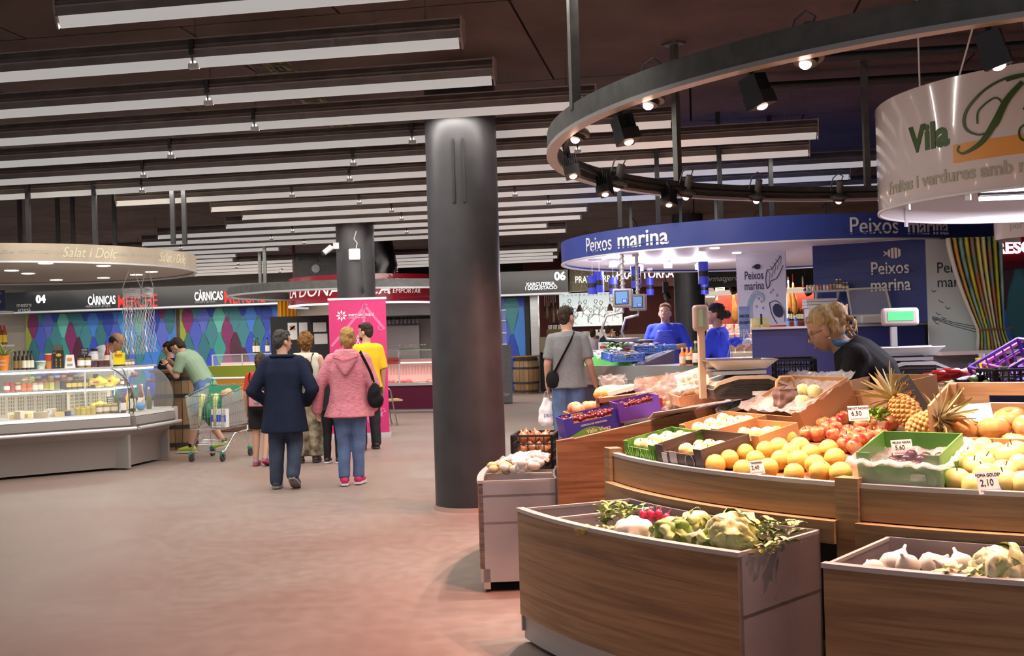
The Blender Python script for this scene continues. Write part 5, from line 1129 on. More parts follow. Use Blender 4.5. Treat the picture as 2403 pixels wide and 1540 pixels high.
# drawing board panel with shells
bp, L = panel('shell_backdrop', 'tall white panel with fish logo and shell drawings', 'display panel', 1730, 14.0, 1845, 13.7, 1.56, 2.47, mat('panel_white_print', (.78, .75, .80), .45), .04)
fishlogo(bp, -L * .08, 2.30, .11, DINK)
for s, z in (('Peixos', 2.19), ('marina', 2.06)): text_on(text(s, .15, ext=.001, sx=.62, bold=.001), DINK, bp, (-L * .14, -.003, z), (1, 0, 0), (0, 0, 1))
PALEB = mat('pale_wave_print', (.52, .64, .72), .5)
def outline(parent, pts, w, m_, name, y=-.003, closed=False):
    mb = MB(); mb.tube([(x, y, z) for x, z in pts], w, 4, closed=closed); return mb.build(name, m_, parent)
outline(bp, spl([(L * .12, 2.02), (L * .10, 2.12), (L * .13, 2.24), (L * .22, 2.26), (L * .30, 2.32), (L * .42, 2.42)], 6), .005, DINK, 'shell_print')
outline(bp, spl([(L * .12, 2.02), (L * .17, 2.05), (L * .2, 2.11), (L * .33, 2.15), (L * .46, 2.30)], 6), .005, DINK, 'shell_print')
for k in range(5): x = L * (.16 + .06 * k); outline(bp, [(x, 2.10 + .05 * k), (x + .02, 2.20 + .05 * k), (x - .02, 2.26 + .04 * k)], .0025, DINK, 'shell_rib_print')
mb = MB(); mb.prism([(L * (.33 + .11 * cos(q / 16 * 2 * pi)), 1.74 + .085 * sin(q / 16 * 2 * pi) - .02 * cos(q / 16 * 2 * pi)) for q in range(16)], -.004, -.001, 'y'); mb.build('shell_dark_print', DINK, bp)
outline(bp, spl([(L * .16, 1.84), (L * .3, 1.86), (L * .45, 1.76), (L * .46, 1.6)], 6), .005, DINK, 'shell_print'); outline(bp, spl([(L * .16, 1.84), (L * .2, 1.7), (L * .3, 1.58)], 6), .005, DINK, 'shell_print')
for k, (x, z) in enumerate(((.02, 1.95), (.0, 1.86), (.03, 1.78), (.2, 1.97), (.32, 1.93), (.24, 2.0), (-.1, 1.8), (-.05, 1.9))): outline(bp, [(L * x + .012 * cos(q), z + .016 * sin(q)) for q in (0, 1.5, 3, 4.5)], .0025, DINK, 'bubble_print', closed=True)
for k in range(4): outline(bp, spl([(-L * .3 + k * .02, 1.6), (-L * .28 + k * .018, 1.85), (-L * .12 + .01 * k, 2.0 - k * .02), (L * .05, 1.93 - k * .015), (L * .02, 1.86)], 6), .008, PALEB, 'wave_print')
wb, L2 = panel('poster', 'blue discount poster reading 10% in front of the white panel', 'poster', 1733, 13.55, 1757, 13.5, 1.36, 1.80, mat('poster_blue', (.10, .16, .50), .4, col2=(.35, .45, .70), nscale=3), .01)
for s, z, sz in (('DIMECRES', 1.68, .05), ('DESCOMPTE', 1.60, .045), ('10%', 1.47, .13)): text_on(text(s, sz, ext=.001, sx=.55, bold=.001), PAPER if s == '10%' else DINK, wb, (0, -.004, z), (1, 0, 0), (0, 0, 1))
# things on the tall counter
def onc(px, Y=12.6): q = at(px, 765, Y); return V((q.x, q.y, 1.536))
YB = mat('yellow_box_print', (.66, .60, .10), .5, col2=(.75, .72, .45), nscale=20)
for k, px in enumerate((1763, 1774, 1785, 1794)):
    for j in range(2): mb = MB(); mb.box((0, 0, .026 + j * .053), (.052, .05, .05)); o = one(mb, 'stock_box', YB, 'small yellow stock cube box, %s in the %s row on the blue counter' % (ORD[k], ['lower', 'upper'][j]), 'box', onc(px + 5, 12.5 if True else 0), 'yellow boxes on the blue counter', rz=.1)
t = thing('knife', 'black handled knife standing before the yellow boxes', 'knife', onc(1787, 12.4)); mb = MB(); mb.box((0, 0, .09), (.02, .02, .12)); mb.build('handle', BLACK, t); mb = MB(); mb.box((0, 0, .015), (.016, .004, .03)); mb.build('blade', STEEL, t)
for k, px in enumerate((1850, 1868, 1893)): t = thing('blue_bottle', 'small blue capped bottle, %s from the yellow boxes' % ORD[k], 'bottle', onc(px, 12.42)); mb = MB(); mb.lathe([(.02, 0), (.022, .05), (.018, .06)], 12); mb.build('bottle_body', mat('pale_blue_plastic', (.25, .4, .75), .3), t); mb = MB(); mb.lathe([(.018, .055), (.016, .085), (.006, .1)], 12); mb.build('cap', mat('bright_blue_plastic', (.04, .15, .6), .3), t)
# shelf with jars on the logo wall's side
q = at(1942, 683, 12.6); sh = thing('wall_shelf', 'small grey shelf of jars on the blue logo wall', 'shelf', q, -.2); mb = MB(); mb.box((0, .05, 0), (.50, .2, .022)); mb.build('board', GREYL, sh); 
for s in (-1, 1): mb = MB(); mb.prism([(.14, -.01), (.14, -.1), (-.02, -.012)], s * .12 - .01, s * .12 + .01, 'x'); mb.build('bracket', GREYL, sh)
JC = [(.75, .75, .78), (.75, .72, .7), (.78, .6, .2), (.75, .65, .6), (.7, .2, .12), (.75, .72, .7), (.7, .68, .66), (.72, .2, .15), (.3, .18, .1)]
for k in range(9):
    p = sh.matrix_basis @ V((-.22 + k * .037, .0, .011)); t = thing('spice_jar', 'small packaged jar on the grey shelf, %s from its free end' % ORD[k], 'jar', p, group='jars on the fish stall shelf'); mb = MB(); mb.lathe([(.015, 0), (.017, .045), (.013, .05)], 10); mb.build('jar_body', pmat('jar%d' % k, JC[k], .4), t); mb = MB(); mb.lathe([(.015, .05), (.015, .062)], 10); mb.build('lid', pmat('jarl%d' % k, JC[(k * 4 + 1) % 9], .4), t)
for k in range(4):
    p = sh.matrix_basis @ V((.11 + k * .036, .02, .011)); bottle('brown sauce jar on the grey shelf, %s of four' % ORD[k], p, .018, .08 if k > 1 else .12, mat('brown_sauce', (.22, .12, .05), .25), STEEL, CREAM, .7, .75, 'sauce_jar', 'jar')
# stacked foam boxes, sealer with lid
t = thing('container_stack_post', 'white stand with stacked plastic containers behind the fruit seller', 'container stand', onc(1925, 12.45)); mb = MB(); mb.box((0, 0, .10), (.30, .2, .2)); mb.build('stand', mat('lilac_board', (.62, .58, .66), .5), t)
for k in range(3): mb = MB(); mb.box((.0, 0, .215 + k * .035), (.34, .2, .03)); o = mb.build('container', mat('frosted_plastic', (.72, .72, .76), .3), t)
t = thing('vacuum_sealer', 'grey vacuum sealer with raised clear lid on the blue counter', 'sealer', onc(2060, 12.3), -.1)
mb = MB(); mb.box((0, 0, .05), (.42, .32, .1)); o = mb.build('machine_body', mat('sealer_grey', (.38, .36, .36), .4), t); b = o.modifiers.new('b', 'BEVEL'); b.width = .02; b.segments = 2
lid = bpy.data.objects.new('lid_hinge', None)
mb = MB(); mb.arc(.2, .215, 0, 2 * pi, -.03, 0, 4); mb = MB()
pts = [(-.26, 0), (.18, 0), (.12, .30), (-.30, .30)]
for i in range(4): a, b = pts[i], pts[(i + 1) % 4]; mb.bar((a[0], .1, .1 + a[1]), (b[0], .1, .1 + b[1]), .02)
mb.build('lid_rim', mat('cream_plastic', (.62, .60, .48), .4), t); mb = MB(); mb.quad((-.26, .1, .1), (.18, .1, .1), (.12, .1, .4), (-.30, .1, .4)); mb.build('lid_window', CLEAR, t)
# rear worktop with blue edge, bag, glove
wt = thing('work_table', 'white fish preparation table with blue edge', 'work table', at(1715, 830, 13.6)); wt.location.z = 0
mb = MB(); mb.box((.1, 0, 1.16), (1.1, .6, .03)); mb.build('table_top', mat('wet_white', (.70, .66, .74), .2), wt); mb = MB(); mb.box((.1, -.31, 1.14), (1.1, .03, .06)); mb.build('blue_edge', mat('blue_edge_plastic', (.06, .12, .65), .35), wt); mb = MB(); mb.box((.1, -.28, .55), (1.1, .03, 1.1)); mb.build('front_sheet', STEEL, wt)
t = thing('blue_rag', 'crumpled bright blue bag lying on the preparation table', 'bag', at(1725, 802, 13.5)); mb = MB(); mb.ball((0, 0, 0), (.10, .06, .06), 12, 8); remesh(mb, .012, 'cloth', mat('bright_blue_bag', (.03, .05, .6), .35), t, .03, 18, (1, 1, 1), 1)
t = thing('white_carrier_bag', 'small white carrier bag on the preparation table', 'bag', at(1752, 800, 13.5)); mb = MB(); mb.ball((0, 0, -.01), (.08, .05, .045), 12, 8); remesh(mb, .012, 'bag', mat('white_film', (.78, .75, .8), .4), t, .02, 22, (1, 1, 1), 1); mb = MB(); mb.tube([(-.04, 0, .02), (-.01, 0, .09), (.02, 0, .10), (.05, 0, .02)], .006, 5); mb.build('handle', mat('white_film'), t)
# ================================================================ deli stall on the left
SD = V((-6.65, 14.9, 0)); SR = 2.34; SZ = 2.55
TAUPE = mat('taupe_canopy', (.40, .335, .255), .55, noise=.1, nscale=3, stretch=(1, 1, .3), bump=.1, bscale=30); CREAMC = mat('canopy_underside', (.55, .51, .45), .6)
sd = thing('stall_canopy', 'round beige canopy of the deli stall with script lettering', 'canopy', SD + V((0, 0, SZ)))
mb = MB(); mb.arc(SR - .03, SR, 0, 2 * pi, 0, .215, 96); mb.build('fascia_band', TAUPE, sd, 30)
mb = MB(); mb.arc(SR - .035, SR + .006, 0, 2 * pi, -.012, .008, 96); mb.build('fascia_trim', SILVER, sd, 30)
mb = MB(); mb.lathe([(0, .02), (SR - .03, .02), (SR - .03, .04), (0, .04)], 96); mb.build('ceiling_disc', CREAMC, sd)
mb = MB(); mb.lathe([(0, .21), (SR - .03, .21), (SR - .03, .215), (0, .215)], 64); mb.build('top_disc', TAUPE, sd)
def sang(px, z=SZ + .1):
    best = None
    for k in range(2400):
        a = pi * 1.0 + pi * 1.1 * k / 2400; x, y = proj(SD + V((SR * cos(a), SR * sin(a), z)))
        if best is None or abs(x - px) < best[0]: best = (abs(x - px), a)
    return best[1]
GOLDL = mat('pale_gold_letters', (.60, .58, .40), .4)
for px, sz in ((211, .17), (408, .17)): text_arc(text('Salat i Dolç', sz, ext=.003, shear=.35, sx=.85), GOLDL, sd, SR, sang(px), .11)
for px in (60, 320): text_arc(text('BACALLANERIA · FRUITS SECS · DOLÇOS', .06, ext=.002), GREYT, sd, SR, sang(px), .115)
for px in (46, 66, 135, 170, 222, 268, 405, 432):
    q = at(px, 500, 13.4 if px in (66, 222, 405, 432) else 15.8) - SD; mb = MB(); mb.box((q.x, q.y, (.21 + CEIL - SZ) / 2), (.05, .05, CEIL - SZ - .2)); mb.build('pole', BLACK, sd)
DLC = mat('deli_downlight_glow', (1, 1, 1), .3, emit=(1, .97, .9), es=4.0)
for k, (x, y) in enumerate(((107, 618), (243, 624), (355, 638), (320, 645), (243, 652), (132, 657), (27, 635), (66, 642))):
    d = ray(x, y); t_ = (SZ + .018 - EYE) / d.z; q = V((0, 0, EYE)) + d * t_ - SD - V((0, 0, SZ)); mb = MB(); mb.lathe([(0, 0), (.085, 0), (.085, .006), (0, .006)], 20, (q.x, q.y, .012)); mb.build('downlight', DLC, sd)
    if k % 2 == 0: lamp('SPOT', 'downlight_beam', (q.x, q.y, -.005), E_DELI, (1, .93, .82), sd, spot_size=R(130), spot_blend=.6, shadow_soft_size=.06)
# refrigerated case
BV = atz(310, 1103, 0); E1 = (BV - atz(0, 1131, 0)); E1.normalize(); rz1 = atan2(E1.y, E1.x); rz2 = rz1 + R(46)
CASEG = mat('case_grey_beige', (.30, .27, .25), .4, .2); CASEP = mat('case_panel_taupe', (.27, .23, .21), .45); CASED = mat('case_inner_steel', (.66, .63, .58), .35, .3)
GRID = mat('cream_grid', (.62, .55, .42), .5)
def case_unit(label, rz, L, x0, end):
    t = thing('refrigerated_case', label, 'display case', BV, rz); x1 = x0 + L
    mb = MB(); mb.prism([(.16, .03), (.14, .32), (.05, .42), (.9, .42), (.9, .03)], x0, x1, 'x'); mb.build('lower_body', CASEP, t)
    mb = MB(); mb.prism([(.05, .42), (-.06, .56), (-.05, .66), (.9, .66), (.9, .42)], x0, x1, 'x'); mb.build('upper_body', CASEG, t)
    mb = MB(); mb.prism([(-.05, .665), (-.03, .70), (.06, .705), (.06, .665)], x0, x1, 'x'); mb.build('deck_edge', mat('case_edge_silver', (.68, .66, .62), .3, .4), t)
    mb = MB(); mb.cyl((x0 - .02, -.10, .52), (x1 + .06, -.10, .52), .022, n=12); mb.build('bumper_rail', SILVER, t)
    mb = MB(); mb.box(((x0 + x1) / 2, .5, .69), (L, .8, .03)); mb.build('deck', CASED, t)
    gl = [(-.02, .70), (-.035, .82), (-.02, .95), (.03, 1.07), (.11, 1.17), (.2, 1.24), (.3, 1.27)]
    mb = MB(); vs = []; fs = []
    for y, z in gl: vs += [(x0, y, z), (x1, y, z)]
    for i in range(len(gl) - 1): fs.append((2 * i, 2 * i + 1, 2 * i + 3, 2 * i + 2))
    mb.put(vs, fs); mb.build('curved_glass', GLASS, t, True)
    for x in (x0, x1): mb = MB(); mb.tube([(x, y, z) for y, z in gl], .008, 6); mb.build('glass_edge', mat('dark_glass_edge', (.08, .09, .1), .2), t)
    mb = MB(); mb.box(((x0 + x1) / 2, .42, 1.275), (L, .42, .012)); mb.build('top_shelf_glass', GLASS, t)
    mb = MB(); mb.box(((x0 + x1) / 2, .205, 1.275), (L, .02, .03)); mb.build('top_shelf_edge', SILVER, t)
    mb = MB(); mb.box(((x0 + x1) / 2, .62, 1.02), (L, .34, .010)); mb.build('middle_shelf', GLASS, t)
    TUBD = mat('case_tube', (1, 1, 1), .3, emit=(1, .99, .96), es=5.0)
    for y, z in ((.215, 1.25), (.47, 1.0)):
        mb = MB(); mb.cyl((x0 + .06, y, z), (x1 - .06, y, z), .010, n=8); mb.build('lamp_tube', TUBD, t); lamp('AREA', 'case_light', ((x0 + x1) / 2, y, z - .012), 1.2 * L, (1, .97, .92), t, shape='RECTANGLE', size=L - .1, size_y=.03)
    mb = MB(); mb.box(((x0 + x1) / 2, .86, .84), (L, .03, .32)); mb.build('inner_back', GRID, t)
    n = int(L / .028)
    for j in range(4):
        for i in range(n):
            if i % 4 == 3: continue
            mb = MB() if (i == 0 and j == 0) else None
    mb = MB()
    for j in range(5):
        for i in range(n):
            if i % 4 != 3: mb.box((x0 + .03 + i * .028, .843, .75 + j * .045), (.011, .006, .032))
    o = mb.build('vent_slots', mat('slot_dark', (.22, .19, .14), .7), t); o['kind'] = 'stuff'
    for x in (x0, x1): mb = MB(); mb.box((x, .45, .335), (.05, .80, .63)); mb.build('end_frame', CASEG, t)
    for x in (x0, x1): mb = MB(); mb.cyl((x, .62, .70), (x, .62, 1.27), .012, n=8); mb.build('shelf_post', SILVER, t)
    if end:
        mb = MB(); mb.box((x1 + .1, .25, .68), (.16, .5, .06)); mb.box((x1 + .1, .05, .6), (.14, .12, .18)); mb.build('end_console', SILVER, t)
    return t
ca = case_unit('long refrigerated cheese case with curved glass front', rz1, 2.6, -2.62, False)
cb_ = case_unit('corner refrigerated case of bottles with curved glass', rz2, 1.05, .03, True)
mb = MB(); c0, c1 = rz1, rz2
bpy.context.view_layer.update()
MA, MBm = ca.matrix_basis.copy(), cb_.matrix_basis.copy()
def on_case(px, y, z, mtx=None, lo=-2.6, hi=0.0):
    mtx = mtx or MA; best = None
    for k in range(521):
        x = lo + (hi - lo) * k / 520; p = mtx @ V((x, y, z)); e = abs(proj(p)[0] - px)
        if best is None or e < best[0]: best = (e, p)
    return best[1]
OIL = mat('olive_oil_bottle', (.035, .03, .012), .15); LID = {c: pmat('lid_' + c, v, .35) for c, v in dict(gold=(.6, .42, .10), red=(.5, .03, .03), black=(.02, .02, .02), white=(.75, .75, .72), green=(.1, .35, .08)).items()}
SH = 1.283
for k, px in enumerate((37, 47, 57, 66, 75)): bottle(['dark olive oil bottle beside the orange plant pot', 'dark olive oil bottle with gold label', 'olive oil bottle with cream label next to the gold label one', 'olive oil bottle with cream label, middle of three', 'olive oil bottle with cream label next to the tub'][k], on_case(px, .38, SH), .027, .235, OIL, LID['black'], CREAM if k > 1 else mat('gold_brown_label', (.25, .16, .05), .5), .4, .68)
def jar(label, p, r, h, body, lid, lab=None, name='jar', group=None, lh=(.2, .65)):
    t = thing(name, label, 'jar', p, group=group); mb = MB(); mb.lathe([(r * .95, 0), (r, .006), (r, h * .8), (r * .85, h * .86)], 14); mb.build('jar_body', body, t, 30)
    mb = MB(); mb.lathe([(r * .92, h * .85), (r * .92, h), (0, h)], 14); mb.build('lid', lid, t, 30)
    if lab: mb = MB(); mb.lathe([(r * 1.02, h * lh[0]), (r * 1.02, h * lh[1])], 14, cap=False); mb.build('jar_label', lab, t)
    return t
def tub(label, p, r, h, c1, lid):
    t = thing('plastic_tub', label, 'tub', p); mb = MB(); mb.lathe([(r * .82, 0), (r, h)], 18); mb.build('tub_body', c1, t, 30); mb = MB(); mb.lathe([(r * 1.05, h), (r * 1.05, h + .012), (0, h + .014)], 18); mb.build('lid', lid, t, 30); return t
tub('white and green plastic tub with handle on the glass shelf', on_case(96, .40, SH), .06, .095, mat('tub_green_print', (.72, .74, .68), .35, col2=(.05, .22, .08), nscale=9), WHITE)
p = on_case(115, .38, SH); tub('orange plastic tub at the bottom of the two stacked tubs', p, .04, .09, mat('tub_orange', (.62, .22, .05), .3), CLEAR); tub('red plastic tub stacked on the orange tub', p + V((0, 0, .105)), .042, .075, mat('tub_red', (.65, .06, .03), .3), WHITE)
t = thing('display_box', 'dark brown cardboard snack display box with gold print', 'box', on_case(138, .36, SH), rz1 - .35); mb = MB(); mb.box((0, 0, .115), (.12, .09, .23)); mb.build('carton', mat('dark_carton', (.03, .022, .012), .5), t); mb = MB(); mb.prism([(-.04, .23), (.04, .23), (0, .30)], -.05, .05, 'x'); mb.build('header', mat('dark_carton'), t)
mb = MB(); mb.ball((.01, -.046, .17), (.032, .003, .02), 12, 6); mb.build('gold_print', LID['gold'], t); text_on(text('LC', .035, ext=.001), LID['gold'], t, (-.035, -.047, .20), (1, 0, 0), (0, 0, 1))
for k in range(6): mb = MB(); mb.box((-.02 + .0, -.046, .03 + k * .018), (.012, .002, .008)); mb.box((.03, -.046, .03 + k * .018), (.012, .002, .008)); mb.build('gold_text', LID['gold'], t)
t = thing('paper_pouch', 'white paper pouch with orange window on the glass shelf', 'pouch', on_case(165, .34, SH), rz1 - .4); mb = MB(); mb.put([(-.06, -.03, 0), (.06, -.03, 0), (.06, .03, 0), (-.06, .03, 0), (-.045, -.006, .17), (.045, -.006, .17), (.045, .006, .17), (-.045, .006, .17)], [(0, 1, 2, 3), (4, 5, 6, 7), (0, 1, 5, 4), (1, 2, 6, 5), (2, 3, 7, 6), (3, 0, 4, 7)]); mb.build('pouch', PAPER, t); mb = MB(); mb.box((.0, -.02, .115), (.055, .004, .035), 0, -.14); mb.build('orange_window', pmat('orw', (.8, .25, .05), .4), t); mb = MB(); mb.box((.005, -.029, .045), (.06, .004, .025), 0, -.14); mb.build('seed_window', pmat('sdw', (.35, .28, .18), .5), t)
PICK = mat('pickle_jar', (.32, .20, .04), .2, col2=(.16, .12, .03), nscale=40); OLIV = mat('olive_jar', (.06, .02, .03), .2, col2=(.14, .06, .05), nscale=40)
jar('jar of pickles with white label beside the paper pouch', on_case(190, .38, SH), .043, .15, PICK, LID['black'], PAPER); jar('jar of pickles with white label under the small blackboard', on_case(207, .38, SH), .043, .15, PICK, LID['black'], PAPER)
for k, px in enumerate((222, 237, 250)): jar('short jar of dark olives, %s from the pickle jars' % ORD[k], on_case(px, .36, SH), .044, .10, OLIV, CLEAR if k else STEEL)
t = thing('blackboard_sign', 'small blackboard sign over the pickle jars', 'sign', on_case(199, .42, SH + .16), rz1 - .5); mb = MB(); mb.box((0, 0, .04), (.09, .006, .09)); mb.build('slate', INK, t); mb = MB(); mb.cyl((0, 0, -.16), (0, 0, 0), .005, n=6); mb.build('stem', SILVER, t)
for k in range(4): mb = MB(); mb.box((0, -.004, .07 - k * .018), (.07, .002, .006)); mb.build('chalk_line', GREYL, t)
jar('tall clear jar with black lid and paper label beside the shopkeeper', on_case(221, .55, SH), .05, .24, mat('clear_jar', (.55, .6, .65), .1), LID['black'], PAPER, lh=(.35, .7))
# plant pot and flowers
t = thing('potted_plant', 'spiky green plant in an orange pot with white print', 'potted plant', on_case(9, .40, SH)); mb = MB(); mb.lathe([(.045, 0), (.066, .17), (.07, .17), (.07, .185), (.06, .185)], 20); mb.build('pot', mat('orange_pot', (.85, .26, .03), .4), t, 30)
text_on(text('FLOWERS', .026, ext=.001), PAPER, t, (.0, -.07, .12), (1, 0, 0), (0, 0, 1)); text_on(text('GARDEN', .026, ext=.001), PAPER, t, (0, -.066, .075), (1, 0, 0), (0, 0, 1))
for k in range(20): mb = MB(); leafy(mb, (0, 0, .17), .022, RND.uniform(.25, .38), k * 2.4, RND.uniform(.5, 1.35), RND.uniform(.2, .6), 6); mb.build('leaf', mat('spider_plant_leaf', (.36, .42, .10), .45, col2=(.22, .32, .06), nscale=6), t, True)
t = thing('pink_flower', 'pink orchid bloom behind the orange pot', 'flower', on_case(28, .5, SH)); mb = MB(); mb.cyl((0, 0, 0), (0, 0, .22), .004, n=5); mb.build('stem', GRS, t)
for k in range(5): mb = MB(); leafy(mb, (0, 0, .22), .05, .07, k * 1.26, .4, .3); mb.build('petal', mat('pink_petal', (.70, .25, .48), .5), t, True)
# jars on the middle shelf, two rows
JB = [((.45, .06, .04), 'red', 'red'), ((.40, .05, .04), 'red', 'dark red'), ((.30, .10, .05), 'gold', 'brown'), ((.62, .14, .05), 'green', 'tomato red'), ((.60, .12, .04), 'green', 'tomato red'), ((.55, .45, .30), 'red', 'cream'), ((.5, .42, .3), 'red', 'beige'), ((.35, .30, .06), 'red', 'olive'), ((.5, .5, .12), 'red', 'yellow green'), ((.25, .2, .08), 'red', 'brown olive'), ((.03, .03, .03), 'black', 'black'), ((.04, .03, .03), 'red', 'black'), ((.03, .03, .025), 'black', 'dark'), ((.05, .04, .03), 'black', 'dark'), ((.06, .05, .03), 'black', 'smoky'), ((.04, .035, .03), 'black', 'dark')]
YL = mat('yellow_label', (.75, .52, .05), .5)
for k in range(16):
    px = 12 + k * 13.2; c, l, w = JB[k]; jar('%s preserve jar on the middle shelf, %s from the open end' % (w, ORD[k]), on_case(px + 4, .53, 1.026), .034, .11, pmat('mid%d' % k, c, .25), LID[l], YL if k > 10 else CREAM if k in (2, 5, 6) else PAPER if k == 0 else None)
for k in range(12):
    px = 60 + k * 15; c, l, w = JB[(k * 5 + 3) % 16]; jar('%s jar in the back row of the middle shelf, %s from the oil side' % (w, ORD[k]), on_case(px, .70, 1.026), .035, .17, pmat('midb%d' % k, c, .25), LID[('gold', 'white', 'gold', 'black')[k % 4]], CREAM if k % 3 == 0 else YL if k > 7 else None)
# cheeses and packs on the deck
CHE = mat('white_cheese', (.80, .75, .60), .5); CHY = mat('yellow_cheese', (.75, .60, .25), .5)
def wedge(label, p, r, h, a, m_, rz): 
    t = thing('cheese', label, 'cheese', p, rz); mb = MB(); mb.prism([(0, 0)] + [(r * cos(a * k / 10), r * sin(a * k / 10)) for k in range(11)], 0, h); mb.build('paste', m_, t, 30); mb = MB(); mb.arc(r, r + .003, 0, a, 0, h, 10); mb.build('rind', mat('cheese_rind', (.55, .45, .28), .6), t, 30); return t
CL = ['at the open end', 'second', 'third', 'fourth', 'fifth', 'beside the white clip', 'in front', 'last before the tins']
for k, px in enumerate((22, 40, 58, 75, 92, 110, 128, 66)): wedge('wedge of pale cheese on the deck, ' + CL[k], on_case(px, .25 + .14 * (k % 2), .707), .11, .05 + .02 * (k % 3), 1.2 + .5 * (k % 3), CHE if k % 3 else CHY, .5 + k)
card('white price card among the cheeses', 112, 968, 13.4, .09, .06, 'FORMATGE', '12,50', rz1 - .4); card('small price card behind the cheeses', 130, 985, 13.35, .08, .05, 'CABRA', '9,80', rz1 - .4)
for k, px in enumerate((140, 150, 162, 175, 186, 198)):
    c = [(.10, .12, .25), (.5, .5, .52), (.55, .45, .10), (.70, .60, .10), (.65, .50, .08), (.6, .48, .12)][k]
    jar('tin of preserved fish on the deck, %s from the cheeses' % ORD[k], on_case(px + 20, .26, .707), .04, .07 + .03 * (k > 1), pmat('tin%d' % k, c, .3, metal=.4), LID['gold'], None, 'tin')
for k, px in enumerate((232, 250, 268)): jar('gold lidded jar of anchovies, %s from the tins' % ORD[k], on_case(px, .30, .707), .045, .12, mat('anchovy', (.30, .18, .06), .25), LID['gold'], CREAM)
for k, px in enumerate((232, 262)): t = thing('food_bag', ['yellow bag of snacks lying on the deck by the tins', 'yellow bag of snacks behind the anchovy jars'][k], 'bag', on_case(px, .58, .76)); mb = MB(); mb.ball((0, 0, 0), (.11, .07, .09), 12, 8); remesh(mb, .014, 'bag', mat('yellow_bag', (.62, .58, .05), .3), t, .02, 16, (1, 1, 1), 1)
t = thing('blackboard_sign', 'small blackboard price sign inside the case', 'sign', on_case(262, .45, .86), rz1 - .4); mb = MB(); mb.box((0, 0, 0), (.11, .006, .09)); mb.build('slate', INK, t); mb = MB(); mb.cyl((0, 0, -.15), (0, 0, -.04), .005, n=6); mb.build('stem', SILVER, t)
for k in range(3): mb = MB(); mb.box((0, -.004, .025 - k * .025), (.085, .002, .008)); mb.build('chalk_line', PAPER, t)
# corner case bottles
BCOL = [((.10, .01, .015), 'red', 'red capped wine'), ((.04, .06, .02), 'green', 'green wine'), ((.06, .08, .02), 'red', 'olive green'), ((.55, .38, .05), 'red', 'yellow sauce'), ((.60, .42, .05), 'red', 'yellow sauce'), ((.12, .02, .02), 'red', 'dark red'), ((.20, .03, .02), 'red', 'red sauce'), ((.10, .10, .03), 'gold', 'gold capped'), ((.30, .28, .08), 'white', 'pale oil')]
for k, (x, y) in enumerate(((.12, .16), (.2, .3), (.32, .14), (.42, .22), (.5, .3), (.56, .16), (.66, .22), (.78, .16), (.86, .3))):
    c, l, w = BCOL[k]; bottle('%s bottle in the corner glass case, %s from the cheese side' % (w, ORD[k]), MBm @ V((x, y, .707)), .034, .25 + .04 * (k % 3), pmat('cb%d' % k, c, .2), LID[l], [PAPER, None, CREAM][k % 3], .4, .6)
t = thing('toy_fish', 'blue round toy with orange fin among the bottles', 'toy', MBm @ V((.35, .05, .77))); mb = MB(); mb.ball((0, 0, 0), (.06, .06, .055), 16, 10); mb.build('body', mat('toy_blue', (.08, .25, .5), .35), t, True); mb = MB(); mb.prism([(0, .05), (.05, .09), (.02, .03)], -.006, .006, 'y'); mb.build('fin', pmat('toyo', (.8, .35, .1), .4), t)
for k in range(9): c, l, w = BCOL[(k * 4) % 9]; jar('small %s jar on the corner case shelf, %s along' % (w, ORD[k]), MBm @ V((.1 + k * .1, .55, 1.026)), .03, .09, pmat('cj%d' % k, c, .25), LID['gold' if k % 2 else 'white'], CREAM if k % 2 else None)
for k, (x, y) in enumerate(((.12, .5), (.34, .46))): t = thing('crisps_bag', ['yellow crisps bag on the corner case nearest the shopkeeper', 'yellow crisps bag under the yellow sauce sign'][k], 'bag', MBm @ V((x, y, 1.10))); mb = MB(); mb.ball((0, 0, 0), (.12, .06, .07), 12, 8); remesh(mb, .014, 'bag', mat('yellow_crisps', (.80, .66, .03), .25), t, .03, 14, (1, 1, 1), 1); mb = MB(); mb.box((0, -.068, 0), (.07, .004, .025)); mb.build('red_print', LID['red'], t)
t = thing('sauce_sign', 'yellow sauce carton with red lettering on the corner case', 'carton', MBm @ V((.30, .30, SH)), .1); mb = MB(); mb.box((0, 0, .10), (.135, .06, .15)); mb.box((0, 0, .185), (.05, .03, .03)); mb.build('carton', mat('yellow_carton', (.85, .68, .02), .4), t); text_on(text('SALSA', .036, ext=.001, bold=.001), LID['red'], t, (0, -.032, .15), (1, 0, 0), (0, 0, 1)); text_on(text('ESPINALER', .018, ext=.001), LID['red'], t, (0, -.032, .125), (1, 0, 0), (0, 0, 1)); mb = MB(); mb.box((0, 0, .012), (.14, .065, .024)); mb.build('base', BLACK, t)
bottle('red sauce bottle behind the yellow carton', MBm @ V((.28, .45, SH)), .035, .30, pmat('rsb', (.25, .03, .02), .2), LID['red'], CREAM, .4, .55)
bottle('dark vermouth bottle behind the yellow carton', MBm @ V((.36, .5, SH)), .035, .28, pmat('rsb2', (.06, .02, .015), .2), LID['black'], CREAM, .4, .55)
jar('jar of nuts beside the yellow carton', MBm @ V((.5, .42, SH)), .04, .15, mat('nuts', (.45, .25, .10), .4), STEEL)
for k in range(4): jar('gold lidded jar at the rear of the corner case, %s one' % ORD[k], MBm @ V((.62 + .09 * k, .45, SH)), .036, .08, mat('jarmix%d' % k, (.35 - .06 * k, .25, .1), .3), LID['gold'], CREAM)
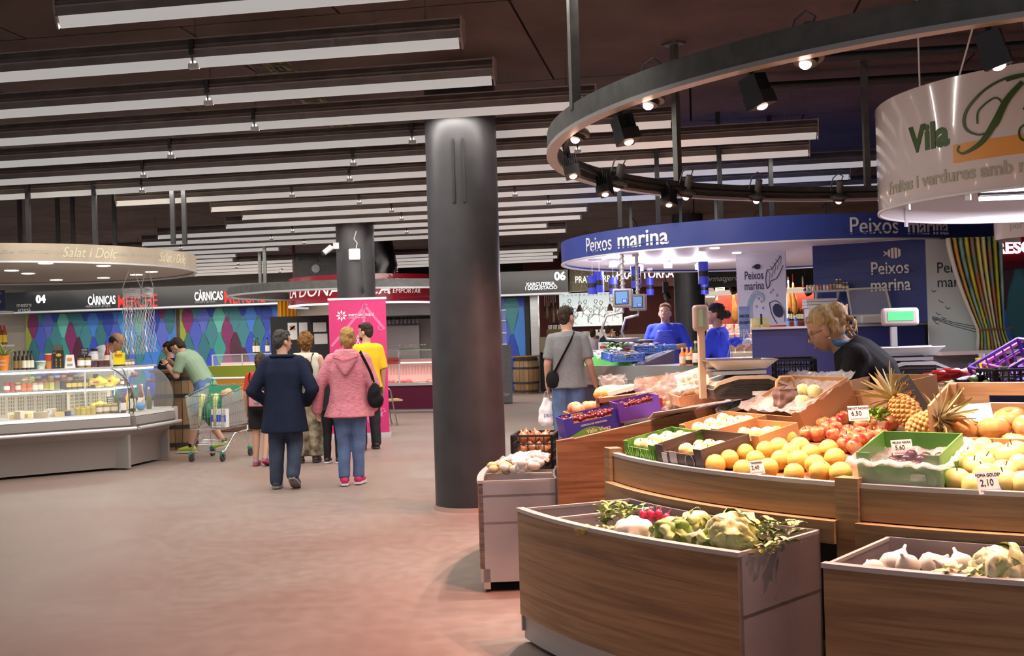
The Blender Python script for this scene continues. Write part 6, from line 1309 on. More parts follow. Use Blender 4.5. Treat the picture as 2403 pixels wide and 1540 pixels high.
t = thing('cash_scale', 'white shop scale with rounded display behind the corner case', 'weighing scale', MBm @ V((.75, .75, 1.0))); mb = MB(); mb.box((0, 0, .12), (.34, .3, .24)); mb.build('scale_body', mat('scale_white', (.62, .62, .58), .4), t); mb = MB(); mb.ball((-.05, 0, .34), (.15, .04, .13), 16, 10); mb.build('display_hood', CLEAR, t, True); mb = MB(); mb.box((-.05, -.02, .34), (.2, .01, .05)); mb.build('display', LID['red'], t)
# foil streamers
FOIL = mat('silver_foil', (.80, .80, .83), .3, .35)
for k, (x, y0, y1, n_, lab) in enumerate(((308, 640, 832, 22, 'wide bundle of silver foil streamers hanging from the beige canopy'), (345, 638, 826, 14, 'narrow bundle of silver foil streamers hanging from the beige canopy'))):
    tp = at(x, y0, 14.6); bt = at(x, y1, 14.6); t = thing('foil_streamers', lab, 'streamers', (tp.x, tp.y, bt.z)); H = SZ - bt.z; rn = random.Random(k); w = .0052 * n_
    for q in range(n_):
        x0 = (q / (n_ - 1) - .5) * 2 * w; mb = MB(); pts = []; 
        for j in range(14): tt = j / 13; pts.append((x0 * (1 + .25 * tt) + .007 * sin(j * 1.9 + q * 2.1) * (1 + tt), .012 * cos(j * 1.3 + q), H * .64 * (1 - tt)))
        mb.tube(pts, .008, 4, ry=.25); mb.build('foil_strip', FOIL, t, None)
    for q in range(9): mb = MB(); mb.tube([(-w, .0, H * .66 + q * .014), (0, -.03, H * .668 + q * .014 + .01 * sin(q)), (w, 0, H * .66 + q * .014)], .006, 4); mb.build('foil_wrap', FOIL, t)
    for s in (-1, 1): mb = MB(); mb.tube([(s * w, 0, H * .64), (s * w, 0, H * .8), (s * w * .2, 0, H)], .005, 5); mb.build('hanging_string', SILVER, t)
# tall shelf at the picture's left edge
p = at(0, 780, 15.2); sv_ = thing('wall_shelf_unit', 'white shelf unit with bottles and blue poster at the deli stall', 'shelf unit', V((p.x - .35, p.y, 0)))
for z in (1.60, 2.06): mb = MB(); mb.box((.17, 0, z), (.62, .3, .025)); mb.build('shelf', WHITE, sv_)
mb = MB(); mb.box((-.1, .15, 1.3), (.05, .05, 2.5)); mb.build('upright', WHITE, sv_)
t = thing('poster', 'blue vermouth poster with gold lettering on the shelf unit', 'poster', (p.x + .0, p.y - .1, 2.08)); mb = MB(); mb.box((0, 0, .14), (.26, .01, .27)); mb.build('sheet', mat('poster_dark_blue', (.02, .03, .14), .4), t); text_on(text('ESPINALER', .045, ext=.001, sx=.8), LID['gold'], t, (0, -.006, .23), (1, 0, 0), (0, 0, 1)); mb = MB(); mb.ball((.03, -.007, .12), (.05, .003, .035), 12, 6); mb.build('picture', pmat('pst', (.45, .25, .08), .5), t)
for k, x in enumerate((0, .07, .12)): bottle(['dark bottle on the white shelf nearest the edge', 'amber vermouth bottle with yellow label on the white shelf', 'red capped amber bottle at the end of the white shelf'][k], V((p.x - .06 + x, p.y, 1.613)), .035, .27, pmat('amb%d' % k, [(.05, .02, .01), (.2, .06, .02), (.30, .07, .02)][k], .2), LID['black' if k == 0 else 'red'], [PAPER, YL, YL][k], .4, .6)
# ================================================================ middle background
def face(px, py, Y): return at(px, py, Y)
# --- roll-up banner
PINK = mat('banner_pink', srgb(205, 50, 115), .45); PINKL = mat('banner_pale_pink', srgb(226, 112, 160), .45)
q = atz(847, 1027, 0); rzb = R(2)
bn = thing('rollup_banner', 'tall pink roll-up banner of the municipal market', 'banner', (q.x, q.y, 0), rzb); BW, BH = .90, 2.12
mb = MB(); mb.box((0, 0, BH / 2 + .06), (BW, .012, BH)); mb.build('sheet', PINK, bn)
mb = MB(); mb.box((0, 0, .035), (BW + .06, .12, .07)); mb.build('base_box', SILVER, bn); mb = MB(); mb.box((0, 0, BH + .07), (BW + .02, .03, .035)); mb.build('top_bar', SILVER, bn)
mb = MB(); mb.cyl((0, .03, .05), (0, .03, BH + .05), .012, n=8); mb.build('rear_pole', SILVER, bn)
for k, (x0, z0, x1, z1) in enumerate(((-.42, 1.45, .15, 2.1), (.1, 2.1, .42, 1.7), (.1, 2.1, .1, 1.35), (-.3, 1.4, .1, 1.35), (.05, 1.35, .42, 1.2), (.0, 1.1, .2, .6), (.2, .6, .42, 1.1), (0, 1.1, .42, 1.1), (.05, .55, .4, .4), (.05, .45, .2, .12), (.2, .12, .38, .45), (-.4, 1.2, -.2, .8))):
    mb = MB(); mb.bar((x0, -.008, z0), (x1, -.008, z1), .004, .04); mb.build('triangle_print', PINKL, bn)
for k in range(8):
    a = k * pi / 4; mb = MB(); c = V((-.25, -.009, 1.93)); d = V((cos(a), 0, sin(a))); s = V((-sin(a), 0, cos(a))); mb.put([c + d * .02, c + d * .055 + s * .016, c + d * .09, c + d * .055 - s * .016], [(0, 1, 2, 3)]); mb.build('logo_petal', LETW if False else PAPER, bn)
text_on(text('mercatmunicipal', .075, 'LEFT', ext=.001, bold=.001, sx=.8), PAPER, bn, (-.14, -.009, 1.94), (1, 0, 0), (0, 0, 1)); text_on(text('CASTELLAR DEL VALLÈS', .025, 'LEFT', ext=.001), PAPER, bn, (-.14, -.009, 1.89), (1, 0, 0), (0, 0, 1))
for s, z, sz in (('Vine al', 1.33, .075), ('compra', 1.24, .075), ('municipal', 1.15, .075), ('teu!', 1.06, .075), ('en compte', .90, .045), ('mercat_', .35, .05)): text_on(text(s, sz, 'RIGHT', ext=.001, bold=.001), PAPER, bn, (.36, -.009, z), (1, 0, 0), (0, 0, 1))
mb = MB(); mb.arc(.03, .045, 0, 2 * pi, -.003, .003, 20); o = mb.build('ring_print', PINKL, bn); o.rotation_euler = (R(90), 0, 0); o.location = (.36, -.009, 1.72)
mb = MB(); mb.tube([(-.02, -.01, 1.42), (-.02, -.01, 1.5), (.02, -.01, 1.56), (.0, -.01, 1.62), (-.02, -.01, 1.56), (.03, -.01, 1.47)], .008, 5); mb.build('tap_print', PAPER, bn)
# --- butcher counters (burgundy base, glass, pink light)
BURG = mat('burgundy_panel', srgb(95, 22, 55), .35); MEATL = mat('meat_light', (1, .7, .65), .3, emit=(1, .62, .55), es=3.0)
def meat_counter(label, x0, x1, yb, seed, L_=None):
    a, b = atz(x0, yb[0], 0), atz(x1, yb[1], 0); d = b - a; L = d.length; t = thing('meat_counter', label, 'display counter', a, atan2(d.y, d.x)); rn = random.Random(seed)
    mb = MB(); mb.box((L / 2, .45, .30), (L, .9, .5)); mb.build('base_panel', BURG, t); mb = MB(); mb.box((L / 2, .47, .025), (L, .86, .05)); mb.build('plinth', SILVER, t)
    mb = MB(); mb.box((L / 2, .42, .57), (L, .92, .04)); mb.build('deck', mat('deck_white', (.7, .66, .64), .4), t); mb = MB(); mb.box((L / 2, -.03, .58), (L, .03, .06)); mb.build('deck_edge', SILVER, t)
    mb = MB(); mb.quad((0, 0, .6), (L, 0, .6), (L, .12, 1.28), (0, .12, 1.28)); mb.build('front_glass', GLASS, t); mb = MB(); mb.box((L / 2, .35, 1.29), (L, .5, .02)); mb.build('top_glass', GLASS, t)
    mb = MB(); mb.box((L / 2, .11, 1.30), (L, .02, .02)); mb.build('glass_rail', SILVER, t)
    for x in (.01, L / 2, L - .01): mb = MB(); mb.box((x, .1, .95), (.03, .03, .7)); mb.build('post', SILVER, t)
    mb = MB(); mb.box((L / 2, .8, .85), (L, .03, .5)); mb.build('inner_back', mat('pinkish_back', (.66, .45, .42), .4), t)
    for k in range(int(L / .07)): mb = MB(); mb.box((.05 + k * .07, .78, .86), (.03, .01, .2)); mb.build('vent', mat('pinkish_back2', (.5, .32, .3), .4), t)
    mb = MB(); mb.box((L / 2, .5, 1.02), (L, .3, .015)); mb.build('shelf', mat('shelf_steel', (.5, .45, .45), .3, .5), t)
    mb = MB(); mb.cyl((.05, .3, 1.03), (L - .05, .3, 1.03), .012, n=8); mb.build('lamp_tube', MEATL, t); lamp('AREA', 'counter_light', (L / 2, .3, 1.0), 7 * L, (1, .62, .55), t, shape='RECTANGLE', size=L, size_y=.04)
    M_ = [mat('raw_meat_%d' % i, c, .4, noise=.2, nscale=14) for i, c in enumerate(((.45, .06, .05), (.55, .14, .10), (.62, .30, .22), (.35, .04, .04)))]
    for k in range(int(L * 7)):
        mb = MB(); s = rn.uniform(.05, .1); mb.ball((0, 0, 0), (s * 1.3, s, s * .5), 9, 6); o = one(mb, 'meat_cut', M_[k % 4], 'cut of red meat lying in the %s' % label.split(' with')[0], 'meat', None, 'meat in the ' + label.split(' with')[0], True)
        o.location = t.matrix_basis @ V((rn.uniform(.1, L - .1), rn.uniform(.15, .6), .62)); o.rotation_euler = (0, 0, rn.uniform(0, 3))
    return t, L
bpy.context.view_layer.update()
mcl, _ = meat_counter('left butcher counter with glass front behind the girl', 498, 640, (962, 958), 1)
mcr, Lr = meat_counter('right butcher counter with red card beside the pink banner', 800, 1075, (968, 964), 2)
t = thing('menu_card', 'small red card on the butcher counter glass', 'card', on_case(922, .06, 1.08, mcr.matrix_basis, 0, Lr)); mb = MB(); mb.box((0, 0, 0), (.32, .01, .14)); mb.build('card', mat('red_card', (.45, .07, .05), .5), t); text_on(text('PLATS MENÚ', .05, ext=.001), INK, t, (0, -.006, 0), (1, 0, 0), (0, 0, 1))
t = thing('flower_garland', 'white and green flower garland on the butcher counter', 'garland', on_case(970, .35, 1.40, mcr.matrix_basis, 0, Lr))
for k in range(24): mb = MB(); leafy(mb, (0, 0, 0), .06, .12, k * 1.3, .5, .3); o = mb.build('petal' if k % 2 else 'leaf', mat('garland_white', (.65, .58, .65), .5) if k % 2 else mat('garland_green', (.1, .35, .1), .5), t, True); o.location = (-.3 + (k // 2) * .05, 0, -.08 if k % 2 == 0 else 0)
# chair
q = atz(932, 999, 0); ch = thing('chair', 'wooden seated metal chair beside the pink banner', 'chair', q, R(20))
mb = MB(); mb.box((-.1, .2, .45), (.42, .42, .03)); mb.build('seat', mat('light_wood_seat', (.55, .36, .2), .5), ch)
for s in (0, .42): mb = MB(); mb.tube([(.02, s, 0), (-.0, s, .02), (-.1, s, .62), (-.13, s, .66), (-.3, s, .66)], .013, 6); mb.build('leg', STEEL, ch)
for s in (0, .42): mb = MB(); mb.tube([(-.4, s, 0), (-.33, s, .44)], .013, 6); mb.build('leg', STEEL, ch)
mb = MB(); mb.box((-.32, .21, .8), (.02, .42, .2)); mb.build('backrest', mat('light_wood_seat'), ch); mb = MB(); mb.cyl((-.32, .02, .44), (-.32, .02, .85), .012, n=6); mb.cyl((-.32, .4, .44), (-.32, .4, .85), .012, n=6); mb.build('back_frame', STEEL, ch)
# --- ready-meal stall: hoop, red drum, black cabinet
hp = V((-2.9, 21.6, 0)); HR = 2.55
t = thing('metal_hoop', 'grey metal hoop hanging over the butcher stall', 'lighting ring', hp + V((0, 0, 2.42)))
mb = MB(); mb.arc(HR - .06, HR, 0, 2 * pi, .03, .17, 72); mb.build('hoop_band', GREYM, t, 30); mb = MB(); mb.arc(HR - .07, HR + .01, 0, 2 * pi, 0, .03, 72); mb.build('hoop_lip', mat('hoop_lip', (.5, .5, .5), .4, .3), t, 30)
for px, Y in ((622, 21.6), (590, 22.6), (835, 19.1)): q = at(px, 650, Y) - hp; mb = MB(); mb.box((q.x if px != 590 else -HR + .3, q.y if px != 590 else 1.2, .8), (.06, .06, 1.36)); mb.build('pole', GREYM, t)
RED = mat('burgundy_sign', srgb(125, 20, 35), .2, coat=.5); rc = V((-3.05, 23.4, 0)); RR = 1.62
rs = thing('drum_sign', 'burgundy curved stall sign with white handwriting', 'sign', rc + V((0, 0, 2.30)))
mb = MB(); mb.arc(RR - .02, RR, R(150), R(390), 0, .55, 48); mb.build('sign_band', RED, rs, 30); mb = MB(); mb.arc(RR - .03, RR + .01, R(150), R(390), -.04, .0, 48); mb.build('lower_edge', mat('lit_edge', (.8, .8, .85), .3, emit=(.9, .92, 1), es=.6), rs, 30); mb = MB(); mb.lathe([(0, .5), (RR - .03, .5), (RR - .03, .52), (0, .52)], 48); mb.build('lid_disc', RED, rs)
text_arc(text('LA DONA TECA', .36, ext=.004, shear=.2), PAPER, rs, RR, R(248), .25); text_arc(text('MENJAR', .13, ext=.004, shear=.15), PAPER, rs, RR, R(303), .40); text_arc(text('PER EMPORTAR', .13, ext=.004, shear=.15), PAPER, rs, RR, R(303), .20)
bk = thing('notice_cabinet', 'black cabinet with white paper notices behind the shoppers', 'cabinet', at(720, 900, 23.6)); bk.location.z = 0
mb = MB(); mb.box((0, .3, 1.0), (1.5, .5, 2.2)); mb.build('body', mat('matt_black_cabinet', (.02, .018, .02), .6), bk)
for k, (x, z, w, h) in enumerate(((-.28, 1.78, .20, .36), (-.05, 1.78, .18, .36), (.3, 1.85, .28, .2), (.32, 1.6, .28, .22))): mb = MB(); mb.box((x, .04, z), (w, .01, h)); mb.build('paper_notice', PAPER, bk)
for k, (c, a) in enumerate((((.7, .6, .1), 1.3), ((.1, .3, .6), 2.4), ((.6, .1, .08), .5), ((.25, .15, .4), -.6))): mb = MB(); mb.box((-.28, .03, 1.85), (.13, .004, .035), 0, 0, a); mb.build('star_print', pmat('star%d' % k, c, .5), bk)
mb = MB(); mb.box((-.16, .05, 1.78), (.56, .01, .42)); mb.build('notice_frame', BLACK, bk)
yc = thing('curtain', 'plain yellow curtain beside the notice cabinet', 'curtain', at(676, 800, 23.9)); yc.location.z = 0; vs = []; fs = []; mb = MB()
for i in range(25): x = -.2 + i * .0167; y = .04 * sin(i * 1.3); vs += [(x, y, 1.3), (x, y, 2.45)]
for i in range(24): fs.append((2 * i, 2 * i + 1, 2 * i + 3, 2 * i + 2))
mb.put(vs, fs); o = mb.build('curtain_sheet', mat('yellow_cloth', srgb(205, 140, 15), .7), yc, True); sd2 = o.modifiers.new('s', 'SOLIDIFY'); sd2.thickness = .004
mb = MB(); mb.cyl((-.25, 0, 2.46), (.25, 0, 2.46), .012, n=6); mb.build('curtain_rail', BLACK, yc)
hd = thing('extractor_kitchen', 'stainless kitchen hood and oven behind the right butcher counter', 'kitchen unit', at(952, 900, 25.2)); hd.location.z = 0
mb = MB(); mb.box((.1, 0, 2.25), (1.8, .8, .35)); mb.build('hood', STEEL, hd); mb = MB(); mb.box((-.05, .1, 1.45), (.8, .5, .8)); mb.build('oven', mat('oven_steel', (.35, .32, .32), .35, .7), hd); mb = MB(); mb.box((.1, .3, 1.0), (2.0, .1, 2.0)); mb.build('back_wall', mat('kitchen_grey', (.30, .28, .27), .5), hd)
for k in range(8): mb = MB(); mb.lathe([(.004, .06), (.004, 0), (.03, -.03), (.028, -.09)], 10, (-.3 + k * .09, -.3, 1.98)); mb.build('hanging_glass', GLASS, hd)
mb = MB(); mb.cyl((-.4, -.3, 2.05), (.5, -.3, 2.05), .01, n=6); mb.build('glass_rail', BLACK, hd)
t = thing('air_duct', 'black corrugated air duct over the butcher stall', 'duct', at(905, 620, 24)); mb = MB()
mb.tube([(-.1, 0, .5), (-.05, 0, .2), (.0, 0, 0), (-.1, 0, -.25)], .26, 18); mb.build('duct', mat('shiny_black', (.02, .02, .022), .25), t, 30)
for k in range(5): mb = MB(); mb.tube([(.27 * cos(j / 10 * pi), .27 * sin(j / 10 * pi) - .02, -.12 - k * .05) for j in range(-1, 12)], .012, 5); mb.build('duct_rib', STEEL, t)
t = thing('extractor_box', 'black extractor box with round white vent above the red sign', 'extractor', at(748, 635, 24.3)); mb = MB(); mb.box((0, 0, .05), (.95, .7, .62)); mb.build('box', BLACK, t); mb = MB(); mb.cyl((-.0, -.38, .02), (0, -.35, .02), .09, n=20); mb.build('vent_disc', GREYL, t)
mb = MB(); mb.box((-.48, -.3, .3), (.06, .06, 1.2)); mb.build('red_pipe', mat('dark_red_pipe', (.15, .01, .015), .4), t)
# bin behind the walkers
q = atz(752, 1030, 0); t = thing('litter_bin', 'small steel litter bin between the walking shoppers', 'bin', q); mb = MB(); mb.box((0, .15, .26), (.3, .28, .5)); mb.build('bin_body', STEEL, t); mb = MB(); mb.box((0, .15, .52), (.32, .3, .03)); mb.build('lid', SILVER, t)
# grey cabinet right of the big column
q = atz(1180, 948, 0); t = thing('glass_cabinet', 'grey cabinet with glass upper part right of the big column', 'cabinet', q); mb = MB(); mb.box((0, .3, .68), (.45, .6, 1.32)); mb.build('body', mat('cabinet_grey', (.14, .14, .15), .5), t); mb = MB(); mb.box((-.05, .3, 1.75), (.35, .5, .8)); mb.build('glass_box', GLASS, t)
for z in (1.36, 1.62, 1.9, 2.14): mb = MB(); mb.box((-.05, .3, z), (.36, .52, .02)); mb.build('shelf', SILVER, t)
text_on(text('bar', .12, ext=.001, shear=.3), GREYL, t, (.08, -.004, .22), (1, 0, 0), (0, 0, 1))
# ================================================================ charcuterie shop on the back wall
us6, ue6 = atv(1150, 660, VB).x, atv(1338, 660, VB).x
t = thing('shop_sign', 'black shop sign with white number 06', 'sign', hall((us6 + ue6) / 2, VB - .3, 0), -TH); L6 = ue6 - us6
mb = MB(); mb.box((0, 0, 2.98), (L6, .4, .62)); mb.build('fascia', GLOSSB, t); mb = MB(); mb.box((0, -.1, 2.65), (L6 + .05, .6, .05)); mb.build('edge_trim', SILVER, t)
def s6(px, py, s, size, m_, **k): p = atv(px, py, VB - .5); return text_on(text(s, size, **k), m_, t, (p.x - (us6 + ue6) / 2, -.206, p.z), (1, 0, 0), (0, 0, 1))
s6(1314, 649, '06', .30, LETW, bold=.012); s6(1268, 667, 'XARCUTERIA', .13, LETW, bold=.002); s6(1270, 676, 'I DEGUSTACIÓ', .13, LETW, bold=.002)
u0, u1 = atv(1180, 800, VB).x, atv(1233, 800, VB).x
print_wall('patterned_wall_panel', 'magenta and blue diamond wall panel under the 06 sign', u0, u1, VB, .1, 2.6, 9, 0, pitch=.27, H=1.5, w=.46)
u2, u3, u4 = atv(1339, 660, VB).x, atv(1450, 660, VB).x, atv(1600, 660, VB).x
def upanel(name, label, cat, ua_, ub_, v, z0, z1, m_, th=.1):
    o = thing(name, label, cat, hall((ua_ + ub_) / 2, v, 0), -TH); mb = MB(); mb.box((0, 0, (z0 + z1) / 2), (ub_ - ua_, th, z1 - z0)); mb.build('board', m_, o); return o
t1 = upanel('shop_sign', 'khaki sign board with large dark letters behind the pendant lamps', 'sign', u2, u3, VB - .3, 2.7, 3.3, mat('khaki_board', (.26, .22, .12), .4)); 
for s, x, z, sz, m_ in (('D E G U S', 0, 3.18, .3, GREYT), ('T A C I O', 0, 2.84, .3, GREYT), ('PRAT TORRAS', .1, 3.0, .26, LETW), ('T 93 714', .1, 2.79, .1, PAPER)): text_on(text(s, sz, ext=.004, sx=.7 if 'P' in s else 1), m_, t1, (x, -.06, z), (1, 0, 0), (0, 0, 1))
t2 = upanel('shop_sign', 'brown red sign board with white charcuterie name', 'sign', u3, atv(1780, 660, VB).x, VB - .32, 2.75, 3.35, mat('brown_red_board', (.13, .05, .05), .4)); text_on(text('PRAT TORRAS', .34, ext=.006, sx=.75, bold=.004), LETW, t2, (-1.05, -.06, 3.08), (1, 0, 0), (0, 0, 1))
t3 = upanel('shop_sign', 'black board with white chalk script above the red wall', 'sign', atv(1650, 650, 26).x, atv(1830, 650, 26).x, 26, 2.52, 2.95, mat('chalk_board', (.02, .025, .022), .5)); text_on(text('Formatgeria, Cansaladeria', .17, ext=.002, shear=.4), PAPER, t3, (0, -.06, 2.72), (1, 0, 0), (0, 0, 1))
REDW = mat('terracotta_wall', srgb(120, 38, 25), .6)
def uwall(name, label, xa, xb, v, z0, z1, m_): return upanel(name, label, 'wall panel', atv(xa, 700, v).x, atv(xb, 700, v).x, v, z0, z1, m_)
uwall('shop_back_wall', 'dark red back wall of the charcuterie bar', 1230, 1700, VB + 3.6, 0, CEIL, mat('dark_red_wall', srgb(85, 25, 25), .6))
uwall('shop_back_wall', 'terracotta wall behind the hanging hams', 1655, 2010, 27.2, 0, 2.5, REDW)
uwall('shop_ceiling_beam', 'white lit beam above the hanging hams', 1660, 2010, 26.6, 2.36, 2.46, mat('beam_white', (.7, .68, .6), .4, emit=(1, .9, .75), es=.5))
# shop posts
for px, m_, w, nm in ((1240, BLACKW, .12, 'black door post beside the diamond panel'), (1257, STEEL, .22, 'steel door post of the charcuterie bar')):
    p = atv(px, 800, VB); mb = MB(); mb.box((0, 0, 1.32), (w, .2, 2.64)); o = one(mb, 'shop_post', m_, nm, 'post', hall(p.x, VB, 0), rz=-TH)
# lit drawing board
DRW = mat('lit_drawing_board', (.75, .85, .87), .4, emit=(.72, .86, .92), es=.55)
xa, xb = atv(1313, 720, VB + 3).x, atv(1460, 720, VB + 3).x; db = upanel('illuminated_mural', 'lit pale blue panel with black line drawings of people', 'mural', xa, xb, VB + 3, 1.78, 2.78, DRW, .05); LB = xb - xa; rn = random.Random(4)
for k in range(11):
    x = -LB / 2 + .15 + k * (LB - .3) / 10; z = 2.30 + .16 * sin(k * 2.2); mb = MB(); mb.tube([(x + .05 * cos(q), -.03, z + .12 + .06 * sin(q)) for q in (0, 1, 2, 3, 4, 5)], .008, 4, closed=True); mb.build('head_drawing', INK, db)
    mb = MB(); mb.tube([(x - .08, -.03, z - .28), (x - .06, -.03, z - .05), (x, -.03, z + .06), (x + .07, -.03, z - .05), (x + .09 * rn.choice((1, -1)), -.03, z - .2), (x + .04, -.03, z - .3)], .007, 4); mb.build('body_drawing', INK, db)
    mb = MB(); mb.tube([(x - .02, -.03, z - .02), (x + rn.uniform(-.14, .14), -.03, z - .12), (x + rn.uniform(-.15, .15), -.03, z)], .006, 4); mb.build('arm_drawing', INK, db)
for k in range(14): mb = MB(); x = -LB / 2 + .1 + k * LB / 15; mb.tube([(x, -.03, 2.70), (x + .04, -.03, 2.74), (x + .06, -.03, 2.69)], .006, 4); mb.build('writing', INK, db)
for k in range(2): x = (-.1 + k * .75); mb = MB(); mb.tube([(x, -.03, 1.9), (x, -.03, 2.12), (x + .35, -.03, 2.12), (x + .35, -.03, 1.9)], .006, 4); mb.build('frame_drawing', INK, db)
lamp('AREA', 'mural_light', hall((xa + xb) / 2, VB + 2.6, 2.3), 14, (.8, .93, 1), None, rot=(R(90), 0, -TH + pi), shape='RECTANGLE', size=1.6, size_y=.8)
# bar counter, machines
cbx = uwall('bar_counter', 'dark bar counter of the charcuterie shop', 1262, 1640, VB + .5, 0, 1.08, mat('dark_bar', (.05, .04, .035), .5)); cbx['category'] = 'bar counter'
mb = MB(); mb.box((0, -.1, 1.1), (4.6, .5, .05)); mb.build('counter_top', mat('bar_top', (.4, .36, .3), .4), cbx)
uwall('back_bar', 'beige back bar with coffee machines', 1262, 1560, VB + 2.9, 0, 1.5, mat('beige_bar', (.35, .3, .24), .5))
t = thing('coffee_machine', 'steel coffee machine with stacked cups on the back bar', 'coffee machine', hall(atv(1415, 780, VB + 2.4).x, VB + 2.4, 1.08), -TH); mb = MB(); mb.box((0, 0, .28), (.8, .4, .45)); mb.build('body', STEEL, t)
for k in range(6): mb = MB(); mb.lathe([(.03, 0), (.045, .08)], 10, (-.3 + k * .12, 0, .51)); mb.build('cup', WHITE, t)
for k in range(2): mb = MB(); mb.cyl((-.15 + k * .2, -.22, .36), (-.15 + k * .2, -.2, .36), .06, n=14); mb.build('gauge', BLACK, t)
t = thing('coffee_grinder', 'dark coffee grinder beside the steel coffee machine', 'grinder', hall(atv(1374, 780, VB + 2.3).x, VB + 2.3, 1.08), -TH); mb = MB(); mb.box((0, 0, .15), (.16, .2, .3)); mb.build('body', BLACK, t); mb = MB(); mb.lathe([(.05, .3), (.12, .5), (.12, .55)], 14); mb.build('hopper', CLEAR, t)
t = thing('wicker_box', 'brown wicker box of jars on the bar shelf', 'box', hall(atv(1302, 760, VB + 1.5).x, VB + 1.5, 1.35), -TH); mb = MB(); mb.box((0, 0, .2), (.45, .3, .32)); mb.build('box', mat('bar_wicker', (.28, .18, .09), .7), t); mb = MB(); mb.box((0, 0, -.13), (.5, .32, .34)); mb.build('stand', mat('beige_bar'), t)
for k in range(3): mb = MB(); mb.box((-.14 + k * .14, 0, .42), (.1, .1, .12)); mb.build('tea_box', PAPER, t)
for k, px in enumerate((1360, 1431)):   # small copper pendants
    p = hall(atv(px, 715, VB + 1.5).x, VB + 1.5, 2.18); t = thing('bar_pendant', 'small brown cone pendant in the charcuterie bar, %s one' % ['nearer', 'farther'][k], 'pendant lamp', p); mb = MB(); mb.lathe([(.10, 0), (.05, .16), (.02, .2)], 16); mb.build('shade', mat('copper_brown', (.20, .12, .09), .4), t); mb = MB(); mb.cyl((0, 0, .2), (0, 0, CEIL - 2.18), .005, n=5); mb.build('cord', BLACK, t); lamp('POINT', 'bar_bulb', (0, 0, -.03), 25, (1, .8, .6), t, shadow_soft_size=.04)
# hanging charcuterie at the doorway
for k in range(6):
    p = hall(atv(1279 + k * 5, 740, VB + .8).x, VB + .8, 1.9 + .1 * (k % 2)); t = thing('hanging_sausage', 'cured sausage hanging at the shop door, %s from the post' % ORD[k], 'sausage', p); mb = MB(); mb.tube([(0, 0, 0), (.01, 0, .2), (0, 0, .45)], [.03, .045, .025], 10); mb.build('sausage', pmat('sau%d' % k, [(.12, .04, .03), (.3, .25, .2), (.15, .05, .03)][k % 3], .5), t, True); mb = MB(); mb.cyl((0, 0, .45), (0, 0, .75), .006, n=5); mb.build('string', PAPER, t)
# barrel tables
def barrel(label, q, r, h, top=True):
    t = thing('barrel_table', label, 'barrel', q); W_ = [mat('barrel_stave_%d' % i, c, .55, noise=.15, nscale=6, stretch=(1, 1, .2)) for i, c in enumerate(((.22, .13, .06), (.26, .155, .075), (.19, .11, .05)))]
    for k in range(18):
        a0, a1 = 2 * pi * k / 18 + .012, 2 * pi * (k + 1) / 18 - .012; vs = []; fs = []
        for j in range(9):
            z = h * j / 8; rr_ = r * (.84 + .16 * sin(pi * j / 8))
            vs += [(rr_ * cos(a0), rr_ * sin(a0), z), (rr_ * cos(a1), rr_ * sin(a1), z), ((rr_ - .03) * cos(a1), (rr_ - .03) * sin(a1), z), ((rr_ - .03) * cos(a0), (rr_ - .03) * sin(a0), z)]
        for j in range(8):
            for q_ in range(4): fs.append((j * 4 + q_, j * 4 + (q_ + 1) % 4, j * 4 + 4 + (q_ + 1) % 4, j * 4 + 4 + q_))
        fs += [(3, 2, 1, 0), (32, 33, 34, 35)]; mb = MB(); mb.put(vs, fs); mb.build('stave', W_[k % 3], t)
    for z in (.05, .28, .68, .9): rr_ = r * (.84 + .16 * sin(pi * z)); mb = MB(); mb.arc(rr_ - .005, rr_ + .012, 0, 2 * pi, h * z, h * z + .05, 32); mb.build('hoop', BLACK, t, 30)
    if top: mb = MB(); mb.lathe([(r * 1.15, h), (r * 1.15, h + .035), (0, h + .035)], 32); mb.build('table_top', wood('barrel_top', (.3, .17, .08), (.2, .1, .05)), t, 30)
    return t
q = atz(1236, 925, 0); barrel('wooden barrel table under the 06 sign', q + V((0, .3, 0)), .36, .98)
q = at(414, 900, 16.5); barrel('wooden barrel table between the reading man and the deli', V((q.x, q.y, 0)), .33, 1.14)
# hams, papers, packs on the right
HAM = mat('cured_ham', (.48, .24, .05), .4, col2=(.30, .12, .03), nscale=8)
def ham(label, px, py, Y, L=.55):
    p = at(px, py, Y); t = thing('hanging_ham', label, 'ham', p); mb = MB(); mb.tube([(0, 0, -L * .5), (.02, 0, -L * .38), (.03, 0, -L * .1), (.0, 0, L * .22), (0, 0, L * .42), (0, 0, L * .5)], [.04, .12, .13, .06, .035, .03], 14, ry=.6); mb.build('leg', HAM, t, True); mb = MB(); mb.cyl((0, 0, L * .45), (0, 0, L * .8), .015, n=6); mb.build('hook_string', PAPER if 'first' in label else LID['red'], t); return t
ham('hanging ham beside the white paper notice', 1722, 720, 26.3, .75); ham('first hanging ham right of the shell panel', 1851, 705, 26.3, .7); ham('second hanging ham right of the shell panel', 1862, 703, 26.2, .75)
for k, (x, y, w, h, m_, lab) in enumerate(((1690, 688, .22, .34, PAPER, 'white paper notice on the terracotta wall'),)): mb = MB(); mb.box((0, 0, 0), (w, .01, h)); t = thing('paper_notice', lab, 'notice', at(x, y, 26.7)); mb.build('sheet', m_, t); mb = MB(); mb.box((0, -.008, .1), (w * .7, .004, .03)); mb.build('print', INK, t); mb = MB(); mb.box((0, -.008, .02), (w * .7, .004, .01)); mb.build('print', INK, t)
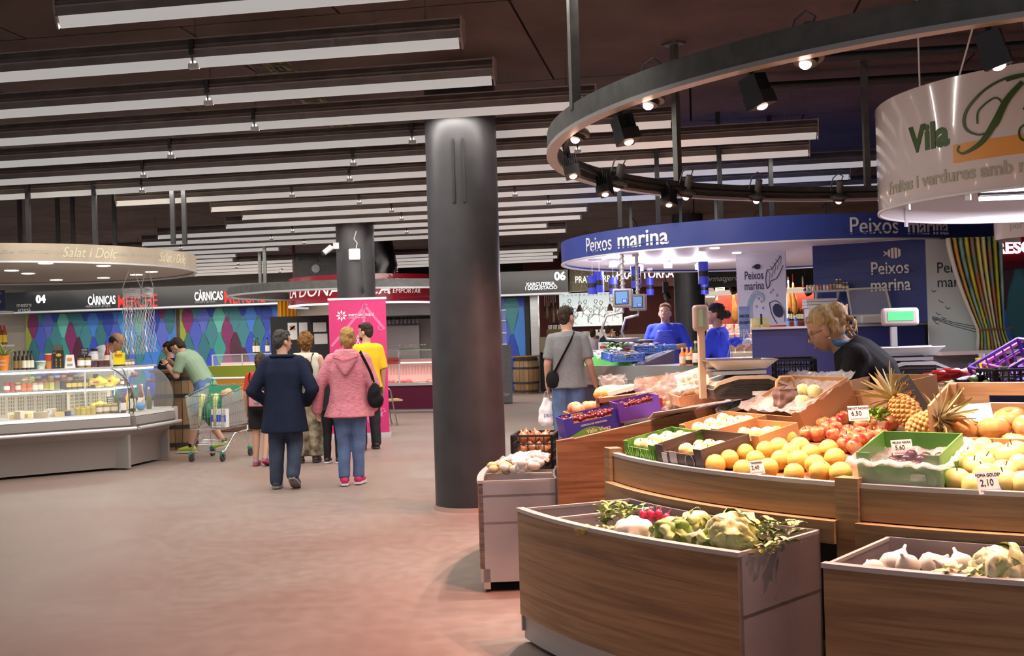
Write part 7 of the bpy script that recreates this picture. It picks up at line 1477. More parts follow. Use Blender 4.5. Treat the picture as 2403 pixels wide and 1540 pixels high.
t = thing('diamond_sign', 'black diamond shaped sign on the terracotta wall', 'sign', at(1664, 692, 26.7)); mb = MB(); mb.prism([(0, .28), (.22, 0), (0, -.28), (-.22, 0)], -.01, .01, 'y'); mb.build('plate', INK, t); text_on(text('VEDELLA', .07, ext=.001), PAPER, t, (0, -.013, .03), (1, 0, 0), (0, 0, 1)); text_on(text('MADURADA', .05, ext=.001), PAPER, t, (0, -.013, -.05), (1, 0, 0), (0, 0, 1))
for k, (x, y) in enumerate(((1716, 668), (1890, 672), (1562, 685))): t = thing('track_spotlight', ['black track spotlight above the first ham', 'black track spotlight near the jar shelf', 'black track spotlight left of the dark column'][k], 'spotlight', at(x, y, 25.8)); mb = MB(); mb.box((0, 0, .1), (.12, .14, .26)); mb.build('housing', BLACK, t); mb = MB(); mb.cyl((.0, -.05, -.06), (.05, -.12, -.2), .07, .08, 14); mb.build('head', BLACK, t); mb = MB(); mb.cyl((0, 0, .2), (0, 0, CEIL - t.location.z), .015, n=6); mb.build('rod', BLACK, t)
for px in (1700, 1880): lamp('AREA', 'ham_fill_light', at(px, 660, 26.2), 60, (1, .75, .55), None, rot=(R(35), 0, -TH), shape='RECTANGLE', size=1.6, size_y=.15)  # added fill without a fixture, lifts the dark terracotta wall
rk = thing('meat_display_rack', 'sloping rack of packed sliced meats behind the fish assistant', 'display rack', at(1718, 830, 25.2), -TH); rk.location.z = 0
mb = MB(); mb.box((0, .3, .5), (1.9, .7, 1.0)); mb.build('base', mat('rack_base', (.3, .26, .22), .5), rk)
for j in range(3): mb = MB(); mb.box((0, .2 + j * .2, 1.05 + j * .22), (1.9, .26, .02), 0, .5); mb.build('rack_shelf', STEEL, rk)
for j in range(3):
    for i in range(9): p = V((-.82 + i * .2, .16 + j * .2, 1.13 + j * .22)); o = bpy.data.objects.new('meat_pack', None); mb = MB(); mb.box((0, 0, 0), (.17, .04, .2)); m__ = mat('packed_meat_%d' % ((i + j) % 3), [(.55, .12, .08), (.62, .30, .24), (.45, .08, .06)][(i + j) % 3], .3, col2=(.75, .65, .6), nscale=12); bpy.data.objects.remove(o); q = rk.location + M.Rotation(-TH, 3, 'Z') @ p; o = one(mb, 'meat_pack', m__, 'pack of sliced meat on the %s rack row' % ['lower', 'middle', 'upper'][j], 'meat pack', q, 'packs of sliced meat on the rack', rz=-TH); o.rotation_euler = (.5, 0, -TH)
lamp('AREA', 'rack_fill_light', at(1715, 690, 24.8), 110, (1, .85, .7), None, rot=(0, 0, 0), shape='RECTANGLE', size=1.8, size_y=.2)  # unseen area light added to brighten the rack and wall behind
for k in range(7): p = at(1846 + k * 6, 752, 26.2); bottle('dark wine bottle behind the shell panel, %s from its edge' % ORD[k], p, .04, .3, mat('wine_dark', (.02, .015, .012), .2), LID['red' if k % 2 else 'gold'], CREAM, .4, .6, seg=10)
mb = MB(); mb.box((0, 0, -.02), (.9, .3, .03)); one(mb, 'wall_shelf', STEEL, 'steel shelf carrying the dark wine bottles', 'shelf', at(1864, 752, 26.2))
# ================================================================ far right
t = thing('shop_sign', 'red shop sign with lit white letters at the right edge', 'sign', at(2345, 580, 17.5)); mb = MB(); mb.box((.35, .2, .03), (1.5, .3, .50)); mb.build('fascia', mat('red_fascia', srgb(150, 12, 32), .3), t); text_on(text('MARESC', .26, ext=.01, bold=.008), mat('lit_blue_white', (.8, .85, 1), .4, emit=(.75, .83, 1), es=1.6), t, (.06, .04, -.02), (1, 0, 0), (0, 0, 1)); mb = MB(); mb.box((.35, .2, -.28), (1.5, .35, .12)); mb.build('lower_fascia', mat('dark_red_fascia', srgb(100, 8, 30), .35), t)
p = at(2390, 700, 17.8); t = thing('patterned_wall_panel', 'blue and green diamond wall panel at the right edge', 'wall panel', (p.x + .15, p.y, 0), -TH); mb = MB(); mb.box((0, .02, 1.3), (1.3, .04, 2.6)); mb.build('backing', OFFW, t); diamonds(t, 1.3, .2, 2.5, pitch=.26, H=1.5, w=.44, seed=21)
t = thing('drum_sign', 'white hanging drum sign partly seen beside the first one', 'sign', at(2440, 560, 9.4)); mb = MB(); mb.arc(.35, .356, R(90), R(330), 0, .26, 32); mb.build('drum_band', DW, t, 30); text_arc(text('per emportar', .09, 'LEFT', ext=.002), GREYT, t, .356, R(205), .1); mb = MB(); mb.cyl((-.2, 0, .26), (-.2, 0, CEIL - t.location.z), .004, n=5); mb.cyl((.2, 0, .26), (.2, 0, CEIL - t.location.z), .004, n=5); mb.build('suspension_cord', PAPER, t)
# ================================================================ people
def loft(mb, secs, n=18):      # secs: (centre, right axis, fore axis, rx, ry)
    vs = []; fs = []
    for c, r_, f_, a, b in secs:
        for k in range(n):
            t = 2 * pi * k / n; vs.append(c + r_ * (a * cos(t)) + f_ * (b * sin(t)))
    m_ = len(secs)
    for i in range(m_ - 1):
        for k in range(n): fs.append((i * n + k, i * n + (k + 1) % n, (i + 1) * n + (k + 1) % n, (i + 1) * n + k))
    fs.append(tuple(range(n - 1, -1, -1))); fs.append(tuple((m_ - 1) * n + k for k in range(n))); mb.put(vs, fs)
BASEJ = dict(pelvis=(0, 0, .53), waist=(0, 0, .61), chest=(0, .006, .735), top=(0, -.004, .81), neck=(0, -.002, .838), head=(0, .012, .928),
             shL=(-.100, 0, .79), elL=(-.132, -.012, .635), wrL=(-.14, .025, .485), shR=(.100, 0, .79), elR=(.132, -.012, .635), wrR=(.14, .025, .485),
             hipL=(-.05, 0, .515), knL=(-.055, .012, .285), anL=(-.058, -.014, .05), toL=(-.068, .095, .014), hipR=(.05, 0, .515), knR=(.055, .012, .285), anR=(.058, -.014, .05), toR=(.068, .095, .014))
SKIN = mat('skin', (.52, .29, .20), .5); SKIN2 = mat('skin_tan', (.42, .21, .13), .5)
def hair_mat(n, c, c2): return mat('hair_' + n, c, .6, spec=.15, col2=c2, nscale=30, stretch=(3, 3, .6))
HD = hair_mat('dark', (.022, .014, .010), (.05, .032, .022)); HG = hair_mat('grey', (.07, .065, .06), (.03, .027, .025)); HB = hair_mat('blond', (.42, .26, .10), (.22, .12, .04)); HR_ = hair_mat('auburn', (.22, .10, .035), (.10, .045, .015)); HBR = hair_mat('brown', (.07, .04, .02), (.03, .018, .01))
def cloth(n, c=(0, 0, 0), **k): return mat('cloth_' + n, c, .85, spec=.2, **k)
def person(label, p, rz, H, J=None, head=(0, 0), skin=None, hair=None, style='short', top=None, bottom=None, shoes=None, vox=.011, bulk=1.0, face=False, beard=None, hands=(.5, .5), group=None, feet=True):
    t = thing('person', label, 'person', p, rz, group); jj = dict(BASEJ); jj.update(J or {}); j = {k: V(v) * H for k, v in jj.items()}; skin = skin or SKIN; h = H
    right = (j['shR'] - j['shL']).normalized(); hright = (j['hipR'] - j['hipL']).normalized()
    spine = ['pelvis', 'waist', 'chest', 'top', 'neck']
    def axes(i):
        a = j[spine[min(i + 1, 4)]] - j[spine[max(i - 1, 0)]]; r_ = (hright * (1 - i / 3) + right * (i / 3)) if i < 3 else right; r_ = (r_ - a.normalized() * r_.dot(a.normalized())).normalized(); return r_, a.normalized().cross(r_)
    rad = [(.098, .072), (.088, .066), (.100, .072), (.084, .056), (.038, .038)]
    def torso(mb, inf=0.0, low=None, lowr=None, flare=1.0):
        secs = []
        r0, f0 = axes(0)
        if low is not None:
            b = j['pelvis'] - V((0, 0, 1)) * (jj['pelvis'][2] - low) * h; secs.append((b, r0, f0, (lowr or .105) * h * bulk * flare + inf, .078 * h * bulk * flare + inf))
        else: secs.append((j['pelvis'] - V((0, 0, .035 * h)), r0, f0, .07 * h, .055 * h))
        for i in range(5):
            r_, f_ = axes(i); b = bulk if i < 3 else 1; secs.append((j[spine[i]], r_, f_, rad[i][0] * h * b + inf, rad[i][1] * h * b + inf))
        loft(mb, secs)
    def limb(mb, names, rs, inf=0.0, cut=1.0):
        pts = [j[n] for n in names]; P = []; Rr = []
        for i in range(len(pts) - 1):
            for k in range(5):
                s = k / 5; P.append(pts[i].lerp(pts[i + 1], s)); Rr.append((rs[i] * (1 - s) + rs[i + 1] * s) * h + inf)
        P.append(pts[-1]); Rr.append(rs[-1] * h + inf)
        m_ = max(2, int(round(len(P) * cut))); mb.tube(P[:m_], Rr[:m_], 12); mb.ball(P[0], Rr[0], 12, 8); 
        if cut == 1.0: mb.ball(P[-1], Rr[-1], 10, 6)
        if m_ > 6: mb.ball(P[5], Rr[5], 12, 8)
    ARM, LEG = (.033, .026, .0175), (.056, .036, .024)
    # head frame
    hm = M.Translation(j['head']) @ M.Rotation(R(head[0]), 4, 'Z') @ M.Rotation(R(head[1]), 4, 'X')
    mb = MB(); torso(mb)
    for s in 'LR': limb(mb, ['sh' + s, 'el' + s, 'wr' + s], ARM); limb(mb, ['hip' + s, 'kn' + s, 'an' + s], LEG); mb.tube([j['an' + s], j['an' + s].lerp(j['to' + s], .5), j['to' + s]], [.024 * h, .022 * h, .014 * h], 10)
    mb.tube([j['neck'] - V((0, 0, .02 * h)), hm @ V((0, -.01 * h, -.03 * h))], [.036 * h, .032 * h], 12)
    rot = hm.to_3x3(); B = lambda c, r_: mb.ball(hm @ (V(c) * h), [x * h for x in r_], 16, 10, rot)
    B((0, -.006, .018), (.0445, .056, .050)); B((0, .014, -.02), (.037, .040, .045)); B((0, .020, -.05), (.026, .026, .020)); B((0, .046, .012), (.028, .008, .007))
    mb.tube([hm @ V((0, .050 * h, .004 * h)), hm @ V((0, .062 * h, -.022 * h))], [.005 * h, .0095 * h], 8); B((0, .050, -.043), (.014, .006, .006))
    for s in (-1, 1): B((s * .0445, -.002, -.012), (.006, .012, .019))
    for q, s in enumerate('LR'):    # hands
        w = j['wr' + s]; d = (w - j['el' + s]).normalized(); fr = V((0, 1, 0)); sd = d.cross(fr)
        if sd.length < .2: sd = d.cross(V((0, 0, 1)))
        sd.normalize(); inn = sd.cross(d).normalized(); sg = -1 if s == 'L' else 1
        rr_ = M((inn, sd, d)).transposed() if True else None
        pc_ = w + d * .026 * h; mb.ball(pc_, (.023 * h, .011 * h, .03 * h), 10, 8, rr_)
        cu = hands[q]
        for f in range(4):
            b0 = w + d * .046 * h + inn * (.0155 - .0103 * f) * h; L_ = (.040, .046, .043, .034)[f] * h; cv = -sd * sg * 0 + (sd * (1 if s == 'L' else -1))
            m1 = b0 + (d * cos(cu * .9) + cv * sin(cu * .9)) * L_ * .5; m2 = m1 + (d * cos(cu * 2.2) + cv * sin(cu * 2.2)) * L_ * .5; mb.tube([w + d * .03 * h + inn * (.0155 - .0103 * f) * h, b0, m1, m2], [.0055 * h, .0052 * h, .005 * h, .0042 * h], 6)
        mb.tube([w + d * .012 * h + inn * .014 * h, w + d * .034 * h + inn * .033 * h, w + d * .058 * h + inn * .036 * h], [.0065 * h, .006 * h, .0045 * h], 6)
    body = remesh(mb, min(vox, .0095), 'body', skin, t, 0, smooth_it=2)
    if bottom:
        bm_, ln, inf, wide = bottom; mb = MB(); r0, f0 = axes(0); r1, f1 = axes(1)
        loft(mb, [(j['pelvis'] - V((0, 0, .05 * h)), r0, f0, .088 * h * bulk, .072 * h * bulk), (j['pelvis'], r0, f0, .1 * h * bulk + inf, .075 * h * bulk + inf), (j['waist'] * .7 + j['pelvis'] * .3, r1, f1, .092 * h * bulk + inf, .068 * h * bulk + inf)])
        for s in 'LR': limb(mb, ['hip' + s, 'kn' + s, 'an' + s], (.057, .040 * wide, .031 * wide), inf, ln)
        remesh(mb, vox, 'trousers' if ln > .7 else 'shorts', bm_, t, .007, 9, (1, 1, 1.2), 3)
    if top:
        tm, sl, hem, inf, fl = top; mb = MB(); torso(mb, inf, hem, None, fl)
        for s in 'LR':
            if sl > 0: limb(mb, ['sh' + s, 'el' + s, 'wr' + s], (.036, .031, .025), inf * .6, sl)
            mb.ball(j['sh' + s].lerp(j['top'], .3), .036 * h + inf * .6, 12, 8)
        remesh(mb, vox, 'jacket' if sl > .9 else 'shirt', tm, t, .009, 8, (1, 1, .7), 3)
    if shoes:
        sm, sole = shoes
        for s in 'LR':
            a, b = j['an' + s], j['to' + s]; d = b - a; dh = V((d.x, d.y, d.z + (.036 * h))); L_ = max(d.length, .05); dd = (b - (a - V((0, 0, .036 * h)))).normalized(); up = V((0, 0, 1)); up = (up - dd * up.dot(dd)).normalized(); sx = dd.cross(up); base = a - V((0, 0, .036 * h)) - dd * .035 * h
            fl_ = .145 * h; mb = MB(); mb.T = M.Translation(base) @ M((sx, dd, up)).transposed().to_4x4()
            loft(mb, [(V((0, fl_ * u, hh * h * .5)), V((1, 0, 0)), V((0, 0, 1)), w_ * h, hh * h * .55) for u, w_, hh in ((-.03, .016, .03), (.05, .024, .046), (.25, .026, .052), (.5, .028, .042), (.75, .031, .034), (.95, .024, .026), (1.03, .012, .016))], 14)
            mb.build('shoe', sm, t, True)
            mb = MB(); mb.T = M.Translation(base) @ M((sx, dd, up)).transposed().to_4x4(); mb.prism([(x * h, y) for x, y in ((-.018, -.05 * fl_), (.018, -.05 * fl_), (.028, .2 * fl_), (.030, .5 * fl_), (.033, .75 * fl_), (.022, 1.02 * fl_), (-.022, 1.02 * fl_), (-.033, .75 * fl_), (-.030, .5 * fl_), (-.028, .2 * fl_))], -.012 * h * .6, .006 * h); mb.build('sole', sole, t)
    if hair:
        mb = MB(); B = lambda c, r_: mb.ball(hm @ (V(c) * h), [x * h for x in r_], 16, 10, rot); dsp, dsc = .008, 30
        if style != 'bald': B((0, -.012, .029), (.0485, .055, .048)); B((0, -.03, .0), (.045, .036, .045)); (B((0, .018, .048), (.036, .034, .022)) if style not in ('bun', 'puff', 'messy', 'pony') else B((0, .012, .046), (.040, .034, .016)))
        if style in ('short', 'curlyshort'): B((0, -.036, -.022), (.038, .024, .026))
        if style == 'curlyshort': dsp = .014
        if style == 'bald':
            for s in (-1, 1): B((s * .034, -.018, .002), (.014, .036, .026))
            B((0, -.042, .0), (.036, .020, .032)); dsp = .004
        if style == 'bun': B((0, -.068, .018), (.028, .024, .03)); B((0, -.04, -.02), (.036, .026, .034))
        if style == 'curly':
            dsp = .02; dsc = 38; B((0, -.055, -.01), (.05, .04, .045)); B((.02, -.06, .02), (.04, .036, .034)); B((-.03, -.03, .0), (.03, .04, .05)); B((0, -.05, -.045), (.045, .03, .03))
        if style == 'pony': B((0, -.06, .03), (.018, .018, .018)); mb.tube([hm @ (V(c) * h) for c in ((0, -.06, .03), (0, -.085, .0), (.0, -.082, -.06), (0, -.07, -.12))], [.014 * h, .022 * h, .02 * h, .006 * h], 10)
        if style == 'puff': B((0, -.075, -.005), (.03, .03, .03)); dsp = .012
        if style == 'clip': B((0, -.05, -.01), (.036, .03, .05)); B((.012, -.06, .03), (.024, .022, .03)); B((0, -.04, -.05), (.03, .02, .02)); B((-.032, .0, -.005), (.018, .035, .045)); B((.032, .0, -.005), (.018, .035, .045))
        if style == 'messy':
            B((.0, -.062, .03), (.034, .03, .034)); B((0, -.03, -.02), (.046, .03, .03)); dsp = .003; dsc = 60
            for q in range(9): a_ = q * .7; mb.tube([hm @ (V((0, -.06, .03)) * h), hm @ (V((.03 * cos(a_), -.08 - .02 * sin(a_ * 2), .05 - .012 * q)) * h), hm @ (V((.025 * cos(a_ + 1), -.075, .0 - .014 * q)) * h)], [.008 * h, .006 * h, .002 * h], 6)
        remesh(mb, .0075, 'hair', hair, t, dsp, dsc, (1, 1, 1), 1)
    if beard:
        mb = MB(); mb.ball(hm @ (V((0, .021, -.046)) * h), [.033 * h, .032 * h, .026 * h], 14, 9, rot); remesh(mb, .008, 'beard', beard, t, .004, 40, (1, 1, 1), 1)
    if face:
        for s in (-1, 1):
            mb = MB(); mb.ball(hm @ (V((s * .0175, .0475, -.003)) * h), [.0058 * h, .005 * h, .0034 * h], 10, 7, rot); e = mb.build('eye', WHITE, t, True); mb = MB(); mb.ball(hm @ (V((s * .0175, .0516, -.003)) * h), [.0032 * h, .0016 * h, .0032 * h], 8, 6, rot); mb.build('pupil', INK, e, True)
            mb = MB(); mb.tube([hm @ (V((s * x, .051 - .004 * (x > .02), z)) * h) for x, z in ((.008, .009), (.017, .0115), (.028, .008))], .0018 * h, 5); mb.build('eyebrow', hair or HD, t)
        mb = MB(); mb.ball(hm @ (V((0, .0545, -.0425)) * h), [.0125 * h, .003 * h, .0032 * h], 12, 6, rot); mb.build('lips', mat('lips', (.42, .12, .10), .4), t, True)
    return t, j, hm, h
def glasses(t, hm, h, m_=None, w=.0012):
    mb = MB()
    for s in (-1, 1):
        mb.tube([hm @ (V((s * .0185 + .0135 * cos(a), .058, -.003 + .0105 * sin(a))) * h) for a in (k * pi / 6 for k in range(12))], w * h, 5, closed=True)
        mb.tube([hm @ (V((s * .032, .056, 0)) * h), hm @ (V((s * .046, .0, -.002)) * h)], w * h, 5)
    mb.tube([hm @ (V((-.005, .059, 0)) * h), hm @ (V((.005, .059, 0)) * h)], w * h, 5); mb.build('glasses', m_ or BLACK, t)
def strap(t, pts, w, m_, name='strap', parent=None):
    mb = MB(); mb.tube([V(q) for q in spl([tuple(q) for q in pts], 6)], w, 8, ry=.3); return mb.build(name, m_, parent or t)
JEAN = cloth('denim', (.10, .16, .30), noise=.18, nscale=6); JEAND = cloth('dark_denim', (.045, .06, .10), noise=.2, nscale=6); SHB = mat('black_shoe', (.02, .02, .02), .4); SOLEW = mat('white_sole', (.7, .7, .68), .6); SOLED = mat('dark_sole', (.05, .05, .05), .7)
# 1 navy coat
p = atz(672, 1146, 0); walk = dict(knR=(.058, .03, .29), anR=(.062, -.085, .095), toR=(.066, -.005, .012))
t, j, hm, h = person('man in navy coat and jeans walking away with hands in front', p, 0, 1.655, dict(walk, elL=(-.19, -.03, .62), wrL=(-.12, .085, .535), elR=(.19, -.03, .62), wrR=(.13, .085, .535)), (-48, 0), None, HG, 'curlyshort', (cloth('navy_wool', (.012, .018, .042), bump=.4, bscale=140), 1.0, .355, .028, 1.16), (JEAND, 1.0, .016, 1.05), (mat('grey_shoe', (.05, .055, .06), .6), mat('grey_sole', (.25, .25, .24), .7)), bulk=1.12)
glasses(t, hm, h); mb = MB(); mb.tube([(0 + .075 * h * cos(a), -.004 * h + .066 * h * sin(a), .835 * h - .004 * sin(a)) for a in (k * pi / 10 for k in range(20))], .016, 8, closed=True); mb.build('collar', cloth('navy_wool'), t)
# 2 pink hoodie
p = atz(824, 1139, 0)
PK = cloth('pink_marl', (.55, .13, .19), col2=(.68, .32, .36), nscale=60, stretch=(.35, .35, 3), bump=.2, bscale=90)
t, j, hm, h = person('woman in pink hooded cardigan and jeans with black handbag', p, 0, 1.665, dict(elL=(-.185, -.01, .625), wrL=(-.205, .02, .48), elR=(.165, -.01, .63), wrR=(.15, .05, .49), knL=(-.04, .012, .285), anL=(-.035, -.03, .05), toL=(-.05, .07, .014), anR=(.045, .03, .05), toR=(.055, .13, .014)), (12, 4), None, HB, 'clip', (PK, 1.0, .435, .026, 1.22), (JEAN, .97, .012, .92), (mat('magenta_shoe', (.50, .02, .13), .6), SOLEW), bulk=1.14)
mb = MB(); loft(mb, [(V((0, -.075 * h - a * .02 * h, z * h)), V((1, 0, 0)), V((0, 1, 0)), w * h, .03 * h) for a, z, w in ((0, .86, .065), (.3, .83, .088), (.8, .79, .075), (1.2, .745, .045), (1.3, .70, .012))], 16); remesh(mb, .011, 'hood', PK, t, .006, 10)
TRIM = cloth('red_trim', (.62, .08, .10)); strap(t, [(-.10 * h, -.09 * h, .825 * h), (0, -.13 * h, .795 * h), (.10 * h, -.09 * h, .825 * h)], .006, TRIM, 'hood_trim'); mb = MB(); mb.tube([(.135 * h * cos(a), .108 * h * sin(a), .44 * h) for a in (k * pi / 12 for k in range(24))], .013, 6, closed=True); mb.build('hem_band', TRIM, t)
t2 = thing('handbag', 'soft black handbag hanging from the pink cardigan\'s shoulder', 'handbag', p + V((.17 * h, -.055 * h, .565 * h))); mb = MB(); mb.ball((0, 0, 0), (.075, .055, .13), 14, 10); mb.ball((.015, 0, -.05), (.085, .06, .08), 14, 10); remesh(mb, .01, 'bag', cloth('black_bag', (.012, .012, .013)), t2, .012, 12, (1, 1, 1), 2); strap(t2, [(0, 0, .12), (-.03, -.045, .25), (-.12, -.045, .44), (-.135, .0, .46)], .018, cloth('black_bag')); mb = MB(); mb.arc(.012, .017, 0, 2 * pi, -.002, .002, 14); o = mb.build('ring', CHROME, t2); o.location = (-.0, -.02, .145); o.rotation_euler = (R(90), 0, 0)
# 3 curly hair, backpack
p = atz(724, 1086, 0)
t, j, hm, h = person('woman with curly hair, cream top and patterned loose trousers', p, R(5), 1.66, dict(elL=(-.15, -.0, .64), elR=(.15, 0, .64)), (10, 0), None, HR_, 'curly', (cloth('cream_knit', (.62, .56, .46)), 0, .50, .018, 1.05), (cloth('camo_print', (.42, .36, .25), col2=(.07, .05, .03), nscale=9), .97, .02, 1.5), (mat('sandal_brown', (.08, .05, .04), .6), SOLED))
def backpack(label, p, rz, w, hgt, d, m1, m2, m3, h):
    b = thing('backpack', label, 'backpack', p, rz); mb = MB(); mb.ball((0, 0, 0), (w / 2, d / 2, hgt / 2), 16, 12); mb.box((0, 0, -hgt * .1), (w * .82, d * .75, hgt * .72)); remesh(mb, .012, 'bag', m1, b, .006, 10, (1, 1, 1), 3); mb = MB(); mb.box((0, -d * .42, -hgt * .12), (w * .72, d * .2, hgt * .46)); o = mb.build('front_pocket', m2, b); bv = o.modifiers.new('b', 'BEVEL'); bv.width = .02; bv.segments = 3; mb = MB(); mb.box((.02, -d * .535, -hgt * .14), (w * .3, .008, hgt * .28)); mb.build('pocket_print', m3, b)
    for s in (-1, 1): strap(b, [(s * w * .3, d * .25, -hgt * .1), (s * w * .42, d * .15, hgt * .42), (s * w * .48, d * .7, hgt * .62), (s * w * .5, d * 1.3, hgt * .5)], .016, m1)
    return b
BKC = cloth('black_nylon', (.012, .012, .014)); backpack('small black and green backpack on the cream top', p + V((-.01, -.10 * h, .70 * h)), R(5), .26, .34, .12, BKC, mat('green_print_panel', (.16, .42, .12), .5), mat('print_block', (.35, .2, .1), .5, col2=(.03, .03, .03), nscale=14), h)
# 4 girl
p = atz(617, 1093, 0)
t, j, hm, h = person('girl with long ponytail and red top beside the navy coat', p, R(-5), 1.40, dict(knR=(.05, .0, .285), anR=(.045, -.08, .08), toR=(.05, .0, .012)), (0, 0), None, HBR, 'pony', (cloth('red_top', (.55, .05, .03)), .45, .5, .014, 1.0), (cloth('black_skirt', (.02, .02, .022)), .45, .022, 1.15), (mat('pink_grey_trainer', (.40, .12, .18), .5, col2=(.25, .25, .26), nscale=12), mat('pink_sole', (.5, .08, .15), .6)))
mb = MB(); mb.ball(hm @ (V((0, -.06, .032)) * h), .02, 10, 7); mb.build('hair_tie', pmat('pinktie', (.7, .12, .2), .5), t); backpack('black and pink school backpack on the girl', p + V((-.0, -.12 * h, .64 * h)), R(-5), .27, .42, .15, BKC, mat('pink_panel', (.55, .22, .27), .6), mat('zebra_print', (.7, .7, .7), .6, col2=(.02, .02, .02), nscale=24), h)
# 5 yellow shirt
p = atz(866, 1056, 0)
person('bearded man in yellow shirt and dark trousers beside the pink banner', p, R(28), 1.77, dict(elL=(-.15, .01, .64), wrL=(-.13, .06, .5), anR=(.075, .03, .05), toR=(.1, .14, .014), knR=(.066, .03, .285)), (42, -4), None, HD, 'short', (cloth('yellow_cotton', (.78, .48, .025)), .55, .49, .024, 1.02), (cloth('charcoal_trousers', (.028, .028, .034)), 1.0, .014, 1.0), (SHB, SOLED), bulk=1.05, beard=HD)
# 6 child behind
p = atz(783, 1088, 0); person('child in dark clothes hidden behind the pink cardigan', p, R(-8), 1.32, dict(anL=(-.06, .0, .05)), (0, 0), None, HD, 'short', (cloth('dark_hoodie', (.02, .02, .025)), 1.0, .5, .014, 1.0), (cloth('black_leggings', (.015, .015, .018)), 1.0, .008, .9), (SHB, SOLEW))
# 7 green tee man bending
p = atz(482, 1062, 0)
lean = dict(pelvis=(0, -.02, .53), waist=(0, .02, .605), chest=(0, .085, .715), top=(0, .135, .775), neck=(0, .158, .795), head=(0, .215, .85), shL=(-.108, .13, .77), shR=(.108, .13, .77), elL=(-.12, .17, .62), wrL=(-.055, .28, .71), elR=(.12, .17, .62), wrR=(.045, .28, .72), knL=(-.055, .05, .28), anL=(-.06, .09, .05), toL=(-.065, .20, .014), knR=(.055, .0, .28), anR=(.06, -.13, .075), toR=(.065, -.03, .014), hipL=(-.05, -.02, .515), hipR=(.05, -.02, .515))
t, j, hm, h = person('man in sage green T-shirt and denim shorts bending over his hands', p, R(80), 1.78, lean, (0, -42), None, HD, 'short', (cloth('sage_cotton', (.26, .36, .25)), .45, .50, .022, 1.04), (JEAN, .48, .02, 1.25), (mat('lime_trainer', (.42, .50, .03), .5), SOLEW), face=True, hands=(1.1, 1.1))
mb = MB(); w = j['wrL'].lerp(j['elL'], .06); d = (j['wrL'] - j['elL']).normalized(); mb.tube([w - d * .012, w + d * .012], .034, 12); mb.build('wristwatch', BLACK, t)
for s in 'LR': mb = MB(); mb.tube([j['an' + s] - V((0, 0, .02)), j['an' + s] + V((0, 0, .05))], [.044, .046], 12); mb.build('sock', cloth('black_sock', (.015, .015, .015)), t)
# 8 woman in black at the barrel
p = at(400, 900, 17.4); p.z = 0
t, j, hm, h = person('woman in black top with glasses leaning at the barrel table', p, R(70), 1.60, dict(elL=(-.13, .06, .63), wrL=(-.06, .18, .62), elR=(.13, .06, .63), wrR=(.06, .18, .62)), (0, -22), None, HD, 'bun', (cloth('black_top', (.012, .012, .014)), .45, .5, .02, 1.0), (cloth('black_trousers', (.015, .015, .018)), 1.0, .012, 1.0), (SHB, SOLED), face=True, bulk=1.1); glasses(t, hm, h)
# 9 shopkeeper
p = at(208, 900, 15.4); p.z = .08
t, j, hm, h = person('balding shopkeeper in white shirt leaning over the deli case', p, R(-80), 1.80, dict(lean, wrL=(-.10, .30, .60), elL=(-.14, .2, .64), wrR=(.10, .30, .60), elR=(.14, .2, .64)), (0, -32), SKIN2, HD, 'bald', (cloth('white_shirt', (.62, .64, .70)), 1.0, .48, .026, 1.06), (cloth('grey_trousers', (.05, .05, .06)), 1.0, .012, 1.0), (SHB, SOLED), face=True, bulk=1.12)
# 10 grey tee
p = at(1338, 1000, 13.2); p.z = 0
t, j, hm, h = person('man in grey T-shirt and jeans seen from behind at the fish counter', p, R(-4), 1.86, dict(shL=(-.096, 0, .785), shR=(.096, 0, .785), elL=(-.132, -.01, .63), wrL=(-.135, .03, .48), elR=(.135, -.01, .63), wrR=(.17, .05, .49)), (-42, 0), None, HD, 'short', (cloth('grey_marl', (.20, .20, .205), noise=.08, nscale=50), .48, .475, .024, 1.06), (JEAN, 1.0, .014, 1.1), (SHB, SOLED)); glasses(t, hm, h)
mb = MB(); w = j['wrL']; mb.tube([w + V((0, 0, .02)), w + V((0, 0, .045))], .036, 12); mb.build('wristwatch', BLACK, t)
b = thing('crossbody_bag', 'black crossbody bag on the grey T-shirt man', 'bag', p + V((-.105 * h, -.06 * h, .535 * h)), R(10)); mb = MB(); mb.ball((0, 0, 0), (.085, .04, .11), 14, 10); mb.box((0, 0, -.01), (.13, .05, .16)); remesh(mb, .01, 'bag', cloth('black_bag'), b, .005, 12); strap(b, [(.02, 0, .08), (.10, -.05, .24), (.20, -.07, .42), (.27, -.02, .535), (.26, .06, .52)], .03, cloth('black_bag'))
b = thing('carrier_bag', 'white plastic carrier bag with blue print hanging from his hand', 'bag', p + j['wrL'] + V((-.02, .01, -.46))); mb = MB(); loft(mb, [(V((0, 0, z)), V((1, 0, 0)), V((0, 1, 0)), a, c) for z, a, c in ((0, .07, .05), (.05, .10, .07), (.18, .09, .06), (.28, .06, .035), (.34, .03, .015))], 16); remesh(mb, .01, 'bag', mat('white_bag_film', (.78, .78, .80), .4), b, .018, 16, (1, 1, .6), 1)
for s in (-1, 1): strap(b, [(s * .03, 0, .3), (s * .025, 0, .38), (0, 0, .42)], .008, mat('white_bag_film'), 'handle')
text_on(text('peix', .07, ext=.002), mat('blue_print', (.05, .1, .35), .5), b, (.02, -.078, .14), (1, 0, 0), (0, 0, 1))
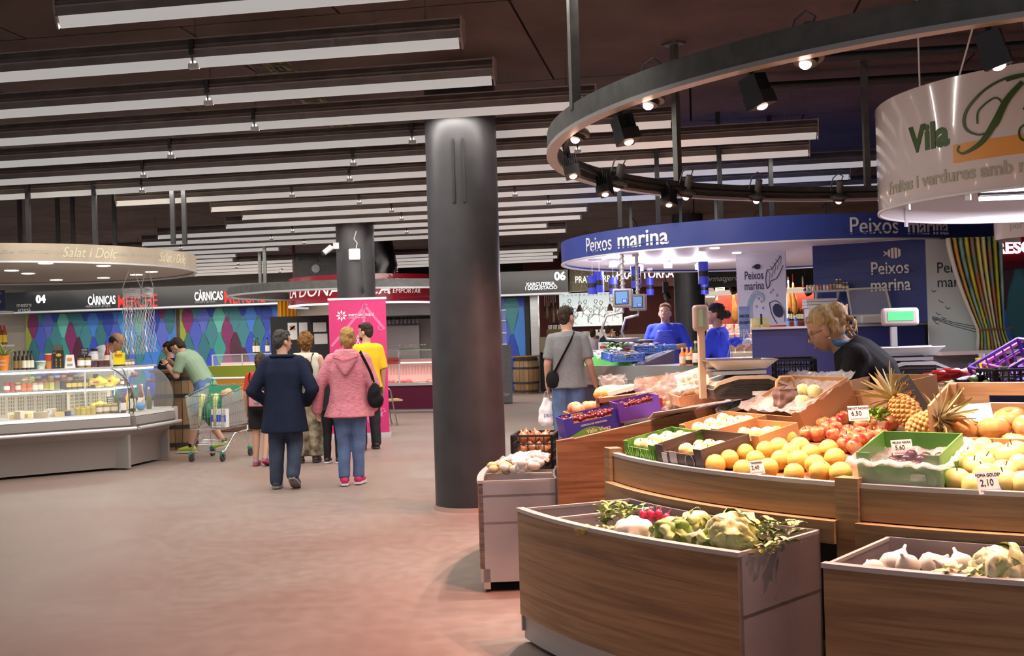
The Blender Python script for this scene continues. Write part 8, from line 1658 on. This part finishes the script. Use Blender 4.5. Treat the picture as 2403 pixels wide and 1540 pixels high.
# 11 fishmonger
BLT = cloth('royal_blue', (.035, .06, .52)); APR = mat('blue_apron', (.03, .045, .50), .35)
p = at(1566, 900, 14.0); p.z = .22
t, j, hm, h = person('fishmonger in bright blue top and apron facing the customer', p, R(168), 1.68, dict(head=(0, .016, .918), elR=(.15, .03, .64), wrR=(.13, .14, .58), elL=(-.165, .05, .665), wrL=(-.04, .22, .655)), (-6, 8), None, HR_, 'bun', (BLT, .62, .47, .024, 1.05), (cloth('navy_trousers', (.02, .025, .06)), 1.0, .014, 1.0), (SHB, SOLED), face=True, bulk=1.22, hands=(.8, .8)); glasses(t, hm, h, SILVER, .0009)
mb = MB(); loft(mb, [(V((0, (y + .012) * h, z * h)), V((1, 0, 0)), V((0, 1, 0)), w * h, .022 * h) for y, z, w in ((.085, .36, .12), (.085, .5, .125), (.082, .62, .115), (.075, .72, .085), (.062, .785, .06))], 14); remesh(mb, .012, 'apron', APR, t, .004, 8)
mb = MB(); w = j['wrL']; d = (w - j['elL']).normalized(); mb.tube([w - d * .09, w, w + d * .09, w + d * .17], [.042, .046, .05, .02], 12); remesh(mb, .01, 'glove', mat('blue_glove', (.10, .26, .70), .4), t, .004, 30)
# 12 fish assistant
p = at(1688, 900, 14.1); p.z = 0
t, j, hm, h = person('fish stall assistant in blue with dark cap seen from behind', p, R(62), 1.86, dict(elL=(-.13, .06, .64), wrL=(-.06, .2, .60), elR=(.14, .05, .64), wrR=(.05, .22, .60)), (15, 0), SKIN2, HD, 'puff', (BLT, .7, .50, .02, 1.0), (cloth('black_leggings'), 1.0, .014, 1.05), (SHB, SOLED))
mb = MB(); loft(mb, [(V((-.02, (y) * h, z * h)), V((1, 0, 0)), V((0, 1, 0)), w * h, .045 * h) for y, z, w in ((.05, .42, .10), (.055, .55, .105), (.05, .68, .09), (.045, .76, .06))], 14); remesh(mb, .012, 'apron', APR, t, .004, 8)
for s in (-1, 1): strap(t, [(s * .05 * h, .06 * h, .80 * h), (s * .06 * h, -.06 * h, .80 * h), (-s * .03 * h, -.085 * h, .68 * h), (-s * .08 * h, -.06 * h, .58 * h)], .008, cloth('grey_tape', (.15, .16, .25)), 'apron_tape')
mb = MB(); mb.ball(hm @ V((0, -.004 * h, .04 * h)), (.092, .105, .075), 16, 10, hm.to_3x3()); remesh(mb, .01, 'cap', cloth('dark_cap', (.02, .015, .025)), t, .003, 20)
# 13 fruit seller
p = at(2072, 980, 6.2); p.z = 0
bend = dict(lean, pelvis=(0, -.05, .52), waist=(0, .0, .60), chest=(0, .045, .712), top=(0, .088, .785), neck=(0, .108, .81), head=(0, .172, .862), shL=(-.11, .075, .765), shR=(.11, .075, .765), elL=(-.15, .12, .6), wrL=(-.06, .26, .52), elR=(.15, .13, .58), wrR=(.06, .25, .50), hipL=(-.05, -.05, .505), hipR=(.05, -.05, .505), anL=(-.06, -.05, .05), toL=(-.065, .06, .014), anR=(.06, -.05, .05), toR=(.065, .06, .014))
t, j, hm, h = person('fruit seller in black top with blond hair tied up bending forward', p, R(72), 1.74, bend, (2, -26), None, hair_mat('streaky_blond', (.58, .42, .24), (.34, .21, .10)), 'messy', (cloth('black_jersey', (.014, .012, .014)), .5, .48, .022, 1.1), (cloth('black_trousers'), 1.0, .014, 1.0), (SHB, SOLED), vox=.009, face=True, bulk=1.22); glasses(t, hm, h, mat('tortoise', (.08, .04, .03), .3))
mb = MB(); mb.tube([j['neck'] + V((.045 * h * cos(a), .045 * h * sin(a), .012 * h + .02 * cos(a))) for a in (k * pi / 8 for k in range(16))], .010, 6, closed=True, ry=2); mb.build('lanyard', mat('blue_lanyard', (.06, .22, .55), .6), t); mb = MB(); mb.ball(hm @ V((-.046 * h, .0, -.034 * h)), .007, 8, 6); mb.build('earring', SILVER, t)
# 14-16 far customers
p = hall(atv(1392, 800, 28.4).x, 28.4); person('far customer in pale lilac top at the bar', p, R(-5), 1.66, None, (-20, 0), None, HD, 'bun', (cloth('lilac_top', (.42, .36, .46)), .45, .5, .016, 1.0), (cloth('black_trousers'), 1.0, .012, 1.0), (SHB, SOLED), vox=.016)
p = hall(atv(1429, 800, 28.2).x, 28.2); person('far customer in dark navy T-shirt at the bar', p, R(-25), 1.74, None, (-20, 0), None, HBR, 'short', (cloth('navy_tee', (.02, .025, .045)), .45, .5, .02, 1.0), (cloth('black_trousers'), 1.0, .012, 1.0), (SHB, SOLED), vox=.016, bulk=1.1)
p = hall(atv(1446, 800, 28.8).x, 28.8); person('far woman in pale blouse facing the dark T-shirt man', p, R(110), 1.66, None, (20, 0), None, HD, 'clip', (cloth('pale_blouse', (.55, .48, .36)), .9, .5, .016, 1.0), (cloth('black_trousers'), 1.0, .012, 1.0), (SHB, SOLED), vox=.016, face=True)
# ================================================================ shopping trolley
q = atz(510, 1078, 0); tr = thing('shopping_trolley', 'chrome wire shopping trolley filled with green bags', 'shopping trolley', (q.x, q.y, 0), R(-12))
WIRE = CHROME; GRP = mat('green_trolley_plastic', (.03, .30, .14), .4); FROST = mat('grey_mesh_panel', (.5, .52, .52), .4, alpha=.55)
b0 = [(-.22, -.30), (.22, -.30), (.26, .38), (-.26, .38)]; b1 = [(-.26, -.34), (.26, -.34), (.30, .46), (-.30, .46)]; Z0, Z1 = .42, .86
# handle at the far side (+y): the trolley points towards the camera
def ringat(f): return [V((b0[i][0] * (1 - f) + b1[i][0] * f, b0[i][1] * (1 - f) + b1[i][1] * f, Z0 * (1 - f) + Z1 * f + (f * .12 if i > 1 else 0))) for i in range(4)]
for f in (0, .12, .38, .68, 1.0): mb = MB(); mb.tube(ringat(f), .006 if f in (0, 1.0) else .004, 6, closed=True); mb.build('basket_rail', WIRE, tr)
for side in range(4):
    A0, A1 = ringat(0)[side], ringat(0)[(side + 1) % 4]; B0, B1 = ringat(1)[side], ringat(1)[(side + 1) % 4]; mb = MB()
    for k in range(13): s = k / 12; mb.tube([A0.lerp(A1, s), B0.lerp(B1, s)], .0025, 5)
    o = mb.build('basket_wires', WIRE, tr); o['kind'] = 'stuff'
mb = MB(); R0 = ringat(0)
for k in range(11): s = k / 10; mb.tube([R0[0].lerp(R0[3], s), R0[1].lerp(R0[2], s)], .003, 5)
o = mb.build('basket_floor_wires', WIRE, tr); o['kind'] = 'stuff'
for side in (1, 3):
    A0, A1 = ringat(.05)[side], ringat(.05)[(side + 1) % 4]; B0, B1 = ringat(.95)[side], ringat(.95)[(side + 1) % 4]; mb = MB(); mb.quad(A0, A1, B1, B0); mb.build('side_panel', FROST, tr)
mb = MB(); mb.cyl((-.29, .50, 1.06), (.29, .50, 1.06), .016, n=10); mb.build('handle_bar', WHITE, tr)
for s in (-1, 1):
    mb = MB(); mb.tube([(s * .30, .46, .97), (s * .30, .50, 1.03), (s * .29, .5, 1.06)], .018, 8); mb.build('handle_bracket', GRP, tr)
    mb = MB(); mb.tube([(s * .26, .38, .42), (s * .27, .36, .36), (s * .26, .0, .34), (s * .24, -.26, .13), (s * .22, -.30, .12)], .012, 8); mb.build('frame_tube', WIRE, tr)
    mb = MB(); mb.tube([(s * .26, .34, .36), (s * .28, .40, .12)], .012, 8); mb.build('rear_leg', WIRE, tr)
    for y, x in ((-.30, .22), (.40, .28)):
        mb = MB(); mb.box((s * x, y, .115), (.05, .05, .03)); mb.build('caster_cap', GRP, tr); mb = MB(); mb.bar((s * x - .02, y + .01, .10), (s * x - .02, y + .02, .05), .008, .03); mb.bar((s * x + .02, y + .01, .10), (s * x + .02, y + .02, .05), .008, .03); mb.build('caster_fork', WIRE, tr)
        mb = MB(); mb.cyl((s * x - .014, y + .02, .06), (s * x + .014, y + .02, .06), .06, n=20); mb.build('wheel', mat('grey_rubber', (.05, .05, .055), .6), tr)
mb = MB(); mb.cyl((-.22, -.30, .125), (.22, -.30, .125), .012, n=8); mb.build('front_crossbar', WIRE, tr)
for k in range(4): mb = MB(); mb.tube([(-.22, .05, .30 - k * .02), (-.2, .0 - k * .05, .26 - k * .015), (.2, .0 - k * .05, .26 - k * .015), (.22, .05, .30 - k * .02)], .004, 5); mb.build('lower_rack_wire', WIRE, tr)
mb = MB(); mb.box((-.02, .30, .86), (.44, .02, .22)); mb.build('child_seat_flap', mat('seat_green', (.05, .33, .20), .5), tr); mb = MB(); mb.tube([(-.30, .42, .95), (-.33, .38, .85), (-.33, .36, .75), (-.30, .40, .66)], .035, 8); mb.build('coin_lock', GRP, tr)
mt = M.Translation(tr.location) @ M.Rotation(R(-12), 4, 'Z')
def inbag(label, c, r, m_, cat='bag', name='shopping_bag', d=.03):
    t = thing(name, label, cat, mt @ V(c)); mb = MB(); mb.ball((0, 0, 0), r, 14, 10); remesh(mb, .014, 'bag', m_, t, d, 12, (1, 1, 1), 1); return t
GB = mat('green_bag_film', (.02, .16, .08), .35); t = inbag('big dark green shopping bag in the trolley', (-.02, -.02, .62), (.15, .2, .19), GB)
for s in (-1, 1): strap(t, [(s * .06, -.05, .15), (s * .05, -.05, .24), (-s * .02, -.05, .2)], .012, GB, 'handle')
inbag('second green bag behind the leeks in the trolley', (-.1, .18, .66), (.1, .1, .18), mat('green_bag2', (.03, .24, .13), .4))
for k, (x, y) in enumerate(((-.14, -.2), (.10, -.22))):
    t = thing('leek', ['leek sticking out at the trolley\'s left', 'leek bundle sticking out at the trolley\'s middle'][k], 'leek', mt @ V((x, y, .46)), ry=.08 - .1 * k); mb = MB(); mb.tube([(0, 0, 0), (.0, 0, .12), (.01, 0, .3), (.02, 0, .42)], [.018, .022, .028, .045], 10); mb.build('stalk', mat('leek_white', (.72, .74, .55), .45, col2=(.45, .55, .15), nscale=4), t, True)
    for q_ in range(4): mb = MB(); leafy(mb, (.01, 0, .32), .05, .16, q_ * 1.5, 1.2, .2); mb.build('leaf', mat('leek_leaf', (.6, .62, .35), .5), t, True)
t = thing('milk_pack', 'white and blue milk carton pack in the trolley', 'carton pack', mt @ V((.15, -.18, .44)), R(-12))
for k in range(3): mb = MB(); mb.box((-.07 + k * .07, 0, .12), (.066, .09, .24)); mb.build('carton', PAPER, t); mb = MB(); mb.box((-.07 + k * .07, -.047, .12), (.06, .003, .09)); mb.build('blue_print', mat('milk_blue', (.03, .10, .62), .4), t)
inbag('brown paper bread bag on top of the trolley', (.14, .05, .86), (.10, .09, .08), mat('bread_paper', (.50, .34, .18), .7), d=.02, name='bread_bag')
# lime sign panel behind the trolley
t = thing('market_stand', 'lime green and orange crate stand behind the trolley', 'stand', at(535, 930, 19.5)); t.location.z = 0; mb = MB(); mb.box((.1, 0, 1.05), (.95, .3, .22)); mb.build('lime_board', LIME, t); mb = MB(); mb.box((.15, .02, .75), (.75, .3, .36)); mb.build('orange_board', mat('orange_board', (.75, .33, .03), .5), t); mb = MB(); mb.box((.1, .05, .29), (.8, .25, .56)); mb.build('base', mat('stand_base', (.2, .1, .06), .6), t)
for k, (x, y) in enumerate(((598, 815), (605, 818), (628, 820))): bottle('dark wine bottle on the butcher counter, %s one' % ORD[k], on_case(x, .35, 1.302, mcl.matrix_basis, 0, 1.4), .05, .38, DGL, LID['green' if k == 0 else 'black'], CREAM, .35, .6)
bpy.data.scenes.remove(TMP)
